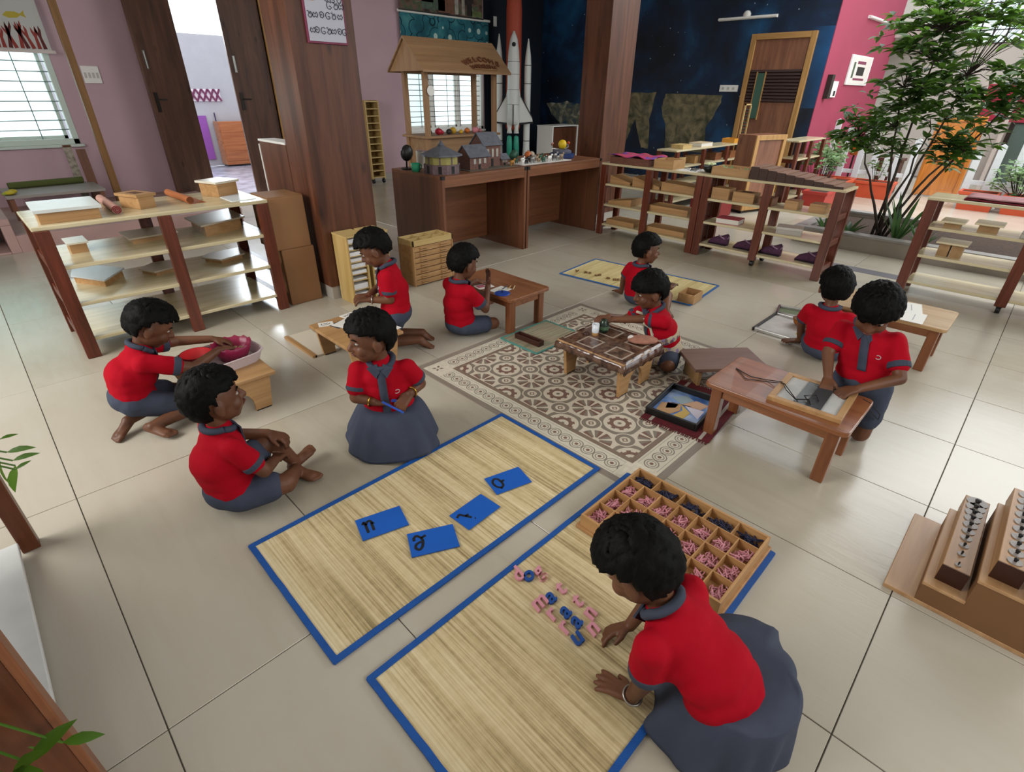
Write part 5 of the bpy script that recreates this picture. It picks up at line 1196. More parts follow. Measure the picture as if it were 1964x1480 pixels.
for c, r, n in blobs:
    for _ in range(n):
        while True:
            q = Vector((rnd.uniform(-1, 1), rnd.uniform(-1, 1), rnd.uniform(-1, 1)))
            if q.length < 1: break
        q = q * (0.55 + .45 * rnd.random()); p = Vector((c[0] + r[0] * q.x, c[1] + r[1] * q.y, c[2] + r[2] * q.z))
        out = (p - Vector((6.8, 1.1, p.z - .25))).normalized()
        near = min((s for st in stems for s in st), key=lambda s: (s - p).length); twigs.tube([near, near.lerp(p, .5) + Vector((0, 0, .03)), p], [.004, .003, .002], 4)
        for k in range(rnd.randint(6, 9)):
            a = rnd.uniform(0, 2 * PI); d = (out * .5 + Vector((math.cos(a), math.sin(a), rnd.uniform(-.5, .45)))).normalized()
            leaves.append((p + d * .008, d, rnd.uniform(.65, 1.15), rnd.uniform(-.6, .6)))
twigs.build('twigs', M_BARK, t)['kind'] = 'stuff'
plant_leaves(t, leaves, M_LEAF, 300, .125, .046)

def blade_plant(label, p, n, L, W, m, spread=.5, name='blade_plant', seed=1, lift=1.0):
    r_ = random.Random(seed); t = thing(name, label, 'plant', p); lv = []
    for k in range(n):
        a = 2 * PI * k / n + r_.uniform(-.3, .3); e = r_.uniform(.25, 1) * spread
        d = Vector((math.cos(a) * e, math.sin(a) * e, lift)); lv.append((Vector(p) + Vector((.02 * math.cos(a), .02 * math.sin(a), -.005)), d, r_.uniform(.65, 1.05), r_.uniform(-.4, .4)))
    plant_leaves(t, lv, m, 300, L, W, 'blade', .18); MB().ell((p[0], p[1], p[2]), (.03, .03, .02)).build('crown', M_BARK, t)
zs_ = PH - .06
blade_plant('spiky plant with long dark sword leaves in front of the tree', (6.66, 1.0, zs_), 16, .48, .05, M_LEAFD, .55, seed=3)
blade_plant('low grassy plant at the right of the sword leaves', (6.62, .78, zs_), 18, .30, .022, M_LEAFD, 1.1, seed=5)
blade_plant('low broad leaved plant at the left end of the planter bed', (6.64, 1.45, zs_), 14, .22, .06, M_LEAFD, 1.2, seed=6)
blade_plant('small tuft behind the beech boxes in the planter bed', (6.7, 1.7, zs_), 14, .24, .03, M_LEAFD, .9, seed=8)

def bush(label, c, r, n, m, L=.07, W=.035, seed=2, group=None, name='bush', ground=0.0):
    r_ = random.Random(seed); t = thing(name, label, 'bush', (c[0], c[1], ground)); lv = []
    st = MB()
    for k in range(max(5, n // 14)):
        q = Vector((r_.uniform(-1, 1), r_.uniform(-1, 1), r_.uniform(-.5, 1))).normalized() * r_.uniform(.4, .9); p = Vector((c[0] + r[0] * q.x, c[1] + r[1] * q.y, c[2] + r[2] * q.z)); st.tube([(c[0] + .2 * r[0] * q.x, c[1] + .2 * r[1] * q.y, ground), p], .004, 4)
        for _ in range(14):
            a = r_.uniform(0, 2 * PI); lv.append((p + Vector((r_.uniform(-.06, .06), r_.uniform(-.06, .06), r_.uniform(-.06, .06))), Vector((math.cos(a), math.sin(a), r_.uniform(-.2, .7))), r_.uniform(.7, 1.2), r_.uniform(-.7, .7)))
    st.build('stems', M_BARK, t)['kind'] = 'stuff'; plant_leaves(t, lv, m, 60, L, W)
# planters in a row
M_TERRA = mat('orange_planter', 'c2502f', 0.5, var=.08, vscale=6); M_TERRAR = mat('red_planter', 'a83228', 0.5, var=.08, vscale=6)
def trough(label, x0, x1, y0, y1, h, m):
    t = thing('planter_box', label, 'planter', ((x0 + x1) / 2, (y0 + y1) / 2, 0), 0, 'orange planter boxes in the courtyard'); e = .025
    MB().add([(x0 + e, y0 + e, 0), (x1 - e, y0 + e, 0), (x1 - e, y1 - e, 0), (x0 + e, y1 - e, 0), (x0, y0, h - .04), (x1, y0, h - .04), (x1, y1, h - .04), (x0, y1, h - .04)], [(3, 2, 1, 0), (4, 5, 6, 7), (0, 1, 5, 4), (1, 2, 6, 5), (2, 3, 7, 6), (3, 0, 4, 7)]).build('trough', m, t)
    for q in ((x0 - .015, x0 + .015, y0 - .015, y1 + .015), (x1 - .015, x1 + .015, y0 - .015, y1 + .015), (x0, x1, y0 - .015, y0 + .015), (x0, x1, y1 - .015, y1 + .015)): MB().box(*q, h - .04, h).build('rim', m, t, bevel=.003)
    MB().box(x0 + .015, x1 - .015, y0 + .015, y1 - .015, h - .04, h - .02).build('soil', M_SOIL, t)
labs = ['orange planter box just left of the tree stems', 'orange planter box next along behind the tree', 'orange planter box right of the orange door', 'orange planter box below the pale bush', 'orange planter box at the right frame edge']
for k, (y0, y1) in enumerate(((1.83, 2.4), (1.2, 1.72) if 0 else (2.45, 2.95), (.55, .98), (.05, .48), (-.45, -.02))): trough(labs[k], 10.18, 10.48, y0, y1, .25, M_TERRA)
trough('red planter box seen through the pouch shelf', 8.3, 9.2, 2.2, 2.5, .27, M_TERRAR); trough('red planter box near the crimson wall foot', 9.35, 10.1, 2.35, 2.62, .27, M_TERRA)
bush('pale grey green bush growing beside the crimson wall', (9.75, 2.75, .55), (.55, .35, .28), 480, M_LEAFP, .085, .055, 4)
bush('pale leafy bush in the right planter box', (10.32, .35, .45), (.2, .5, .22), 380, M_LEAFP, .07, .045, 9, ground=.23)
bush('small green bush behind the left planter box', (10.33, 2.1, .4), (.15, .25, .16), 60, M_LEAF, .08, .03, 12, ground=.23)
# cuttings in the planter tray on the shelf
blade_plant('leafy green cutting in the shelf tray', (5.2, 2.28, .772), 9, .09, .035, M_LEAFP, 1.0, 'cutting', 21); blade_plant('smaller leafy cutting at the tray end', (5.2, 2.10, .772), 7, .08, .03, M_LEAFP, 1.0, 'cutting', 22)
# white pickets
M_PICK = mat('white_picket', 'd4d8da', 0.5, var=.05, vscale=8)
rank = ['first', 'second', 'third', 'fourth', 'fifth', 'sixth', 'seventh', 'eighth', 'ninth', 'tenth', 'eleventh', 'twelfth']
for k, (y, h) in enumerate(((2.93, 1.1), (2.72, 1.0), (2.48, .86), (2.26, .72), (2.08, .66), (1.95, .66), (1.75, .88), (.98, .74), (.74, .86), (.50, .95), (.26, .97), (.02, .97))):
    o = MB().prism([(y - .045, 0), (y + .045, 0), (y + .045, h - .03), (y, h), (y - .045, h - .03)], 10.58, 10.60, Matrix(((0, 0, 1, 0), (1, 0, 0, 0), (0, 1, 0, 0), (0, 0, 0, 1)))).build('picket', M_PICK, bevel=.003)
    tag(o, f'white upright picket, {rank[k]} from the crimson wall in the courtyard fence', 'picket', 'white courtyard pickets')
tag(MB().box(10.60, 10.63, 1.7, 2.98, .3, .36).build('picket_rail', M_PICK), 'white rail carrying the left pickets', 'rail'); tag(MB().box(10.60, 10.63, -.3, 1.03, .3, .36).build('picket_rail', M_PICK), 'white rail carrying the right pickets', 'rail')
# orange door panel
t = thing('orange_gate', 'bright orange wooden gate leaf standing open beyond the tree', 'gate', (11.2, 1.3, 0)); W = WORLD[t]
M_ORG = wood('orange_varnish', 'cf8330', 'a85f1c', 'Z', 1, .3, coat=.4)
MB().box(11.18, 11.22, 1.12, 1.68, .02, 1.15).build('panel', M_ORG, t)
for y in (1.10, 1.64): MB().box(11.16, 11.24, y, y + .06, 0, 1.18).build('stile', M_ORG, t, bevel=.004)
for z in (.02, .55, 1.1): MB().box(11.165, 11.235, 1.16, 1.64, z, z + .08).build('rail', M_ORG, t, bevel=.003)
t = thing('brown_planter', 'dark brown square planter behind the pickets', 'planter', (11.0, 2.2, 0)); MB().box(10.9, 11.2, 1.95, 2.25, 0, .5).build('pot', mat('dark_brown_pot', '4d2c22', 0.5), t, bevel=.01); MB().box(10.88, 11.22, 1.93, 2.27, .5, .54).build('rim', MATS['dark_brown_pot'], t)
t = thing('orange_pot', 'round orange flower pot hanging near the crimson wall', 'pot', (10.9, 2.75, 0)); MB().cyl((10.95, 2.66, 0), (10.95, 2.66, .55), .015).build('stand', M_DARKMETAL, t); MB().lathe((10.95, 2.66, .55), [(.07, 0), (.12, .16), (.125, .2), (.105, .2), (.06, .03)]).build('pot', mat('orange_clay', 'c96a22', 0.5), t, smooth=True)
# courtyard facade
M_FAC = mat('facade_plaster', 'b3aba0', 0.8, var=.05, vscale=2)
structure('wall_facade', MB().box(14.0, 14.2, -7.0, 1.0, 0, 4.2).box(14.0, 14.2, 1.0, 2.2, 0, 2.28).box(14.0, 14.2, 2.2, 6.0, 0, 4.2).box(14.0, 14.2, 1.0, 2.2, 3.1, 4.2), M_FAC)
wn3 = thing('window_3', 'gridded courtyard window high in the facade', 'window', (14.0, 1.6, 2.28)); wn3['kind'] = 'structure'
MB().box(14.05, 14.06, 1.0, 2.2, 2.28, 3.1).build('pane', M_FROST, wn3)
for k in range(7): MB().box(13.98, 14.02, 1.0 + .2 * k - .012, 1.0 + .2 * k + .012, 2.28, 3.1).build('glazing_bar', M_DARKMETAL, wn3)
for k in range(5): MB().box(13.98, 14.02, 1.0, 2.2, 2.28 + .2 * k - .01, 2.28 + .2 * k + .01).build('glazing_bar', M_DARKMETAL, wn3)
structure('roof_slab', MB().box(12.9, 14.2, 2.6, 6.0, 2.35, 2.5), M_FAC)
t = thing('notice_board', 'crimson notice board with white sheets on the courtyard facade', 'notice board', (12.6, .4, 0)); 
MB().box(12.5, 12.56, -.9, 1.42, 1.08, 1.62).build('board', mat('board_red', '8c1330', 0.6), t); 
for y in (1.42, .98, -.3): MB().box(12.46, 12.58, y - .025, y + .025, 0, 1.66).build('post', mat('silver_post', 'b3a89f', 0.4), t)
for k, y in enumerate((.75, .48, .2, -.08)):
    s_ = MB().box(12.49, 12.5, y - .1, y + .1, 1.16, 1.56).build('sheet', M_PLASTICW, t)
    for q in range(6): MB().box(12.487, 12.49, y - .08, y + .08 - .03 * (q % 3), 1.20 + .055 * q, 1.212 + .055 * q).build('print_line', mat('print_grey', '8f8d8c', .7), s_)
t = thing('glass_door', 'grey green glazed door beyond the right pickets', 'door', (13.9, .55, 0)); MB().box(13.9, 13.95, .2, .95, 0, 1.05).build('glass', mat('dim_glass', '55665f', 0.15, spec=.6), t); MB().box(13.88, 13.97, .95, 1.02, 0, 1.1).build('frame', M_DARKMETAL, t); MB().box(13.88, 13.97, .2, .95, 1.02, 1.08).build('frame', M_DARKMETAL, t)
# foliage in front of the camera on the left foreground shelf
def potted(label, p, leaves_, m):
    t = thing('potted_plant', label, 'plant', p); MB().lathe(p, [(.045, 0), (.06, .10), (.064, .115), (.052, .115), (.045, .09), (.002, .09)]).build('pot', mat('clay_pot', '8a4a30', 0.7), t, smooth=True)
    v0, f0 = leaf_geo(.12, .042, .2); me = bpy.data.meshes.new('leaf'); me.from_pydata([tuple(v) for v in v0], [], f0); me.materials.append(m); me.polygons.foreach_set('use_smooth', [True] * len(me.polygons))
    for (sx, sy, sz), (dx, dy, dz), s in leaves_:
        a = Vector((sx, sy, sz)); b0 = Vector((p[0], p[1], p[2] + .1)); MB().tube([b0, b0.lerp(a, .5) + Vector((0, 0, .03)), a], .002, 5).build('stalk', m, t)
        share('leaf', me, Matrix.Translation(a) @ frame_of((dx, dy, dz), .3).to_4x4() @ Matrix.Scale(s, 4), t)
M_LEAFG = leaf_material('glossy_leaf', '2c4a12', '46701c', '6f9a34')
def leafq(a, b): a, b = Vector(a), Vector(b); return (tuple(a), tuple(b - a), (b - a).length / .12)
potted('potted plant with thin drooping leaves on the foreground shelf', (-.46, 1.50, .815), [leafq((-0.129, 1.421, 0.76), (-0.099, 1.43, 0.76)), leafq((-0.128, 1.392, 0.74), (-0.084, 1.368, 0.75)), leafq((-0.124, 1.366, 0.73), (-0.081, 1.354, 0.74)), leafq((-0.125, 1.343, 0.72), (-0.098, 1.348, 0.73)), leafq((-0.124, 1.36, 0.72), (-0.154, 1.38, 0.66)), leafq((-0.145, 1.412, 0.72), (-0.163, 1.409, 0.66))], M_LEAFG)
potted('potted plant with broad bright leaves at the bottom left corner', (-.44, .94, .815), [leafq((-0.237, 0.822, 0.5), (-0.174, 0.81, 0.55)), leafq((-0.259, 0.816, 0.5), (-0.216, 0.784, 0.56)), leafq((-0.194, 0.82, 0.5), (-0.146, 0.793, 0.5)), leafq((-0.228, 0.863, 0.46), (-0.224, 0.932, 0.48)), leafq((-0.266, 0.813, 0.5), (-0.223, 0.763, 0.55))], M_LEAFG)

# ================================================================ FLOOR MATS AND CLASS MATERIAL
def straw_material(name, axis, pale=False):
    m, b, x = newmat(name, 0.75, 0.25); o, q = x.pos(False)
    s = (150, 2.2, 1) if axis == 'Y' else (2.2, 150, 1)
    f1 = x.noise(x.scalev(o, *s), 1.0, 2, .1); s2 = (16, .5, 1) if axis == 'Y' else (.5, 16, 1); f2 = x.noise(x.scalev(o, *s2), 1.0, 3, .2); f3 = x.noise(x.scalev(o, 40, 40, 1), 1.0, 2)
    f = x.m('ADD', x.m('MULTIPLY', f1, .45), x.m('ADD', x.m('MULTIPLY', f2, .45), x.m('MULTIPLY', f3, .1)))
    st = [(.36, '8d7b57'), (.46, 'b8a57b'), (.54, 'cdbb92'), (.66, 'ded0ac')] if not pale else [(.36, 'a8935f'), (.5, 'cbb984'), (.66, 'd9cc9f')]
    x.l.new(x.ramp(f, st), b.inputs['Base Color'])
    bp = x.n.new('ShaderNodeBump'); bp.inputs['Strength'].default_value = .35; bp.inputs['Distance'].default_value = .002; x.l.new(f1, bp.inputs['Height']); x.l.new(bp.outputs['Normal'], b.inputs['Normal']); return m
M_STRAW = straw_material('woven_straw', 'Y'); M_STRAWP = straw_material('pale_woven_straw', 'Y', True)
M_BLUEB = mat('blue_binding', '0f4f9c', 0.6, var=.1, vscale=30, bump=.3, bscale=300)
def floor_mat(label, x0, x1, y0, y1, loc=None, rz=0.0, ms=M_STRAW, mb_=M_BLUEB, w_=.019):
    cx, cy = (x0 + x1) / 2, (y0 + y1) / 2; loc = loc or (cx, cy, 0); t = thing('straw_mat', label, 'mat', (loc[0], loc[1], 0.002), rz); W = WORLD[t]; a, b = (x1 - x0) / 2, (y1 - y0) / 2
    def wv(x, y): return .0012 * noise.noise(Vector((x * 3, y * 3, cx)))
    mb = MB(); nx, ny = 24, 12
    for j in range(ny + 1):
        for i in range(nx + 1): x = -a + 2 * a * i / nx; y = -b + 2 * b * j / ny; mb.v.append(W @ Vector((x, y, .003 + wv(x, y))))
    for j in range(ny):
        for i in range(nx): k = j * (nx + 1) + i; mb.f.append((k, k + 1, k + nx + 2, k + nx + 1)); mb.mi.append(0)
    mb.build('weave', ms, t, solid=.002)
    for p, q in (((-a, -b), (a, -b)), ((a, -b), (a, b)), ((a, b), (-a, b)), ((-a, b), (-a, -b))):
        p0, p1 = Vector((*p, .004)), Vector((*q, .004)); d = (p1 - p0).normalized(); pts = []
        n_ = Vector((-d.y, d.x, 0)); e = MB()
        for k in range(13):
            c = p0.lerp(p1, k / 12) + n_ * (w_ / 2 - .003) + Vector((0, 0, .0004 * (abs(d.x) > .5))) + n_ * .0015 * noise.noise(Vector((k * .9, cx, cy * 3)))
            e.v += [W @ (c - n_ * w_ / 2 + Vector((0, 0, -.004))), W @ (c - n_ * w_ / 2 + Vector((0, 0, .003))), W @ (c + n_ * w_ / 2 + Vector((0, 0, .003))), W @ (c + n_ * w_ / 2 + Vector((0, 0, -.004)))]
        for k in range(12):
            for s in range(4): e.f.append((4 * k + s, 4 * k + (s + 1) % 4, 4 * k + 4 + (s + 1) % 4, 4 * k + 4 + s)); e.mi.append(0)
        e.f += [(3, 2, 1, 0), (48, 49, 50, 51)]; e.mi += [0, 0]
        e.build('binding', mb_, t)
    return t
floor_mat('straw mat with blue binding holding four blue letter cards', .282, 1.535, .972, 1.583)
floor_mat('straw mat with blue binding under the letter box in the foreground', .325, 1.595, .248, .868)
floor_mat('pale straw mat with blue binding near the open shelves', -.61, .61, -.31, .31, (3.90, 2.32), -PI / 2 + .10, M_STRAWP, mat('blue_binding2', '2c5f9c', 0.6), .016)
M_TEALB = mat('teal_binding', '4f8a80', 0.6)
M_STRIPED = None
def striped():
    m, b, x = newmat('striped_runner', 0.8, .2); o, q = x.pos(False); x.l.new(x.ramp(x.noise(x.scalev(o, 3, 60, 1), 1.0, 2), [(.35, '7d7a66'), (.5, '9a8a74'), (.62, '8f9a80'), (.7, 'a5806c')]), b.inputs['Base Color']); return m
floor_mat('small striped mat with teal edges under the pencil box', 2.17, 2.62, 1.925, 2.25, None, 0, striped(), M_TEALB, .012)

# blue letter cards
M_CARDB = mat('card_blue', '1358b5', 0.5); M_SAND = mat('sandpaper_black', '15171c', 0.9)
GLY = {'u': [[(-.55, .5), (-.38, .8), (-.3, .4), (-.3, -.8)], [(-.3, .3), (0, .75), (.28, .7), (.3, .2), (.28, -.7)], [(.28, .35), (.55, .3)]],
       'e': [[(.65, .8), (.2, .62), (-.2, .95), (-.5, .7), (-.5, .35)], [(.2, .62), (.28, .1), (.12, -.55), (-.2, -.85), (-.5, -.55), (-.35, -.1), (.12, .1)]],
       'i': [[(-.8, .6), (-.35, .8), (-.15, .5), (.1, 0), (.35, -.45)], [(0, .2), (.4, .12)], [(.48, -.78), (.56, -.84)]],
       'a': [[(.8, .25), (.4, .12), (.25, .65), (-.15, .85), (-.55, .4), (-.5, -.35), (-.1, -.75), (.3, -.55), (.4, .12)], [(-.1, -.75), (-.05, -1.0)]]}
def stroke(mb, pts, w_, h, T):
    """flat ribbon stroke of width w_ and height h along 2-D points"""
    sm = []
    for k in range(len(pts) - 1):
        p0 = pts[max(k - 1, 0)]; p1 = pts[k]; p2 = pts[k + 1]; p3 = pts[min(k + 2, len(pts) - 1)]
        for s in range(5):
            u = s / 5; sm.append(tuple(.5 * ((2 * p1[i]) + (-p0[i] + p2[i]) * u + (2 * p0[i] - 5 * p1[i] + 4 * p2[i] - p3[i]) * u * u + (-p0[i] + 3 * p1[i] - 3 * p2[i] + p3[i]) * u ** 3) for i in (0, 1)))
    sm.append(pts[-1]); n = len(sm); o = len(mb.v)
    for k, p in enumerate(sm):
        a = Vector(sm[max(k - 1, 0)]); b = Vector(sm[min(k + 1, n - 1)]); d = (b - a).normalized(); nn = Vector((-d.y, d.x)) * w_ / 2
        for q, z in ((1, 0), (1, h), (-1, h), (-1, 0)): mb.v.append(T @ Vector((p[0] + q * nn.x, p[1] + q * nn.y, z)))
    for k in range(n - 1):
        for s in range(4): mb.f.append((o + 4 * k + s, o + 4 * k + (s + 1) % 4, o + 4 * k + 4 + (s + 1) % 4, o + 4 * k + 4 + s)); mb.mi.append(0)
    mb.f += [(o, o + 1, o + 2, o + 3), tuple(o + 4 * (n - 1) + s for s in (3, 2, 1, 0))]; mb.mi += [0, 0]
def letter_card(ch, tl, tr, bl, z, label):
    tl, tr, bl = [Vector((p[0], p[1], z)) for p in (tl, tr, bl)]; c = (tr + bl) / 2; xx = (tr - tl); w_ = xx.length; xx.normalize(); hh = (tl - bl).length; yy = Vector((-xx.y, xx.x, 0))
    t = thing('letter_card', label, 'card', c, 0, 'blue letter cards'); R = Matrix((xx, yy, Vector((0, 0, 1)))).transposed()
    MB().obox(c + Vector((0, 0, .0025)), (w_, hh, .005), R).build('board', M_CARDB, t, bevel=.0008)
    g = MB(); T = Matrix.Translation(c - xx * w_ * .27 + Vector((0, 0, .005))) @ R.to_4x4() @ Matrix.Scale(hh * .33, 4)
    for s in GLY[ch]: stroke(g, s, .27, .02, T)
    g.build('sandpaper_letter', M_SAND, t)
zc_ = .008
letter_card('u', (0.613, 1.427), (0.779, 1.378), (0.583, 1.318), zc_, 'blue card with a black cursive u on the straw mat')
letter_card('e', (0.712, 1.234), (0.865, 1.157), (0.664, 1.131), zc_, 'blue card with a black cursive e, nearest the mat edge')
letter_card('i', (0.885, 1.199), (1.053, 1.207), (0.891, 1.091), zc_, 'blue card with a black cursive i in the mat middle')
letter_card('a', (1.127, 1.266), (1.286, 1.222), (1.098, 1.159), zc_, 'blue card with a black cursive a at the mat far end')

# cut-out letters laid out as words
M_LPINK = mat('letter_pink', 'd08f9c', 0.5); M_LBLUE = mat('letter_blue', '1c4a94', 0.45)
def cut_letter(ch, p, m, label, size=.076, z=.008, ang=0.0, group='cut-out letters on the straw mat'):
    M = Matrix.Translation((p[0], p[1], z + .004)) @ Matrix.Rotation(ang, 4, 'Z')
    o = text_obj(ch, size, M, m, None, 'cut_letter', .004, .25); o.data.transform(Matrix.Identity(4)); tag(o, label, 'letter', group); return o
LET = [('d', (0.869, 0.82), 1, 'pink letter d of the word dog'), ('o', (0.892, 0.797), 0, 'blue letter o of the word dog'), ('g', (0.927, 0.782), 1, 'pink letter g of the word dog'),
       ('m', (0.841, 0.699), 1, 'pink letter m starting the second word'), ('a', (0.88, 0.688), 0, 'blue letter a of the second word'), ('t', (0.928, 0.685), 1, 'pink letter t ending the second word'),
       ('r', (0.835, 0.644), 1, 'pink letter r starting the third word'), ('a', (0.872, 0.62), 0, 'blue letter a of the third word'), ('t', (0.93, 0.617), 1, 'pink letter t ending the third word'),
       ('r', (0.827, 0.586), 1, 'pink letter r starting the fourth word'), ('a', (0.869, 0.574), 0, 'blue letter a of the fourth word'), ('n', (0.924, 0.562), 1, 'pink letter n beside the reaching fingers'),
       ('u', (0.829, 0.538), 0, 'dark blue letter lying nearest the foreground'), ('n', (0.888, 0.524), 1, 'pink letter n under the reaching hand')]
for ch, p, k, lb in LET: cut_letter(ch, p, M_LPINK if k else M_LBLUE, lb, ang=random.uniform(-.12, .12) + .05)
M_BRL = mat('brown_letter', '7d5c38', 0.6)
for k, (ch, p) in enumerate((('y', (3.698, 2.834)), ('n', (3.717, 2.753)), ('s', (3.732, 2.717)), ('v', (3.716, 2.629)), ('s', (3.749, 2.619)), ('a', (3.73, 2.515)), ('z', (3.735, 2.451)), ('s', (3.758, 2.429)))):
    cut_letter(ch, p, M_BRL, f'small brown wooden letter, {rank[k]} from the left on the pale mat', .075, .008, -.6, 'brown letters on the pale mat')

# movable alphabet box
X0, X1, Y0, Y1, h0, h1 = 1.20, 1.59, .275, .815, .022, .072
t = thing('letter_box', 'large beech letter box with many compartments beside the seated child', 'letter box', ((X0 + X1) / 2, (Y0 + Y1) / 2, .007))
M_LB = wood('box_beech_y', 'ba8f5e', '9a7045', 'Y', 1.2, .45); M_LBX = wood('box_beech_x', 'ba8f5e', '9a7045', 'X', 1.2, .45)
MB().box(X0 - .012, X1 + .012, Y0 - .012, Y1 + .012, .007, .022).build('lid_base', M_LB, t, bevel=.003)
MB().box(X0, X1, Y0, Y1, .022, .028).build('floor_panel', mat('pale_box_floor', 'b98f62', 0.6), t)
for a in ((X0, X0 + .009), (X1 - .009, X1)): MB().box(a[0], a[1], Y0, Y1, .028, h1).build('side', M_LB, t, bevel=.001)
for a in ((Y0, Y0 + .009), (Y1 - .009, Y1)): MB().box(X0 + .009, X1 - .009, a[0], a[1], .028, h1).build('end', M_LBX, t, bevel=.001)
rows = [X0, X0 + .105, X0 + .205, X0 + .305, X1]
for x in rows[1:-1]: MB().box(x - .002, x + .002, Y0 + .009, Y1 - .009, .028, h1 - .002).build('divider', M_LB, t)
cells = []
for r_ in range(4):
    n_ = 7 if r_ < 3 else 5
    for k in range(n_):
        ya = Y0 + (Y1 - Y0) * k / n_; yb_ = Y0 + (Y1 - Y0) * (k + 1) / n_
        if k: MB().box(rows[r_] + .002, rows[r_ + 1] - .002, ya - .002, ya + .002, .028, h1 - .002).build('divider', M_LBX, t)
        cells.append((r_, rows[r_] + .018, rows[r_ + 1] - .018, ya + .016, yb_ - .016))
pile = MB(); pileb = MB(); M_CLR = None
for r_, xa, xb, ya, yb_ in cells:
    for k in range(16):
        p = Vector((random.uniform(xa, xb), random.uniform(ya, yb_), .031 + .0011 * k)); a = random.uniform(0, PI); g = pile if r_ < 3 else pileb
        pts = [p + Vector((math.cos(a + s) * .014 + s * .003, math.sin(a + s) * .010, .002 * math.sin(s * 2))) for s in [q * .8 for q in range(6)]]; g.tube(pts, .0022, 4)
        g.bar(p - Vector((math.cos(a), math.sin(a), 0)) * .018, p + Vector((math.cos(a), math.sin(a), .1)) * .018, .005, .004)
o = pile.build('letter_pile', M_LPINK); tag(o, 'heaps of pink cut letters filling the box compartments', 'letters', kind='stuff'); o = pileb.build('letter_pile', mat('letter_navy', '2a2f4a', 0.5)); tag(o, 'dark blue cut letters in the far compartments of the box', 'letters', kind='stuff')

# lacing frame
A = Vector((2.142, 0.565, 0.3)); B = Vector((2.438, 0.571, 0.3)); D = Vector((2.158, 0.278, 0.3)); z0 = .28
xx = (B - A); yy = (D - A); wx = xx.length; wy = yy.length; xx.normalize(); yy.normalize(); nn = Vector((0, 0, 1)); xx = yy.cross(nn); 
if xx.dot(B - A) < 0: xx = -xx
C0 = Vector((A.x, A.y, z0)); R = Matrix((xx, yy, nn)).transposed(); c = C0 + xx * wx / 2 + yy * wy / 2
t = thing('lacing_frame', 'square wooden lacing frame with grey leather flaps on the table', 'lacing frame', c)
F = lambda a, b, z, s: MB().obox(C0 + xx * a + yy * b + Vector((0, 0, z)), s, R)
fw = .026
for a in (fw / 2, wx - fw / 2): F(a, wy / 2, .01, (fw, wy, .02)).build('frame_bar', M_BEECH, t, bevel=.002)
for b in (fw / 2, wy - fw / 2): F(wx / 2, b, .01, (wx - 2 * fw, fw, .02)).build('frame_bar', M_BEECH, t, bevel=.002)
M_CANV = mat('white_canvas', 'b9bab8', 0.8, var=.06, vscale=30, bump=.2, bscale=200); M_LEATH = mat('grey_leather', '33383b', 0.5, var=.15, vscale=20)
F(wx / 2, fw + (wy - 2 * fw) * .17, .011, (wx - 2 * fw, (wy - 2 * fw) * .34, .003)).build('canvas_flap', M_CANV, t); F(wx / 2, wy - fw - (wy - 2 * fw) * .13, .011, (wx - 2 * fw, (wy - 2 * fw) * .26, .003)).build('canvas_flap', M_CANV, t)
F(wx / 2, fw + (wy - 2 * fw) * .40, .014, (wx - 2 * fw, (wy - 2 * fw) * .2, .003)).build('leather_flap', mat('silver_leather', '6a7072', 0.4), t); F(wx / 2, fw + (wy - 2 * fw) * .62, .016, (wx - 2 * fw, (wy - 2 * fw) * .26, .003)).build('leather_flap', M_LEATH, t)
for k in range(5):
    a = fw + (wx - 2 * fw) * (k + .6) / 5.2; MB().cyl(C0 + xx * a + yy * (fw + (wy - 2 * fw) * .46) + Vector((0, 0, .0155)), C0 + xx * a + yy * (fw + (wy - 2 * fw) * .46) + Vector((0, 0, .018)), .004, n=10).build('eyelet', M_STEEL, t)
P = lambda a, b, z: C0 + xx * a * wx + yy * b * wy + Vector((0, 0, z))
M_LACE = mat('black_lace', '17100f', 0.8)
MB().tube([P(.15, .35, .022), P(.25, .5, .026), P(.12, .56, .024), P(.32, .42, .026), P(.45, .55, .026), P(.3, .62, .024)], .0024, 6).build('lace', M_LACE, t)
MB().tube([Vector((2.325, 0.782, 0.283)), Vector((2.291, 0.697, 0.284)), Vector((2.315, 0.634, 0.283)), Vector((2.306, 0.566, 0.303)), Vector((2.228, 0.52, 0.31)), Vector((2.193, 0.469, 0.302))], .002, 6).build('lace', M_LACE, t)
MB().tube([Vector((2.325, 0.782, 0.283)), Vector((2.253, 0.705, 0.284)), Vector((2.291, 0.636, 0.283)), Vector((2.296, 0.553, 0.304)), Vector((2.178, 0.453, 0.302))], .002, 6).build('lace', M_LACE, t)
MB().tube([Vector((2.425, 0.268, 0.292)), Vector((2.427, 0.24, 0.285)), Vector((2.525, 0.197, 0.2)), Vector((2.551, 0.199, 0.16)), Vector((2.437, 0.232, 0.25))], .0018, 6).build('lace', M_LACE, t)

# butterfly tray and runner
t = thing('woven_runner', 'maroon woven runner with white stripes under the black tray', 'runner', (2.25, .97, .0015))
a0 = math.radians(6)
W = Matrix.Translation((2.29, .93, .0018)) @ Matrix.Rotation(a0, 4, 'Z'); M_RUN = mat('maroon_weave', '5c1720', 0.9, var=.25, vscale=60, bump=.4, bscale=200)
MB().box(-.25, .25, -.175, .175, 0, .004).rot(W).build('weave', M_RUN, t)
for y in (-.13, .125): MB().box(-.25, .25, y - .008, y + .008, .004, .0046).rot(W).build('stripe', mat('pale_stripe', 'a8a096', 0.9), t)
fr_ = MB()
for k in range(34):
    for s in (-1, 1): y = -.17 + .34 * k / 33; fr_.bar((s * .25, y, .002), (s * (.268 + .006 * random.random()), y + random.uniform(-.004, .004), .001), .004, .002)
fr_.rot(W).build('fringe', M_RUN, t)['kind'] = 'stuff'
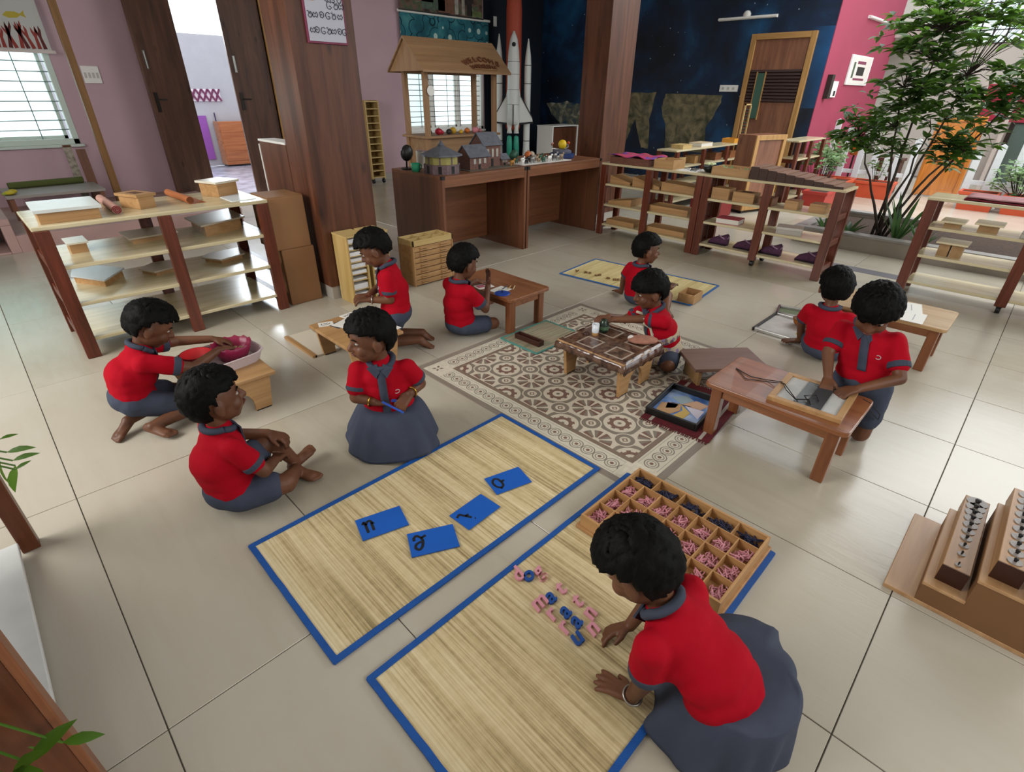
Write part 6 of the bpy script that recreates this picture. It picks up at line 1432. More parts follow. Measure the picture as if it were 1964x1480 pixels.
t = thing('black_tray', 'deep black tray with a butterfly picture beside the lacing table', 'tray', (2.24, .97, .006))
W = Matrix.Translation((2.245, .965, .006)) @ Matrix.Rotation(a0, 4, 'Z'); M_TRAY = mat('black_tray', '131211', 0.4)
hx, hy = .165, .135
for q in ((-hx, hx, -hy, -hy + .012), (-hx, hx, hy - .012, hy), (-hx, -hx + .012, -hy + .012, hy - .012), (hx - .012, hx, -hy + .012, hy - .012)): MB().box(*q, 0, .04).rot(W).build('side', M_TRAY, t, bevel=.002)
MB().box(-hx + .012, hx - .012, -hy + .012, hy - .012, 0, .005).rot(W).build('base', M_TRAY, t)
def pic():
    m, b, x = newmat('butterfly_print_sky', 0.35, .4); o, q = x.pos(True); x.l.new(x.ramp(x.noise(o, 9, 2), [(.35, '2e4f94'), (.5, '5f86c0'), (.7, 'a9b8d6')]), b.inputs['Base Color']); return m
s_ = MB().box(-hx + .014, hx - .014, -hy + .014, hy - .014, .005, .007).rot(W).build('picture', pic(), t)
for pts, c in (([(-.12, .1), (-.02, .11), (.02, .02), (-.04, 0), (-.10, .03)], 'b98f62'), ([(-.13, .02), (-.03, -.01), (.02, .02), (-.03, -.05), (-.12, -.04)], 'c9a855'), ([(.02, .02), (.06, .09), (.12, .03), (.09, -.02)], '8fa0a8'), ([(.02, .02), (.1, -.03), (.09, -.1), (.03, -.08)], 'c59a78'), ([(-.03, -.06), (.02, 0), (.03, -.1), (-.06, -.1)], 'cfc8d6'), ([(-.06, .07), (.0, .085), (.01, .03), (-.03, .03)], '7a4636')):
    pts = [(p[0] * 1.05, p[1] * 1.0) for p in pts]; _k = int(c, 16) % 7; MB().prism(pts, .007, .0074 + .0003 * _k, W).build('wing_print', mat('wing_' + c, c, .4), s_)
MB().bar(W @ Vector((.01, .07, .0078)), W @ Vector((.03, -.03, .0078)), .006, .001).build('body_print', mat('butterfly_body', '4b4a52', .4), s_)

# knobbed cylinder blocks on the stepped stand
t = thing('stepped_stand', 'pale beech stepped stand at the right foreground', 'stand', (1.95, -.4, 0))
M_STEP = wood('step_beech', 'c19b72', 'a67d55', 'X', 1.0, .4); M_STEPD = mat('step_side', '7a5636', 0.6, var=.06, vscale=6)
MB().box(1.72, 2.19, -.60, -.06, 0, .015).build('base_board', M_STEP, t, bevel=.002)
for k, (y1_, h) in enumerate(((-.145, .095), (-.25, .19), (-.355, .285))):
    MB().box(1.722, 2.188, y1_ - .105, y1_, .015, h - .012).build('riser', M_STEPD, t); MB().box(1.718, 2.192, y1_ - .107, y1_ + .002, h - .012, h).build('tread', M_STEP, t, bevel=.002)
def cyl_block(label, y, z, grow, diam):
    t = thing('cylinder_block', label, 'cylinder block', (1.98, y, z), 0, 'knobbed cylinder blocks'); hh = .065
    MB().box(1.76, 2.215, y - .035, y + .035, z, z + hh).build('block', wood('block_beech', 'ad8557', '93693e', 'X', 1.2, .4), t, bevel=.002)
    MB().box(1.757, 1.76, y - .0345, y + .0345, z + .0005, z + hh - .0005).build('end_face', mat('block_end', '3a1d10', 0.5), t)
    for k in range(10):
        s = k / 9; r = (.008 + .022 * s) if diam else (.018 + .004 * s); x = 1.785 + .40 * (s ** .85 if diam else s)
        c_ = MB().cyl((x, y, z + hh - .002), (x, y, z + hh + .003), r, n=20).build('cylinder', mat('grey_cylinder', '8a827d', 0.4), t); MB().cyl((x, y, z + hh + .003), (x, y, z + hh + .008), r * .22, n=8).lathe((x, y, z + hh + .006), [(r * .2, 0), (r * .32, .004), (r * .28, .008), (r * .1, .010)], 10).build('knob', M_BLACK, c_)
cyl_block('cylinder block with graded grey knobbed discs on the lower step', -.2, .095, 1, True); cyl_block('cylinder block on the upper step at the frame edge', -.30, .19, 1, False)

# tray and bowl in front of the leaning boy
M_SILVT = mat('silver_rim', 'b5b4b0', 0.3, metal=.6)
def flat_tray(label, c, sx, sy, rz, m, minner):
    t = thing('serving_tray', label, 'tray', c, rz); W = WORLD[t]; a, b = sx / 2, sy / 2
    for q in ((-a, a, -b, -b + .015), (-a, a, b - .015, b), (-a, -a + .03, -b + .015, b - .015), (a - .03, a, -b + .015, b - .015)): MB().box(*q, 0, .022).rot(W).build('rim', m if q[1] - q[0] > .1 else M_SILVT, t, bevel=.003)
    MB().box(-a + .03, a - .03, -b + .015, b - .015, 0, .006).rot(W).build('base', minner, t)
    return t
ft = flat_tray('black rimmed serving tray with printed paper on the floor', (3.76, .975, 0), .43, .36, 0, M_TRAY, mat('tray_paper', 'b8b2ae', 0.5, var=.15, vscale=12))
flat_tray('second dark tray with a green lining behind the bowl', (4.08, 1.03, 0), .20, .30, .25, mat('plum_tray', '4a2433', 0.45), mat('green_lining', '5f6a4a', 0.6))
t = thing('orange_bowl', 'orange brown bowl standing on the serving tray', 'bowl', (3.86, .93, .006)); MB().lathe((3.86, .93, .006), [(.035, 0), (.06, .02), (.07, .05), (.064, .05), (.05, .022), (.002, .01)], 24).build('bowl', mat('amber_bowl', '9a5a1c', 0.35), t, smooth=True); MB().lathe((3.86, .93, .055), [(.069, 0), (.071, .003), (.064, .004)], 24).build('rim', mat('amber_dark', '6d3a12', 0.4), t, smooth=True)
for k in range(9):
    p = Vector((3.69 + .018 * (k % 3) + random.uniform(-.004, .004), .90 - .022 * (k // 3) + random.uniform(-.004, .004), .006)); o = MB().lathe(p, [(.007, 0), (.010, .004), (.007, .009)], 8).build('yellow_counter', mat('counter_yellow', 'c9bd3a', 0.4)); tag(o, 'small yellow counter on the serving tray', 'counter', 'yellow counters on the tray')
# open box on the pale mat
lidbox('open_wood_box', 'open beech box at the corner of the pale mat', 'box', 3.76, 1.745, .006, .17, .13, .07, m=M_BEECH, inner=True, rz=.08)
# pencil box on the striped mat
lidbox('pencil_box', 'narrow dark brown pencil box on the striped mat', 'box', 2.27, 2.085, .006, .05, .21, .035, m=mat('dark_walnut', '3d2017', 0.4), inner=True, rz=.03)
# lids: board on the floor beside the card table
t = thing('floor_board', 'pale board with a wooden edge leaning on the card table', 'board', (1.20, 3.02, 0)); MB().box(1.165, 1.33, 2.83, 3.23, .0, .012).build('panel', mat('pale_panel', 'c9c0ae', 0.5), t); MB().box(1.15, 1.175, 2.83, 3.23, 0, .016).build('edge_strip', M_BEECHY, t)
# letter cards on the card table
M_CARDW = mat('card_white', 'dfddd6', 0.6)
def white_card(label, p, wd, hg, rz, glyph, z=.2):
    t = thing('picture_card', label, 'card', (p[0], p[1], z), rz, 'white letter cards'); W = WORLD[t]; MB().box(-wd / 2, wd / 2, -hg / 2, hg / 2, 0, .003).rot(W).build('card', M_CARDW, t)
    g = MB(); T = W @ Matrix.Translation((0, 0, .003)) @ Matrix.Scale(hg * .33, 4)
    for s in glyph: stroke(g, s, .22, .02, T)
    g.build('printed_letter', M_INK, t)
G1 = [[(-1.4, .3), (-1.2, -.3), (-.8, .2), (-.4, -.2), (0, .3), (.4, -.3)], [(.4, .6), (1.1, .7), (1.3, 0), (.9, -.6), (.4, -.3)]]
G2 = [[(-1.1, .6), (-1.3, -.3), (-.6, -.7), (.2, -.5), (.9, -.2), (1.2, .4)], [(-.6, .5), (0, .1), (.6, .6)]]
white_card('white card with a curled letter at the table left corner', (1.255, 2.807), .085, .062, -.35, G2); white_card('white card with a curled letter at the back of the card table', (1.421, 2.843), .085, .06, .15, G1); white_card('white card with a dark letter at the right corner of the card table', (1.498, 2.478), .10, .06, .15, G1)
white_card('white card beside the kneeling boy knee', (1.547, 2.821), .085, .06, .1, G2)
t = thing('paper_sheets', 'loose white sheets lying in the middle of the card table', 'paper', (1.33, 2.72, .2)); p = (1.326, 2.75)
for k in range(3): MB().obox((p[0] + .012 * k, p[1] - .006 * k, .2015 + .0015 * k), (.12, .085, .0012), Matrix.Rotation(.25 + .12 * k, 3, 'Z')).build('sheet', M_CARDW if k else mat('dark_backing', '3a3f48', .6), t)
t = thing('pencil_tumbler', 'small glass tumbler on the card table edge', 'tumbler', (1.5, 2.83, .2)); p = (1.571, 2.725, 0.2); MB().lathe(p, [(.02, 0), (.026, .05), (.0235, .05), (.018, .004), (.001, .004)], 18).build('glass', M_CLEAR, t, smooth=True); MB().lathe((p[0], p[1], .202), [(.018, 0), (.021, .02), (.001, .021)], 14).build('water', mat('pale_water', 'c9cbc4', .1, alpha=.5), t)
# basin, basket, bowl
t = thing('white_tub', 'white rectangular tub on the beech floor table', 'tub', (.62, 2.70, .2)); M_TUB = mat('tub_white', 'c9b9bb', 0.35)
W = Matrix.Translation((.625, 2.70, .2)) @ Matrix.Rotation(.12, 4, 'Z'); hx, hy = .165, .12
def tub(W, hx, hy, h, m, t, flare=.02, th=.006):
    mb = MB(); n = 28; prof = [(0.0, 0), (1.0, 0), (1 + flare / hx, h), (1 + flare / hx - th / hx, h), (1 - th / hx, .006), (0.0, .006)]
    rr = [(k / n) * 2 * PI for k in range(n)]
    for s, z in prof:
        for a in rr:
            cx, cy = math.cos(a), math.sin(a); q = (abs(cx) ** 5 + abs(cy) ** 5) ** (-1 / 5); mb.v.append(W @ Vector((hx * s * cx * q, hy * s * cy * q, z)))
    for k in range(len(prof) - 1):
        for i in range(n): mb.f.append((k * n + i, k * n + (i + 1) % n, (k + 1) * n + (i + 1) % n, (k + 1) * n + i)); mb.mi.append(0)
    return mb.build('body', m, t, smooth=False)
tub(W, hx, hy, .055, M_TUB, t); MB().tube([W @ Vector((hx * 1.12 * math.cos(a) * (abs(math.cos(a)) ** 5 + abs(math.sin(a)) ** 5) ** -.2, hy * 1.16 * math.sin(a) * (abs(math.cos(a)) ** 5 + abs(math.sin(a)) ** 5) ** -.2, .055)) for a in [k / 28 * 2 * PI for k in range(29)]], .004, 6).build('rim', M_TUB, t)
t = thing('magenta_basket', 'magenta plastic basket with a scalloped rim in the tub', 'basket', (.70, 2.70, .21)); M_MAG = mat('magenta_plastic', '8f1f45', 0.35); c = Vector((.695, 2.705, .207))
mb = MB(); n = 36
for r_, z, sc in ((.06, 0, 0), (.085, .05, 0), (.095, .085, 1), (.091, .085, 1), (.08, .05, 0), (.055, .006, 0)):
    for k in range(n): a = 2 * PI * k / n; mb.v.append(c + Vector((r_ * math.cos(a), r_ * .95 * math.sin(a), z + sc * .006 * math.cos(12 * a))))
for k in range(5):
    for i in range(n): mb.f.append((k * n + i, k * n + (i + 1) % n, (k + 1) * n + (i + 1) % n, (k + 1) * n + i)); mb.mi.append(0)
mb.f += [tuple(reversed(range(n))), tuple(range(5 * n, 6 * n))]; mb.mi += [0, 0]; mb.build('basket', M_MAG, t, smooth=True)
g = MB()
for k in range(160): a = random.uniform(0, 6.28); r_ = .06 * math.sqrt(random.random()); g.ell(c + Vector((r_ * math.cos(a), r_ * math.sin(a), .03 + .012 * random.random())), (.006, .004, .003), n=6, m=4)
tag(g.build('grain', mat('grain_tan', 'a98f70', .8)), 'tan grain inside the magenta basket', 'grain', kind='stuff')
t = thing('red_bowl', 'bright red plastic bowl on the tub beside the boy arm', 'bowl', (.53, 2.72, .21)); MB().lathe((.535, 2.735, .207), [(.03, 0), (.045, .015), (.072, .07), (.075, .07), (.069, .07), (.042, .018), (.001, .008)], 28).build('bowl', mat('bright_red_plastic', 'c3222a', 0.3), t, smooth=True)
tag(MB().lathe((.535, 2.735, .218), [(.035, 0), (.045, .012), (.001, .016)], 14).build('white_grain', mat('rice_white', 'd8b8b0', .8), smooth=True), 'small heap of pale grain in the red bowl', 'grain', kind='stuff')
# papers, pencils and blue inset on the desk-side table
tp = .26
p = (2.325, 2.412, 0.26); t = thing('drawing_sheet', 'white drawing sheet on the teak table near the raised hand', 'paper', p); MB().obox((p[0], p[1], tp + .0012), (.13, .10, .0015), Matrix.Rotation(.1, 3, 'Z')).build('sheet', M_CARDW, t); g = MB(); stroke(g, [(-.8, 0), (-.3, .3), (.2, -.2), (.8, .1)], .15, .02, Matrix.Translation((p[0], p[1], tp + .002)) @ Matrix.Scale(.02, 4)); g.build('pencil_mark', M_INK, t)
p = (2.294, 2.544, 0.26); t = thing('drawing_sheet', 'white sheet with a pink picture close to the boy chest', 'paper', p); MB().obox((p[0], p[1], tp + .0012), (.12, .09, .0015), Matrix.Rotation(-.2, 3, 'Z')).build('sheet', M_CARDW, t); MB().obox((p[0] - .02, p[1] + .01, tp + .0022), (.06, .05, .0006), Matrix.Rotation(-.2, 3, 'Z')).build('pink_picture', mat('pink_print', 'b06070', .6), t)
p = (2.283, 2.352, 0.26); t = thing('blue_inset', 'round blue inset plate on the corner of the teak table', 'inset', p); MB().lathe((p[0], p[1], tp), [(.052, 0), (.054, .002), (.05, .006), (.02, .008)], 30).build('plate', mat('inset_blue', '163f96', .35), t); MB().lathe((p[0], p[1], tp + .007), [(.006, 0), (.004, .008), (.008, .014), (.002, .018)], 12).build('knob', mat('inset_knob', '10204a', .3), t)
for k, (u, v, c) in enumerate(((972, 551, '3b4652'), (977, 550, 'c0a06a'), (982, 551, 'c9b48a'))):
    p = Vector((2.396, 2.398, 0.265)) + Vector((.022 * (k - 1), -.022 * (k - 1), 0)); t = thing('pencil', f'{["dark","ochre","cream"][k]} pencil lying beside the drawing sheet', 'pencil', p); d = Vector((.72, .3 + .1 * k, 0)).normalized() * .035; MB().cyl(p - d, p + d, .0035, n=6).build('barrel', mat('pencil_' + c, c, .4), t); MB().cyl(p + d, p + d * 1.25, .0035, .0005, n=6).build('tip', M_BEECH, t)
# papers on the pale table
for k, (px, py, rz) in enumerate(((0, 0, .2), (1, 0, -.3), (2, 0, .05))):
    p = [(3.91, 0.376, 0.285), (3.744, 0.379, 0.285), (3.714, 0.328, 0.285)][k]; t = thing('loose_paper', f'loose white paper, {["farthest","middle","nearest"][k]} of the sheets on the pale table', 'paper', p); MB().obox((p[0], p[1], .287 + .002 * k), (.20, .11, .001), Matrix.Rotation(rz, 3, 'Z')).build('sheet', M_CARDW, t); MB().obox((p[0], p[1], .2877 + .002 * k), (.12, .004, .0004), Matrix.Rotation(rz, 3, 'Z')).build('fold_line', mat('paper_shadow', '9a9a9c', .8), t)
# things on the centre table
p = (2.257, 1.566, 0.228); t = thing('white_cup', 'white cup with clear base on the covered table', 'cup', p); MB().lathe(p, [(.018, 0), (.02, .02), (.021, .065), (.018, .065), (.015, .02), (.001, .015)], 20).build('cup', mat('milk_plastic', 'd6dde2', .25), t, smooth=True); MB().lathe(p, [(.019, 0), (.0195, .016)], 20).build('base_ring', M_PALEFRAME, t)
p = (2.322, 1.556, 0.228); t = thing('green_jar', 'dark green jar held by the child at the covered table', 'jar', p); MB().lathe(p, [(.026, 0), (.03, .02), (.029, .05), (.02, .065), (.019, .075)], 20).build('jar', mat('bottle_green', '1d2f22', .2, spec=.6), t, smooth=True); MB().lathe((p[0], p[1], p[2] + .02), [(.0305, 0), (.0305, .02)], 20).build('label_band', mat('jar_label', '4f6a50', .5), t)
p = (2.222, 1.599, 0.228); t = thing('dark_lid', 'small dark lid left of the white cup', 'lid', p); MB().lathe(p, [(.016, 0), (.018, .006), (.015, .012)], 16).build('lid', mat('lid_brown', '3d2018', .5), t); MB().lathe((p[0], p[1], p[2] + .012), [(.006, 0), (.004, .006)], 8).build('nub', MATS['lid_brown'], t)
p = (2.357, 1.316, 0.228); t = thing('pink_pillow', 'pinkish brown cloth pad on the covered table', 'pad', p); MB().ell((p[0], p[1], p[2] + .018), (.05, .085, .02), Matrix.Rotation(.75, 3, 'Z'), 18, 10).build('pad', mat('dusty_pink_cloth', '9a6a58', .85, var=.2, vscale=30, bump=.5, bscale=50), t, smooth=True); MB().ell(Vector(p) + Vector((-.035, .055, .022)), (.02, .018, .016)).build('white_end', mat('white_cloth', 'cfcac4', .8), t, smooth=True)

# ================================================================ CHILDREN
def skin_material():
    m, b, x = newmat('brown_skin', 0.5, 0.35); tc = x.n.new('ShaderNodeTexCoord').outputs['Object']
    x.l.new(x.ramp(x.noise(tc, 9, 3), [(.35, '5a3826'), (.65, '6d4630')]), b.inputs['Base Color']); b.inputs['Subsurface Weight'].default_value = .05; b.inputs['Subsurface Radius'].default_value = (.01, .004, .002); return m
M_SKIN = skin_material()
M_SHIRT = mat('red_knit', 'a2061c', 0.85, spec=.12, var=.06, vscale=12, bump=.15, bscale=700)
M_GREYF = mat('slate_cloth', '3e4454', 0.8, spec=.2, var=.08, vscale=15, bump=.2, bscale=500)
M_COLLAR = mat('slate_collar', '3c4250', 0.8, spec=.2, bump=.2, bscale=500)
def hair_material():
    m, b, x = newmat('black_hair', 0.65, 0.12); tc = x.n.new('ShaderNodeTexCoord').outputs['Object']
    n = x.noise(x.scalev(tc, 90, 90, 25), 1.0, 3, .3); x.l.new(x.ramp(n, [(.4, '020202'), (.7, '080706')]), b.inputs['Base Color'])
    bp = x.n.new('ShaderNodeBump'); bp.inputs['Strength'].default_value = .7; bp.inputs['Distance'].default_value = .004; x.l.new(n, bp.inputs['Height']); x.l.new(bp.outputs['Normal'], b.inputs['Normal']); return m
M_HAIR = hair_material()
M_EYEW = mat('eye_white', '9a8f86', 0.35); M_EYED = mat('eye_dark', '120c0a', 0.2); M_LIP = mat('lip', '6e3a33', 0.5); M_GOLD = mat('gold', 'b8913f', 0.25, metal=1.0)
M_NAIL = mat('nail', '8a5f4e', .4)

class Blob:
    def __init__(s): s.mb = MB()
    def cap(s, p0, p1, r0, r1=None):
        r1 = r0 if r1 is None else r1; p0, p1 = Vector(p0), Vector(p1)
        s.mb.ell(p0, r0, n=12, m=8); s.mb.ell(p1, r1, n=12, m=8)
        if (p1 - p0).length > 1e-4: s.mb.cyl(p0, p1, r0, r1, n=14)
        return s
    def chain(s, pts, rs):
        for k in range(len(pts) - 1): s.cap(pts[k], pts[k + 1], rs[k], rs[k + 1])
        return s
    def ell(s, c, r, R=None): s.mb.ell(c, r, R, 18, 12); return s
    def mesh(s, voxel, smooth, wrinkle=0.0, wf=16.0, seed=0.0, flat=None):
        me = bpy.data.meshes.new('tmp'); me.from_pydata([tuple(v) for v in s.mb.v], [], s.mb.f)
        bm = bmesh.new(); bm.from_mesh(me); bmesh.ops.recalc_face_normals(bm, faces=bm.faces); bm.to_mesh(me); bm.free()
        o = bpy.data.objects.new('tmp', me); COL.objects.link(o)
        md = o.modifiers.new('r', 'REMESH'); md.mode = 'VOXEL'; md.voxel_size = voxel
        sm = o.modifiers.new('s', 'SMOOTH'); sm.factor = .5; sm.iterations = smooth
        dg = bpy.context.evaluated_depsgraph_get(); dg.update(); out = bpy.data.meshes.new_from_object(o.evaluated_get(dg))
        bpy.data.objects.remove(o); bpy.data.meshes.remove(me)
        if wrinkle or flat is not None:
            ns = [v.normal.copy() for v in out.vertices]
            for v, n in zip(out.vertices, ns):
                if wrinkle:
                    q = v.co * wf; w_ = noise.noise(Vector((q.x, q.y, q.z * .6 + seed))) + .5 * noise.noise(q * 2.3 + Vector((seed, 0, 0)))
                    v.co += n * wrinkle * w_
                if flat is not None and v.co.z < flat: v.co.z = flat
        return out
def from_mesh(name, me, m, parent, smooth=True):
    Wi = WORLD[parent].inverted(); me.transform(Wi); me.materials.clear(); me.materials.append(m); me.name = name
    me.polygons.foreach_set('use_smooth', [smooth] * len(me.polygons)); me.update()
    o = bpy.data.objects.new(name, me); COL.objects.link(o); o.parent = parent; WORLD[o] = WORLD[parent]; return o

def ik(a, c, l1, l2, hint):
    a, c, hint = Vector(a), Vector(c), Vector(hint); d = c - a; L = min(d.length, (l1 + l2) * .998); d.normalize()
    x = (l1 * l1 - l2 * l2 + L * L) / (2 * L); h = math.sqrt(max(l1 * l1 - x * x, 0)); n = hint - d * hint.dot(d); n.normalize(); return a + d * x + n * h
def hand(bl, wrist, fdir, normal, side, curl=.35, spread=.16, s=1.0):
    """palm, four fingers and a thumb; normal is the back of the hand; side +1 right hand"""
    w_ = Vector(wrist); f = Vector(fdir).normalized(); n = Vector(normal); n = (n - f * n.dot(f)).normalized(); x = f.cross(n) * side   # towards the little finger
    k0 = w_ + f * .058 * s
    for q in (-1.5, -.5, .5, 1.5): bl.cap(w_ + x * q * .007 * s + f * .006, k0 + x * q * .0125 * s, .0115 * s, .0095 * s)
    for i, (q, L) in enumerate(((-1.5, .046), (-.5, .052), (.5, .048), (1.5, .037))):
        a = q * spread; d = (f * math.cos(a) + x * math.sin(a)).normalized(); p = k0 + x * q * .0135 * s; c = curl
        for seg, (fr, r) in enumerate(((.42, .0082), (.33, .0076), (.25, .0068))):
            d2 = (d * math.cos(c) - n * math.sin(c)).normalized(); p2 = p + d2 * L * fr * s; bl.cap(p, p2, r * s, (r - .0006) * s); p = p2; c += curl
    tb = w_ + f * .018 * s - x * .016 * s; d = (f * .6 - x * .75 - n * .25).normalized(); t1 = tb + d * .026 * s; t2 = t1 + (f * .85 - x * .35 - n * .3).normalized() * .024 * s
    bl.cap(tb, t1, .0115 * s, .0095 * s).cap(t1, t2, .0092 * s, .0075 * s)
def foot(bl, ankle, toe, up, s=1.0):
    a, t = Vector(ankle), Vector(toe); f = (t - a).normalized(); u = Vector(up); u = (u - f * u.dot(f)).normalized(); x = f.cross(u)
    L = .135 * s; heel = a - f * .022 * s - u * .012 * s; ball = heel + f * L * .72
    bl.cap(a, heel, .023 * s, .021 * s); bl.cap(heel, ball, .021 * s, .018 * s); bl.cap(a, ball, .021 * s, .015 * s); bl.cap(heel + x * .006, ball + x * .016 * s, .016 * s, .013 * s); bl.cap(heel - x * .006, ball - x * .016 * s, .016 * s, .013 * s)
    for i, q in enumerate((-1.9, -.95, 0, .9, 1.7)):
        p = ball + x * q * .0115 * s; r = .0105 if i == 0 else .0078; bl.cap(p, p + f * (.03 - .004 * abs(i - 1)) * s, r * s, r * s * .9)

def person(label, th, pel, head, look=(0, 0), knees=None, ankles=None, toes=None, wrists=None, elbows=None, hdirs=None, hnorms=None, curls=(.35, .35), bottom='shorts', voxel=.0045, face=True, seed=0.0, hs=1.0, skirt=None, apron=False, bangles=(), scale=1.0, lean_back=.012, hair_long=0.0, toeup=None, chest=None):
    pel, head = Vector(pel), Vector(head); a = math.radians(th); fw = Vector((math.cos(a), math.sin(a), 0)); rt = Vector((math.sin(a), -math.cos(a), 0)); up = Vector((0, 0, 1))
    t = thing('person', label, 'person', (pel.x, pel.y, 0), 0, 'children in red shirts')
    # head frame
    ha = a + math.radians(look[0]); pt = math.radians(look[1]); hf0 = Vector((math.cos(ha), math.sin(ha), 0)); hr = Vector((math.sin(ha), -math.cos(ha), 0))
    hf = hf0 * math.cos(pt) + up * math.sin(pt); hu = hr.cross(hf); HR = Matrix((hr, hf, hu)).transposed()
    H = lambda x, y, z: head + HR @ (Vector((x, y, z)) * hs)
    neck0 = head - hu * .088 * hs - hf * .022 * hs
    nb = neck0 - up * .028 - hf0 * .004                                  # base of the neck
    spine = (nb - pel); mid = pel + spine * .5 - fw * lean_back; sh_c = nb - spine.normalized() * .03
    if chest is not None: mid = Vector(chest)
    sdir = spine.normalized(); sf = rt.cross(sdir) * -1; sf = sdir.cross(rt); sf = sf if sf.dot(fw) > 0 else -sf
    SR = Matrix((rt, sf, sdir)).transposed()
    SH = [sh_c + rt * .105 - sdir * .012, sh_c - rt * .105 - sdir * .012]
    hips = [pel + rt * .058 - up * .005, pel - rt * .058 - up * .005]
    wr = [Vector(w_) for w_ in wrists]; el = []
    for i in range(2):
        if elbows and elbows[i] is not None: el.append(Vector(elbows[i]))
        else: el.append(ik(SH[i], wr[i], .155, .145, (rt if i == 0 else -rt) * .6 - up * .8 - fw * .35))
    kn = [Vector(k) for k in knees]; an = [Vector(k) for k in ankles]; to = [Vector(k) for k in toes]
    # ---- body (skin)
    b = Blob()
    b.ell(H(0, -.006, .012), (.071 * hs, .084 * hs, .083 * hs), HR); b.ell(H(0, .018, -.035), (.056 * hs, .062 * hs, .062 * hs), HR); b.ell(H(0, .04, -.078), (.026 * hs, .024 * hs, .02 * hs), HR)
    b.ell(H(.03, .048, -.03), (.026 * hs, .026 * hs, .026 * hs), HR); b.ell(H(-.03, .048, -.03), (.026 * hs, .026 * hs, .026 * hs), HR)
    b.cap(H(0, .074, .004), H(0, .088, -.022), .008 * hs, .0125 * hs); b.ell(H(0, .078, -.026), (.019 * hs, .011 * hs, .009 * hs), HR)
    b.ell(H(0, .072, -.05), (.02 * hs, .012 * hs, .012 * hs), HR)
    for s in (1, -1): b.ell(H(s * .072, -.008, -.012), (.010 * hs, .019 * hs, .028 * hs), HR); b.ell(H(s * .074, -.006, -.03), (.008 * hs, .012 * hs, .012 * hs), HR)
    b.cap(nb - up * .01, neck0 + hu * .03, .036, .033)
    b.chain([nb, sh_c - sdir * .06 + sf * .012, mid + sf * .015, pel], [.04, .05, .055, .06]); b.cap(SH[0] - sdir * .008, SH[1] - sdir * .008, .028)
    for i in range(2):
        b.chain([SH[i], el[i], wr[i]], [.033, .0265, .0185]); s = 1 if i == 0 else -1
        fd = Vector(hdirs[i]) if hdirs and hdirs[i] is not None else (wr[i] - el[i]); hn = Vector(hnorms[i]) if hnorms and hnorms[i] is not None else up
        hand(b, wr[i], fd, hn, s, curls[i], s=.98)
        if bottom != 'hidden':
            b.chain([hips[i], kn[i], an[i]], [.058, .041, .024]); calf = kn[i].lerp(an[i], .3); b.ell(calf, .036)
            foot(b, an[i], to[i], toeup[i] if toeup else up)
    bo = from_mesh('body', b.mesh(voxel, 3), M_SKIN, t)
    # ---- shirt
    g = Blob(); low = pel + up * .0 + sdir * .03
    for c, r in ((sh_c - sdir * .045, (.108, .074, .075)), (sh_c - sdir * .10, (.112, .084, .085)), (mid, (.110, .088, .085)), (mid.lerp(low, .5), (.113, .09, .08)), (low, (.118, .094, .07))): g.ell(c, r, SR)
    g.cap(SH[0] - sdir * .008, SH[1] - sdir * .008, .040); g.cap(sh_c, nb - sdir * .005, .06, .046)
    cuffs = []
    for i in range(2):
        e = SH[i].lerp(el[i], .62); g.cap(SH[i], e, .041, .044); cuffs.append((SH[i].lerp(el[i], .56), SH[i].lerp(el[i], .72)))
    me = g.mesh(.008, 7, .0038, 17, seed); bv = BVHTree.FromPolygons([v.co.copy() for v in me.vertices], [tuple(p.vertices) for p in me.polygons])
    sh = from_mesh('shirt', me, M_SHIRT, t)
    for p0, p1 in cuffs:
        MB().tube([p0, p0.lerp(p1, .5), p1], [.0435, .0445, .0435], 18).build('cuff', M_COLLAR, sh, smooth=False, bevel=.003)
    # collar ring with two points
    cr = MB(); cn = (sdir * .7 + hu * .3).normalized(); cx = rt; cy = cn.cross(cx) * -1; cy = cy if cy.dot(fw) > 0 else -cy; n = 28; pts = []
    for k in range(n + 1):
        q = 2 * PI * k / n; fr = max(0, math.sin(q)); pts.append(nb + cx * .052 * math.cos(q) + cy * .050 * math.sin(q) + cn * (.012 - .022 * fr))
    cr.tube(pts, .0125, 8).build('collar', M_COLLAR, sh, smooth=True)
    fl = MB()
    for s in (1, -1):
        fp = []
        for (u, v) in ((.055, .0), (.022, -.045), (.004, -.018), (.012, .012)):
            o_ = nb + rt * s * u + cn * v + cy * .2; hit = bv.ray_cast(o_, -cy); p = (hit[0] if hit[0] is not None else nb + rt * s * u + cn * v + cy * .05) + cy * .006; fp.append(p)
        fl.add(fp, [(0, 1, 2, 3)])
    fl.build('collar_flap', M_COLLAR, sh, solid=.006)
    # placket
    pk = MB(); row = 0
    for k in range(15):
        c = nb.lerp(pel + sdir * .06, k / 14 * .86 + .06)
        for u in (-.017, 0, .017):
            hit = bv.ray_cast(c + sf * .3 + rt * u, -sf); p = hit[0] if hit[0] is not None and (hit[0] - c).length < .13 else c + sf * .06 + rt * u; pk.v.append(p + sf * .004)
    for k in range(14):
        for q in range(2): i0 = 3 * k + q; pk.f.append((i0, i0 + 1, i0 + 4, i0 + 3)); pk.mi.append(0)
    pk.build('placket', M_COLLAR, sh, smooth=True, solid=.005)
    em = []; 
    for k in range(11):
        q = PI * .3 + k / 10 * PI * 1.5; c = sh_c - sdir * .085 - rt * .055 + rt * .010 * math.cos(q) + sdir * .008 * math.sin(q); hit = bv.ray_cast(c + sf * .3, -sf)
        if hit[0] is not None: em.append(hit[0] + sf * .003)
    if len(em) > 3: MB().tube(em, .0018, 5).build('emblem', mat('emblem_white', 'b9a5a8', .7), sh)
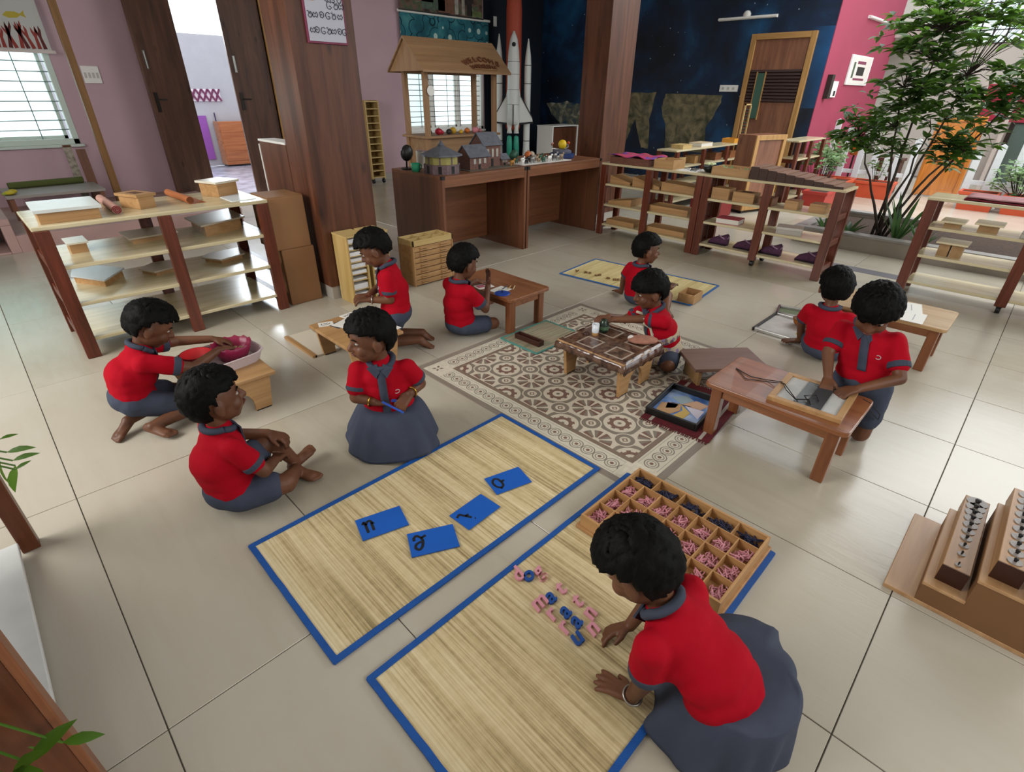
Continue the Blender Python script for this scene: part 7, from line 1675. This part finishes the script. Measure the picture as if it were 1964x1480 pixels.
    # ---- shorts or skirt
    if bottom == 'shorts':
        g = Blob(); g.ell(pel, (.112, .098, .078), SR); 
        for i in range(2): e = hips[i].lerp(kn[i], .66); g.cap(hips[i], e, .067, .061)
        from_mesh('shorts', g.mesh(.008, 6, .004, 14, seed + 5, flat=.004), M_GREYF, t)
    if skirt:
        wc, wr_, wz, outl = skirt; wc = Vector(wc); ang = sorted((math.atan2(p[1] - wc.y, p[0] - wc.x), math.hypot(p[0] - wc.x, p[1] - wc.y)) for p in outl)
        def rad(q):
            q = (q + PI) % (2 * PI) - PI; ex = [(ang[-1][0] - 2 * PI, ang[-1][1])] + ang + [(ang[0][0] + 2 * PI, ang[0][1])]
            for (a0, r0), (a1, r1) in zip(ex[:-1], ex[1:]):
                if a0 <= q <= a1: u = (q - a0) / (a1 - a0 + 1e-9); u = u * u * (3 - 2 * u); return r0 + (r1 - r0) * u
            return ang[0][1]
        mb = MB(); n, m_ = 120, 22
        for j in range(m_ + 1):
            s = j / m_
            for i in range(n):
                q = 2 * PI * i / n; R_ = rad(q); pl = math.sin(q * 11 + 3.0 * noise.noise(Vector((q * 1.5, seed, 0)))) + .6 * math.sin(q * 5 + seed)
                r = wr_ + (R_ - wr_) * (s ** .75); z = wz * (1 - s ** 1.5) + .010; x = wc.x + math.cos(q) * r; y = wc.y + math.sin(q) * r
                f_ = noise.noise(Vector((x * 7, y * 7, seed))) * .055 * math.sin(PI * min(1, s * 1.05)) + .007 * pl * s
                mb.v.append(Vector((x + math.cos(q) * .007 * pl * s, y + math.sin(q) * .007 * pl * s, max(.004 + .006 * (1 + pl) * (s > .85), z + f_))))
        for j in range(m_):
            for i in range(n): mb.f.append((j * n + i, j * n + (i + 1) % n, (j + 1) * n + (i + 1) % n, (j + 1) * n + i)); mb.mi.append(0)
        mb.f.append(tuple(reversed(range(n)))); mb.mi.append(0)
        mb.build('skirt', M_GREYF, t, smooth=True, solid=.003)
    if apron:
        g = Blob()
        for c, r in ((mid.lerp(low, .2), (.116, .096, .07)), (low, (.126, .104, .075)), (pel + fw * .05, (.13, .11, .07))): g.ell(c, r, SR)
        ap = from_mesh('apron', g.mesh(.008, 5, .004, 20, 3.0, flat=.006), apron_mat, t)
        st = MB()
        for s in (1, -1):
            ps = []
            for k in range(8):
                c = (nb + rt * s * .05).lerp(low + rt * s * .06, k / 7); hit = bv.ray_cast(c + sf * .3, -sf); ps.append((hit[0] if hit[0] is not None else c + sf * .09) + sf * .004)
            st.tube(ps, .008, 6)
        st.build('apron_strap', mat('apron_cream', 'c9bfa6', .8), ap, smooth=True)
    # ---- hair
    mb = MB(); nu, nv = 64, 44; keep = []
    for j in range(nv + 1):
        th_ = PI * j / nv
        for i in range(nu):
            p = 2 * PI * i / nu; d = Vector((math.sin(th_) * math.cos(p), math.sin(th_) * math.sin(p), math.cos(th_)))
            k = 1.0; sp = noise.noise(Vector((d.x * 9, d.y * 9, d.z * 4 + seed * 3))) * .007 + noise.noise(Vector((d.x * 24, d.y * 24, d.z * 10 + seed))) * .004
            th0 = .0085 + .005 * max(0, d.z) + .004 * max(0, d.y) * max(0, d.z)
            mb.v.append(H((.071 + th0 + sp) * d.x, -.008 + (.086 + th0 + sp) * d.y, .016 + (.084 + th0 + sp) * d.z)); jag = .09 * noise.noise(Vector((p * 5, seed, 0)))
            cut = d.y > .05 and d.z < (.40 - hair_long * .25 + jag) - .40 * max(0, abs(d.x) - .62)
            cut = cut or (abs(d.x) > .55 and d.z < -.02 + jag and d.y > -.22) or (d.z < -.12 + jag * .5 and d.y > -.28) or d.z < -.66 + jag * .5
            keep.append(not cut)
    for j in range(nv):
        for i in range(nu):
            q = (j * nu + i, j * nu + (i + 1) % nu, (j + 1) * nu + (i + 1) % nu, (j + 1) * nu + i)
            if all(keep[k] for k in q): mb.f.append(tuple(reversed(q))); mb.mi.append(0)
    ho = mb.build('hair', M_HAIR, t, smooth=True); md = ho.modifiers.new('solid', 'SOLIDIFY'); md.thickness = .014; md.offset = 1
    tf = MB(); rr = random.Random(int(seed * 10) + 3)
    for k in range(70):
        th_ = rr.uniform(0, .9); p = rr.uniform(0, 2 * PI); d = Vector((math.sin(th_) * math.cos(p), math.sin(th_) * math.sin(p), math.cos(th_)))
        r0 = H(.078 * d.x, -.008 + .093 * d.y, .016 + .092 * d.z); tg = (HR @ Vector((d.x * .6 + rr.uniform(-.4, .4), d.y * .6 + rr.uniform(-.1, .7), .35))).normalized(); tf.tube([r0, r0 + tg * .008 + HR @ d * .003, r0 + tg * .018 + HR @ d * .004], [.0022, .0016, .0004], 4)
    tf.build('hair_tufts', M_HAIR, t)['kind'] = 'stuff'
    if face:
        for s in (1, -1):
            e = MB().ell(H(s * .029, .0615, .006), (.0125 * hs, .010 * hs, .0075 * hs), HR, 14, 10).build('eye', M_EYEW, t, smooth=True); MB().ell(H(s * .029, .0685, .005), (.0066 * hs, .0045 * hs, .0062 * hs), HR, 12, 8).build('iris', M_EYED, e, smooth=True)
            MB().tube([H(s * .014, .0765, .021), H(s * .03, .074, .027), H(s * .046, .064, .022)], [.0022 * hs, .003 * hs, .0014 * hs], 6).build('eyebrow', M_HAIR, t, smooth=True)
        MB().tube([H(-.019, .078, -.049), H(-.008, .084, -.046), H(0, .085, -.0475), H(.008, .084, -.046), H(.019, .078, -.049)], [.0015 * hs, .004 * hs, .0045 * hs, .004 * hs, .0015 * hs], 6).build('lips', M_LIP, t, smooth=True)
    for i, m_ in bangles:
        p = wr[i]; d = (wr[i] - el[i]).normalized(); u = d.cross(up).normalized(); v = d.cross(u); c = p - d * .012; MB().tube([c + u * .024 * math.cos(q) + v * .024 * math.sin(q) for q in [k * PI / 12 for k in range(25)]], .0035, 6).build('bangle', m_, t, smooth=True)
    return t
def apron_material():
    m, b, x = newmat('floral_apron', .8, .2); p, q = x.pos(True); v = x.n.new('ShaderNodeTexVoronoi'); v.inputs['Scale'].default_value = 32; x.l.new(p, v.inputs['Vector'])
    c = x.mix(x.m('LESS_THAN', v.outputs['Distance'], .42), lin('b5a890'), x.ramp(x.n['Voronoi Texture'].outputs['Color'], [(.3, '8a7a9a'), (.5, 'a8923f'), (.7, '6a5a68')])); x.l.new(c, b.inputs['Base Color']); return m
apron_mat = apron_material()

# 1 foreground child laying out letters
person('child in red shirt and slate skirt bent over the pink letters in the foreground', 93, (.905, .10, .105), (.825, .385, .452), look=(8, -38), seed=1.3, voxel=.004,
       knees=((.97, .20, .06), (.88, .20, .06)), ankles=((.96, .10, .04), (.90, .10, .04)), toes=((.93, .14, .04), (.93, .15, .04)),
       wrists=((.955, .435, .05), (.79, .318, .035)), elbows=((1.02, .40, .19), (.765, .285, .175)), hdirs=((-.6, .55, -.35), (-.15, .9, -.1)), hnorms=((.2, .35, .9), (0, 0, 1)), curls=(.28, .12), bottom='skirt',
       skirt=((.92, .11, 0), .12, .185, [(.85, .28), (.765, .25), (.74, .16), (.80, .05), (.97, -.02), (1.06, .0), (1.18, .06), (1.24, .13), (1.25, .19), (1.21, .26), (1.08, .34), (.93, .33)]), bangles=((1, M_STEEL),), face=True, lean_back=.03)
# 2 boy seated on the floor, left foreground
person('boy in red shirt and slate shorts seated cross-legged at the left, his back turned', 3, (.335, 1.845, .085), (.378, 1.85, .468), look=(-8, 4), seed=2.1, voxel=.0042,
       knees=((.50, 1.735, .075), (.53, 1.90, .185)), ankles=((.585, 1.835, .04), (.60, 1.885, .045)), toes=((.63, 1.745, .03), (.745, 1.93, .07)),
       wrists=((.50, 1.80, .15), (.525, 1.885, .225)), elbows=((.43, 1.71, .19), (.42, 1.985, .22)), hdirs=((.5, .6, -.2), (.6, -.5, -.3)), curls=(.5, .5), lean_back=.03)
# 3 boy kneeling at the basin
person('boy in red shirt kneeling behind the basin table with both hands in the basket', -4, (.225, 2.735, .155), (.392, 2.70, .478), look=(-10, -32), seed=3.4,
       knees=((.44, 2.615, .07), (.43, 2.82, .07)), ankles=((.24, 2.575, .055), (.17, 2.70, .06)), toes=((.315, 2.475, .025), (.11, 2.66, .03)),
       wrists=((.62, 2.665, .29), (.64, 2.80, .30)), elbows=((.48, 2.59, .27), (.50, 2.87, .31)), hdirs=((1, .25, -.15), (1, -.35, -.35)), curls=(.35, .3), lean_back=.035)
# 4 girl with bangles
person('girl in red shirt and slate skirt with gold bangles looking to the left', 232, (1.04, 1.80, .11), (.972, 1.785, .535), look=(-66, -6), seed=4.2, voxel=.004,
       knees=((.98, 1.75, .06), (1.06, 1.72, .06)), ankles=((1.02, 1.82, .04), (1.08, 1.8, .04)), toes=((1.05, 1.85, .03), (1.08, 1.83, .03)),
       wrists=((0.935, 1.76, 0.255), (1.072, 1.679, 0.275)), elbows=((0.891, 1.828, 0.265), (1.156, 1.72, 0.275)), hdirs=((.85, -.3, -.1), (-.75, -.05, -.45)), hnorms=((-.2, -.5, .8), (-.1, -.5, .8)), curls=(.55, .6), bottom='skirt',
       skirt=((1.035, 1.79, 0), .10, .185, [(.91, 2.0), (.865, 1.93), (.82, 1.8), (.835, 1.70), (.90, 1.63), (1.0, 1.58), (1.11, 1.57), (1.19, 1.67), (1.22, 1.78), (1.22, 1.9), (1.12, 1.98), (1.02, 2.02)]), bangles=((0, M_GOLD), (1, M_GOLD)))
# 5 boy kneeling at the card table
person('boy in red shirt kneeling upright at the card table, seen from the side', 142, (1.63, 2.615, .235), (1.565, 2.685, .618), look=(4, -30), seed=5.6, voxel=.005,
       knees=((1.62, 2.735, .05), (1.55, 2.64, .05)), ankles=((1.80, 2.60, .05), (1.72, 2.51, .05)), toes=((1.845, 2.56, .012), (1.77, 2.46, .012)), toeup=((.6, -.5, .6), (.6, -.5, .6)),
       wrists=((1.50, 2.70, .35), (1.465, 2.625, .35)), elbows=((1.63, 2.755, .37), (1.56, 2.555, .345)), hdirs=((-.8, .3, .05), (-.8, .55, .05)), curls=(.5, .5), bangles=((1, M_STEEL),))
# 6 boy at the teak table
person('boy in red shirt seated at the teak table with one hand raised', -2, (2.03, 2.495, .085), (2.05, 2.455, .488), look=(-4, -14), seed=6.1, voxel=.005,
       knees=((2.225, 2.375, .06), (2.20, 2.62, .065)), ankles=((2.19, 2.52, .035), (2.15, 2.45, .035)), toes=((2.12, 2.59, .03), (2.22, 2.43, .03)),
       wrists=((2.205, 2.405, .325), (2.27, 2.60, .29)), elbows=((2.125, 2.345, .195), (2.13, 2.62, .26)), hdirs=((.15, .05, 1), (1, .0, -.2)), hnorms=((1, -.3, 0), None), curls=(.12, .3))
# 7 boy on the pale mat
person('boy in red shirt leaning on one hand beside the pale straw mat', -18, (3.37, 1.985, .085), (3.355, 1.945, .437), look=(-24, -4), seed=7.7, voxel=.005,
       knees=((3.47, 1.79, .10), (3.58, 2.0, .10)), ankles=((3.36, 1.72, .045), (3.52, 1.86, .04)), toes=((3.27, 1.63, .03), (3.46, 1.76, .03)),
       wrists=((3.60, 1.84, .12), (3.455, 2.185, .03)), elbows=(None, (3.40, 2.14, .17)), hdirs=((.7, .1, .2), (.35, .8, -.05)), curls=(.4, .12))
# 8 child in an apron
person('child in red shirt and floral apron reaching across the covered table', 146, (2.655, 1.325, .085), (2.545, 1.425, .452), look=(-4, -16), seed=8.3, voxel=.005, hair_long=.9,
       knees=((2.60, 1.52, .06), (2.525, 1.225, .06)), ankles=((2.66, 1.42, .035), (2.60, 1.36, .035)), toes=((2.6, 1.36, .03), (2.63, 1.47, .03)),
       wrists=((2.415, 1.59, .285), (2.40, 1.54, .285)), elbows=(None, (2.50, 1.41, .30)), hdirs=((-.8, .45, -.05), (-.8, .6, -.05)), curls=(.5, .5), apron=True)
# 9 boy leaning back
person('boy in red shirt seen from behind, propped on his left hand by the tray', 2, (3.40, .665, .085), (3.385, .71, .457), look=(28, -2), seed=9.2, voxel=.005,
       knees=((3.55, .54, .07), (3.56, .80, .075)), ankles=((3.56, .68, .035), (3.52, .62, .035)), toes=((3.5, .74, .03), (3.6, .6, .03)),
       wrists=((3.55, .55, .305), (3.52, .835, .032)), elbows=(None, (3.435, .835, .185)), hdirs=(None, (-.55, .8, -.05)), curls=(.3, .12))
# 10 boy at the lacing frame
person('boy in red shirt kneeling behind the lacing table and looking down', 183, (2.615, .315, .285), (2.56, .36, .632), look=(6, -36), seed=10.4, voxel=.0045, hair_long=.7, hs=1.04,
       knees=((2.585, .405, .05), (2.585, .245, .05)), ankles=((2.79, .40, .05), (2.79, .25, .05)), toes=((2.85, .40, .012), (2.85, .25, .012)), toeup=((1, 0, .6), (1, 0, .6)),
       wrists=((2.455, .425, .325), (2.435, .30, .325)), elbows=((2.545, .475, .40), (2.555, .185, .375)), hdirs=((-.85, -.25, -.35), (-.75, .6, -.2)), curls=(.4, .4))
# blue pencil held by the girl
p = Vector((0.975, 1.675, 0.27)); t = thing('blue_strip', 'blue plastic strip held between the girl hands', 'strip', p); MB().obox(p + Vector((-.01, -.02, -.01)), (.012, .1, .004), Matrix.Rotation(.7, 3, 'Z') @ Matrix.Rotation(.5, 3, 'X')).build('strip', mat('strip_blue', '2a55b0', .3), t, bevel=.001); MB().obox(p + Vector((.01, .0, .006)), (.014, .02, .006), Matrix.Rotation(.7, 3, 'Z')).build('clip', mat('clip_blue', '1f3f86', .3), t)
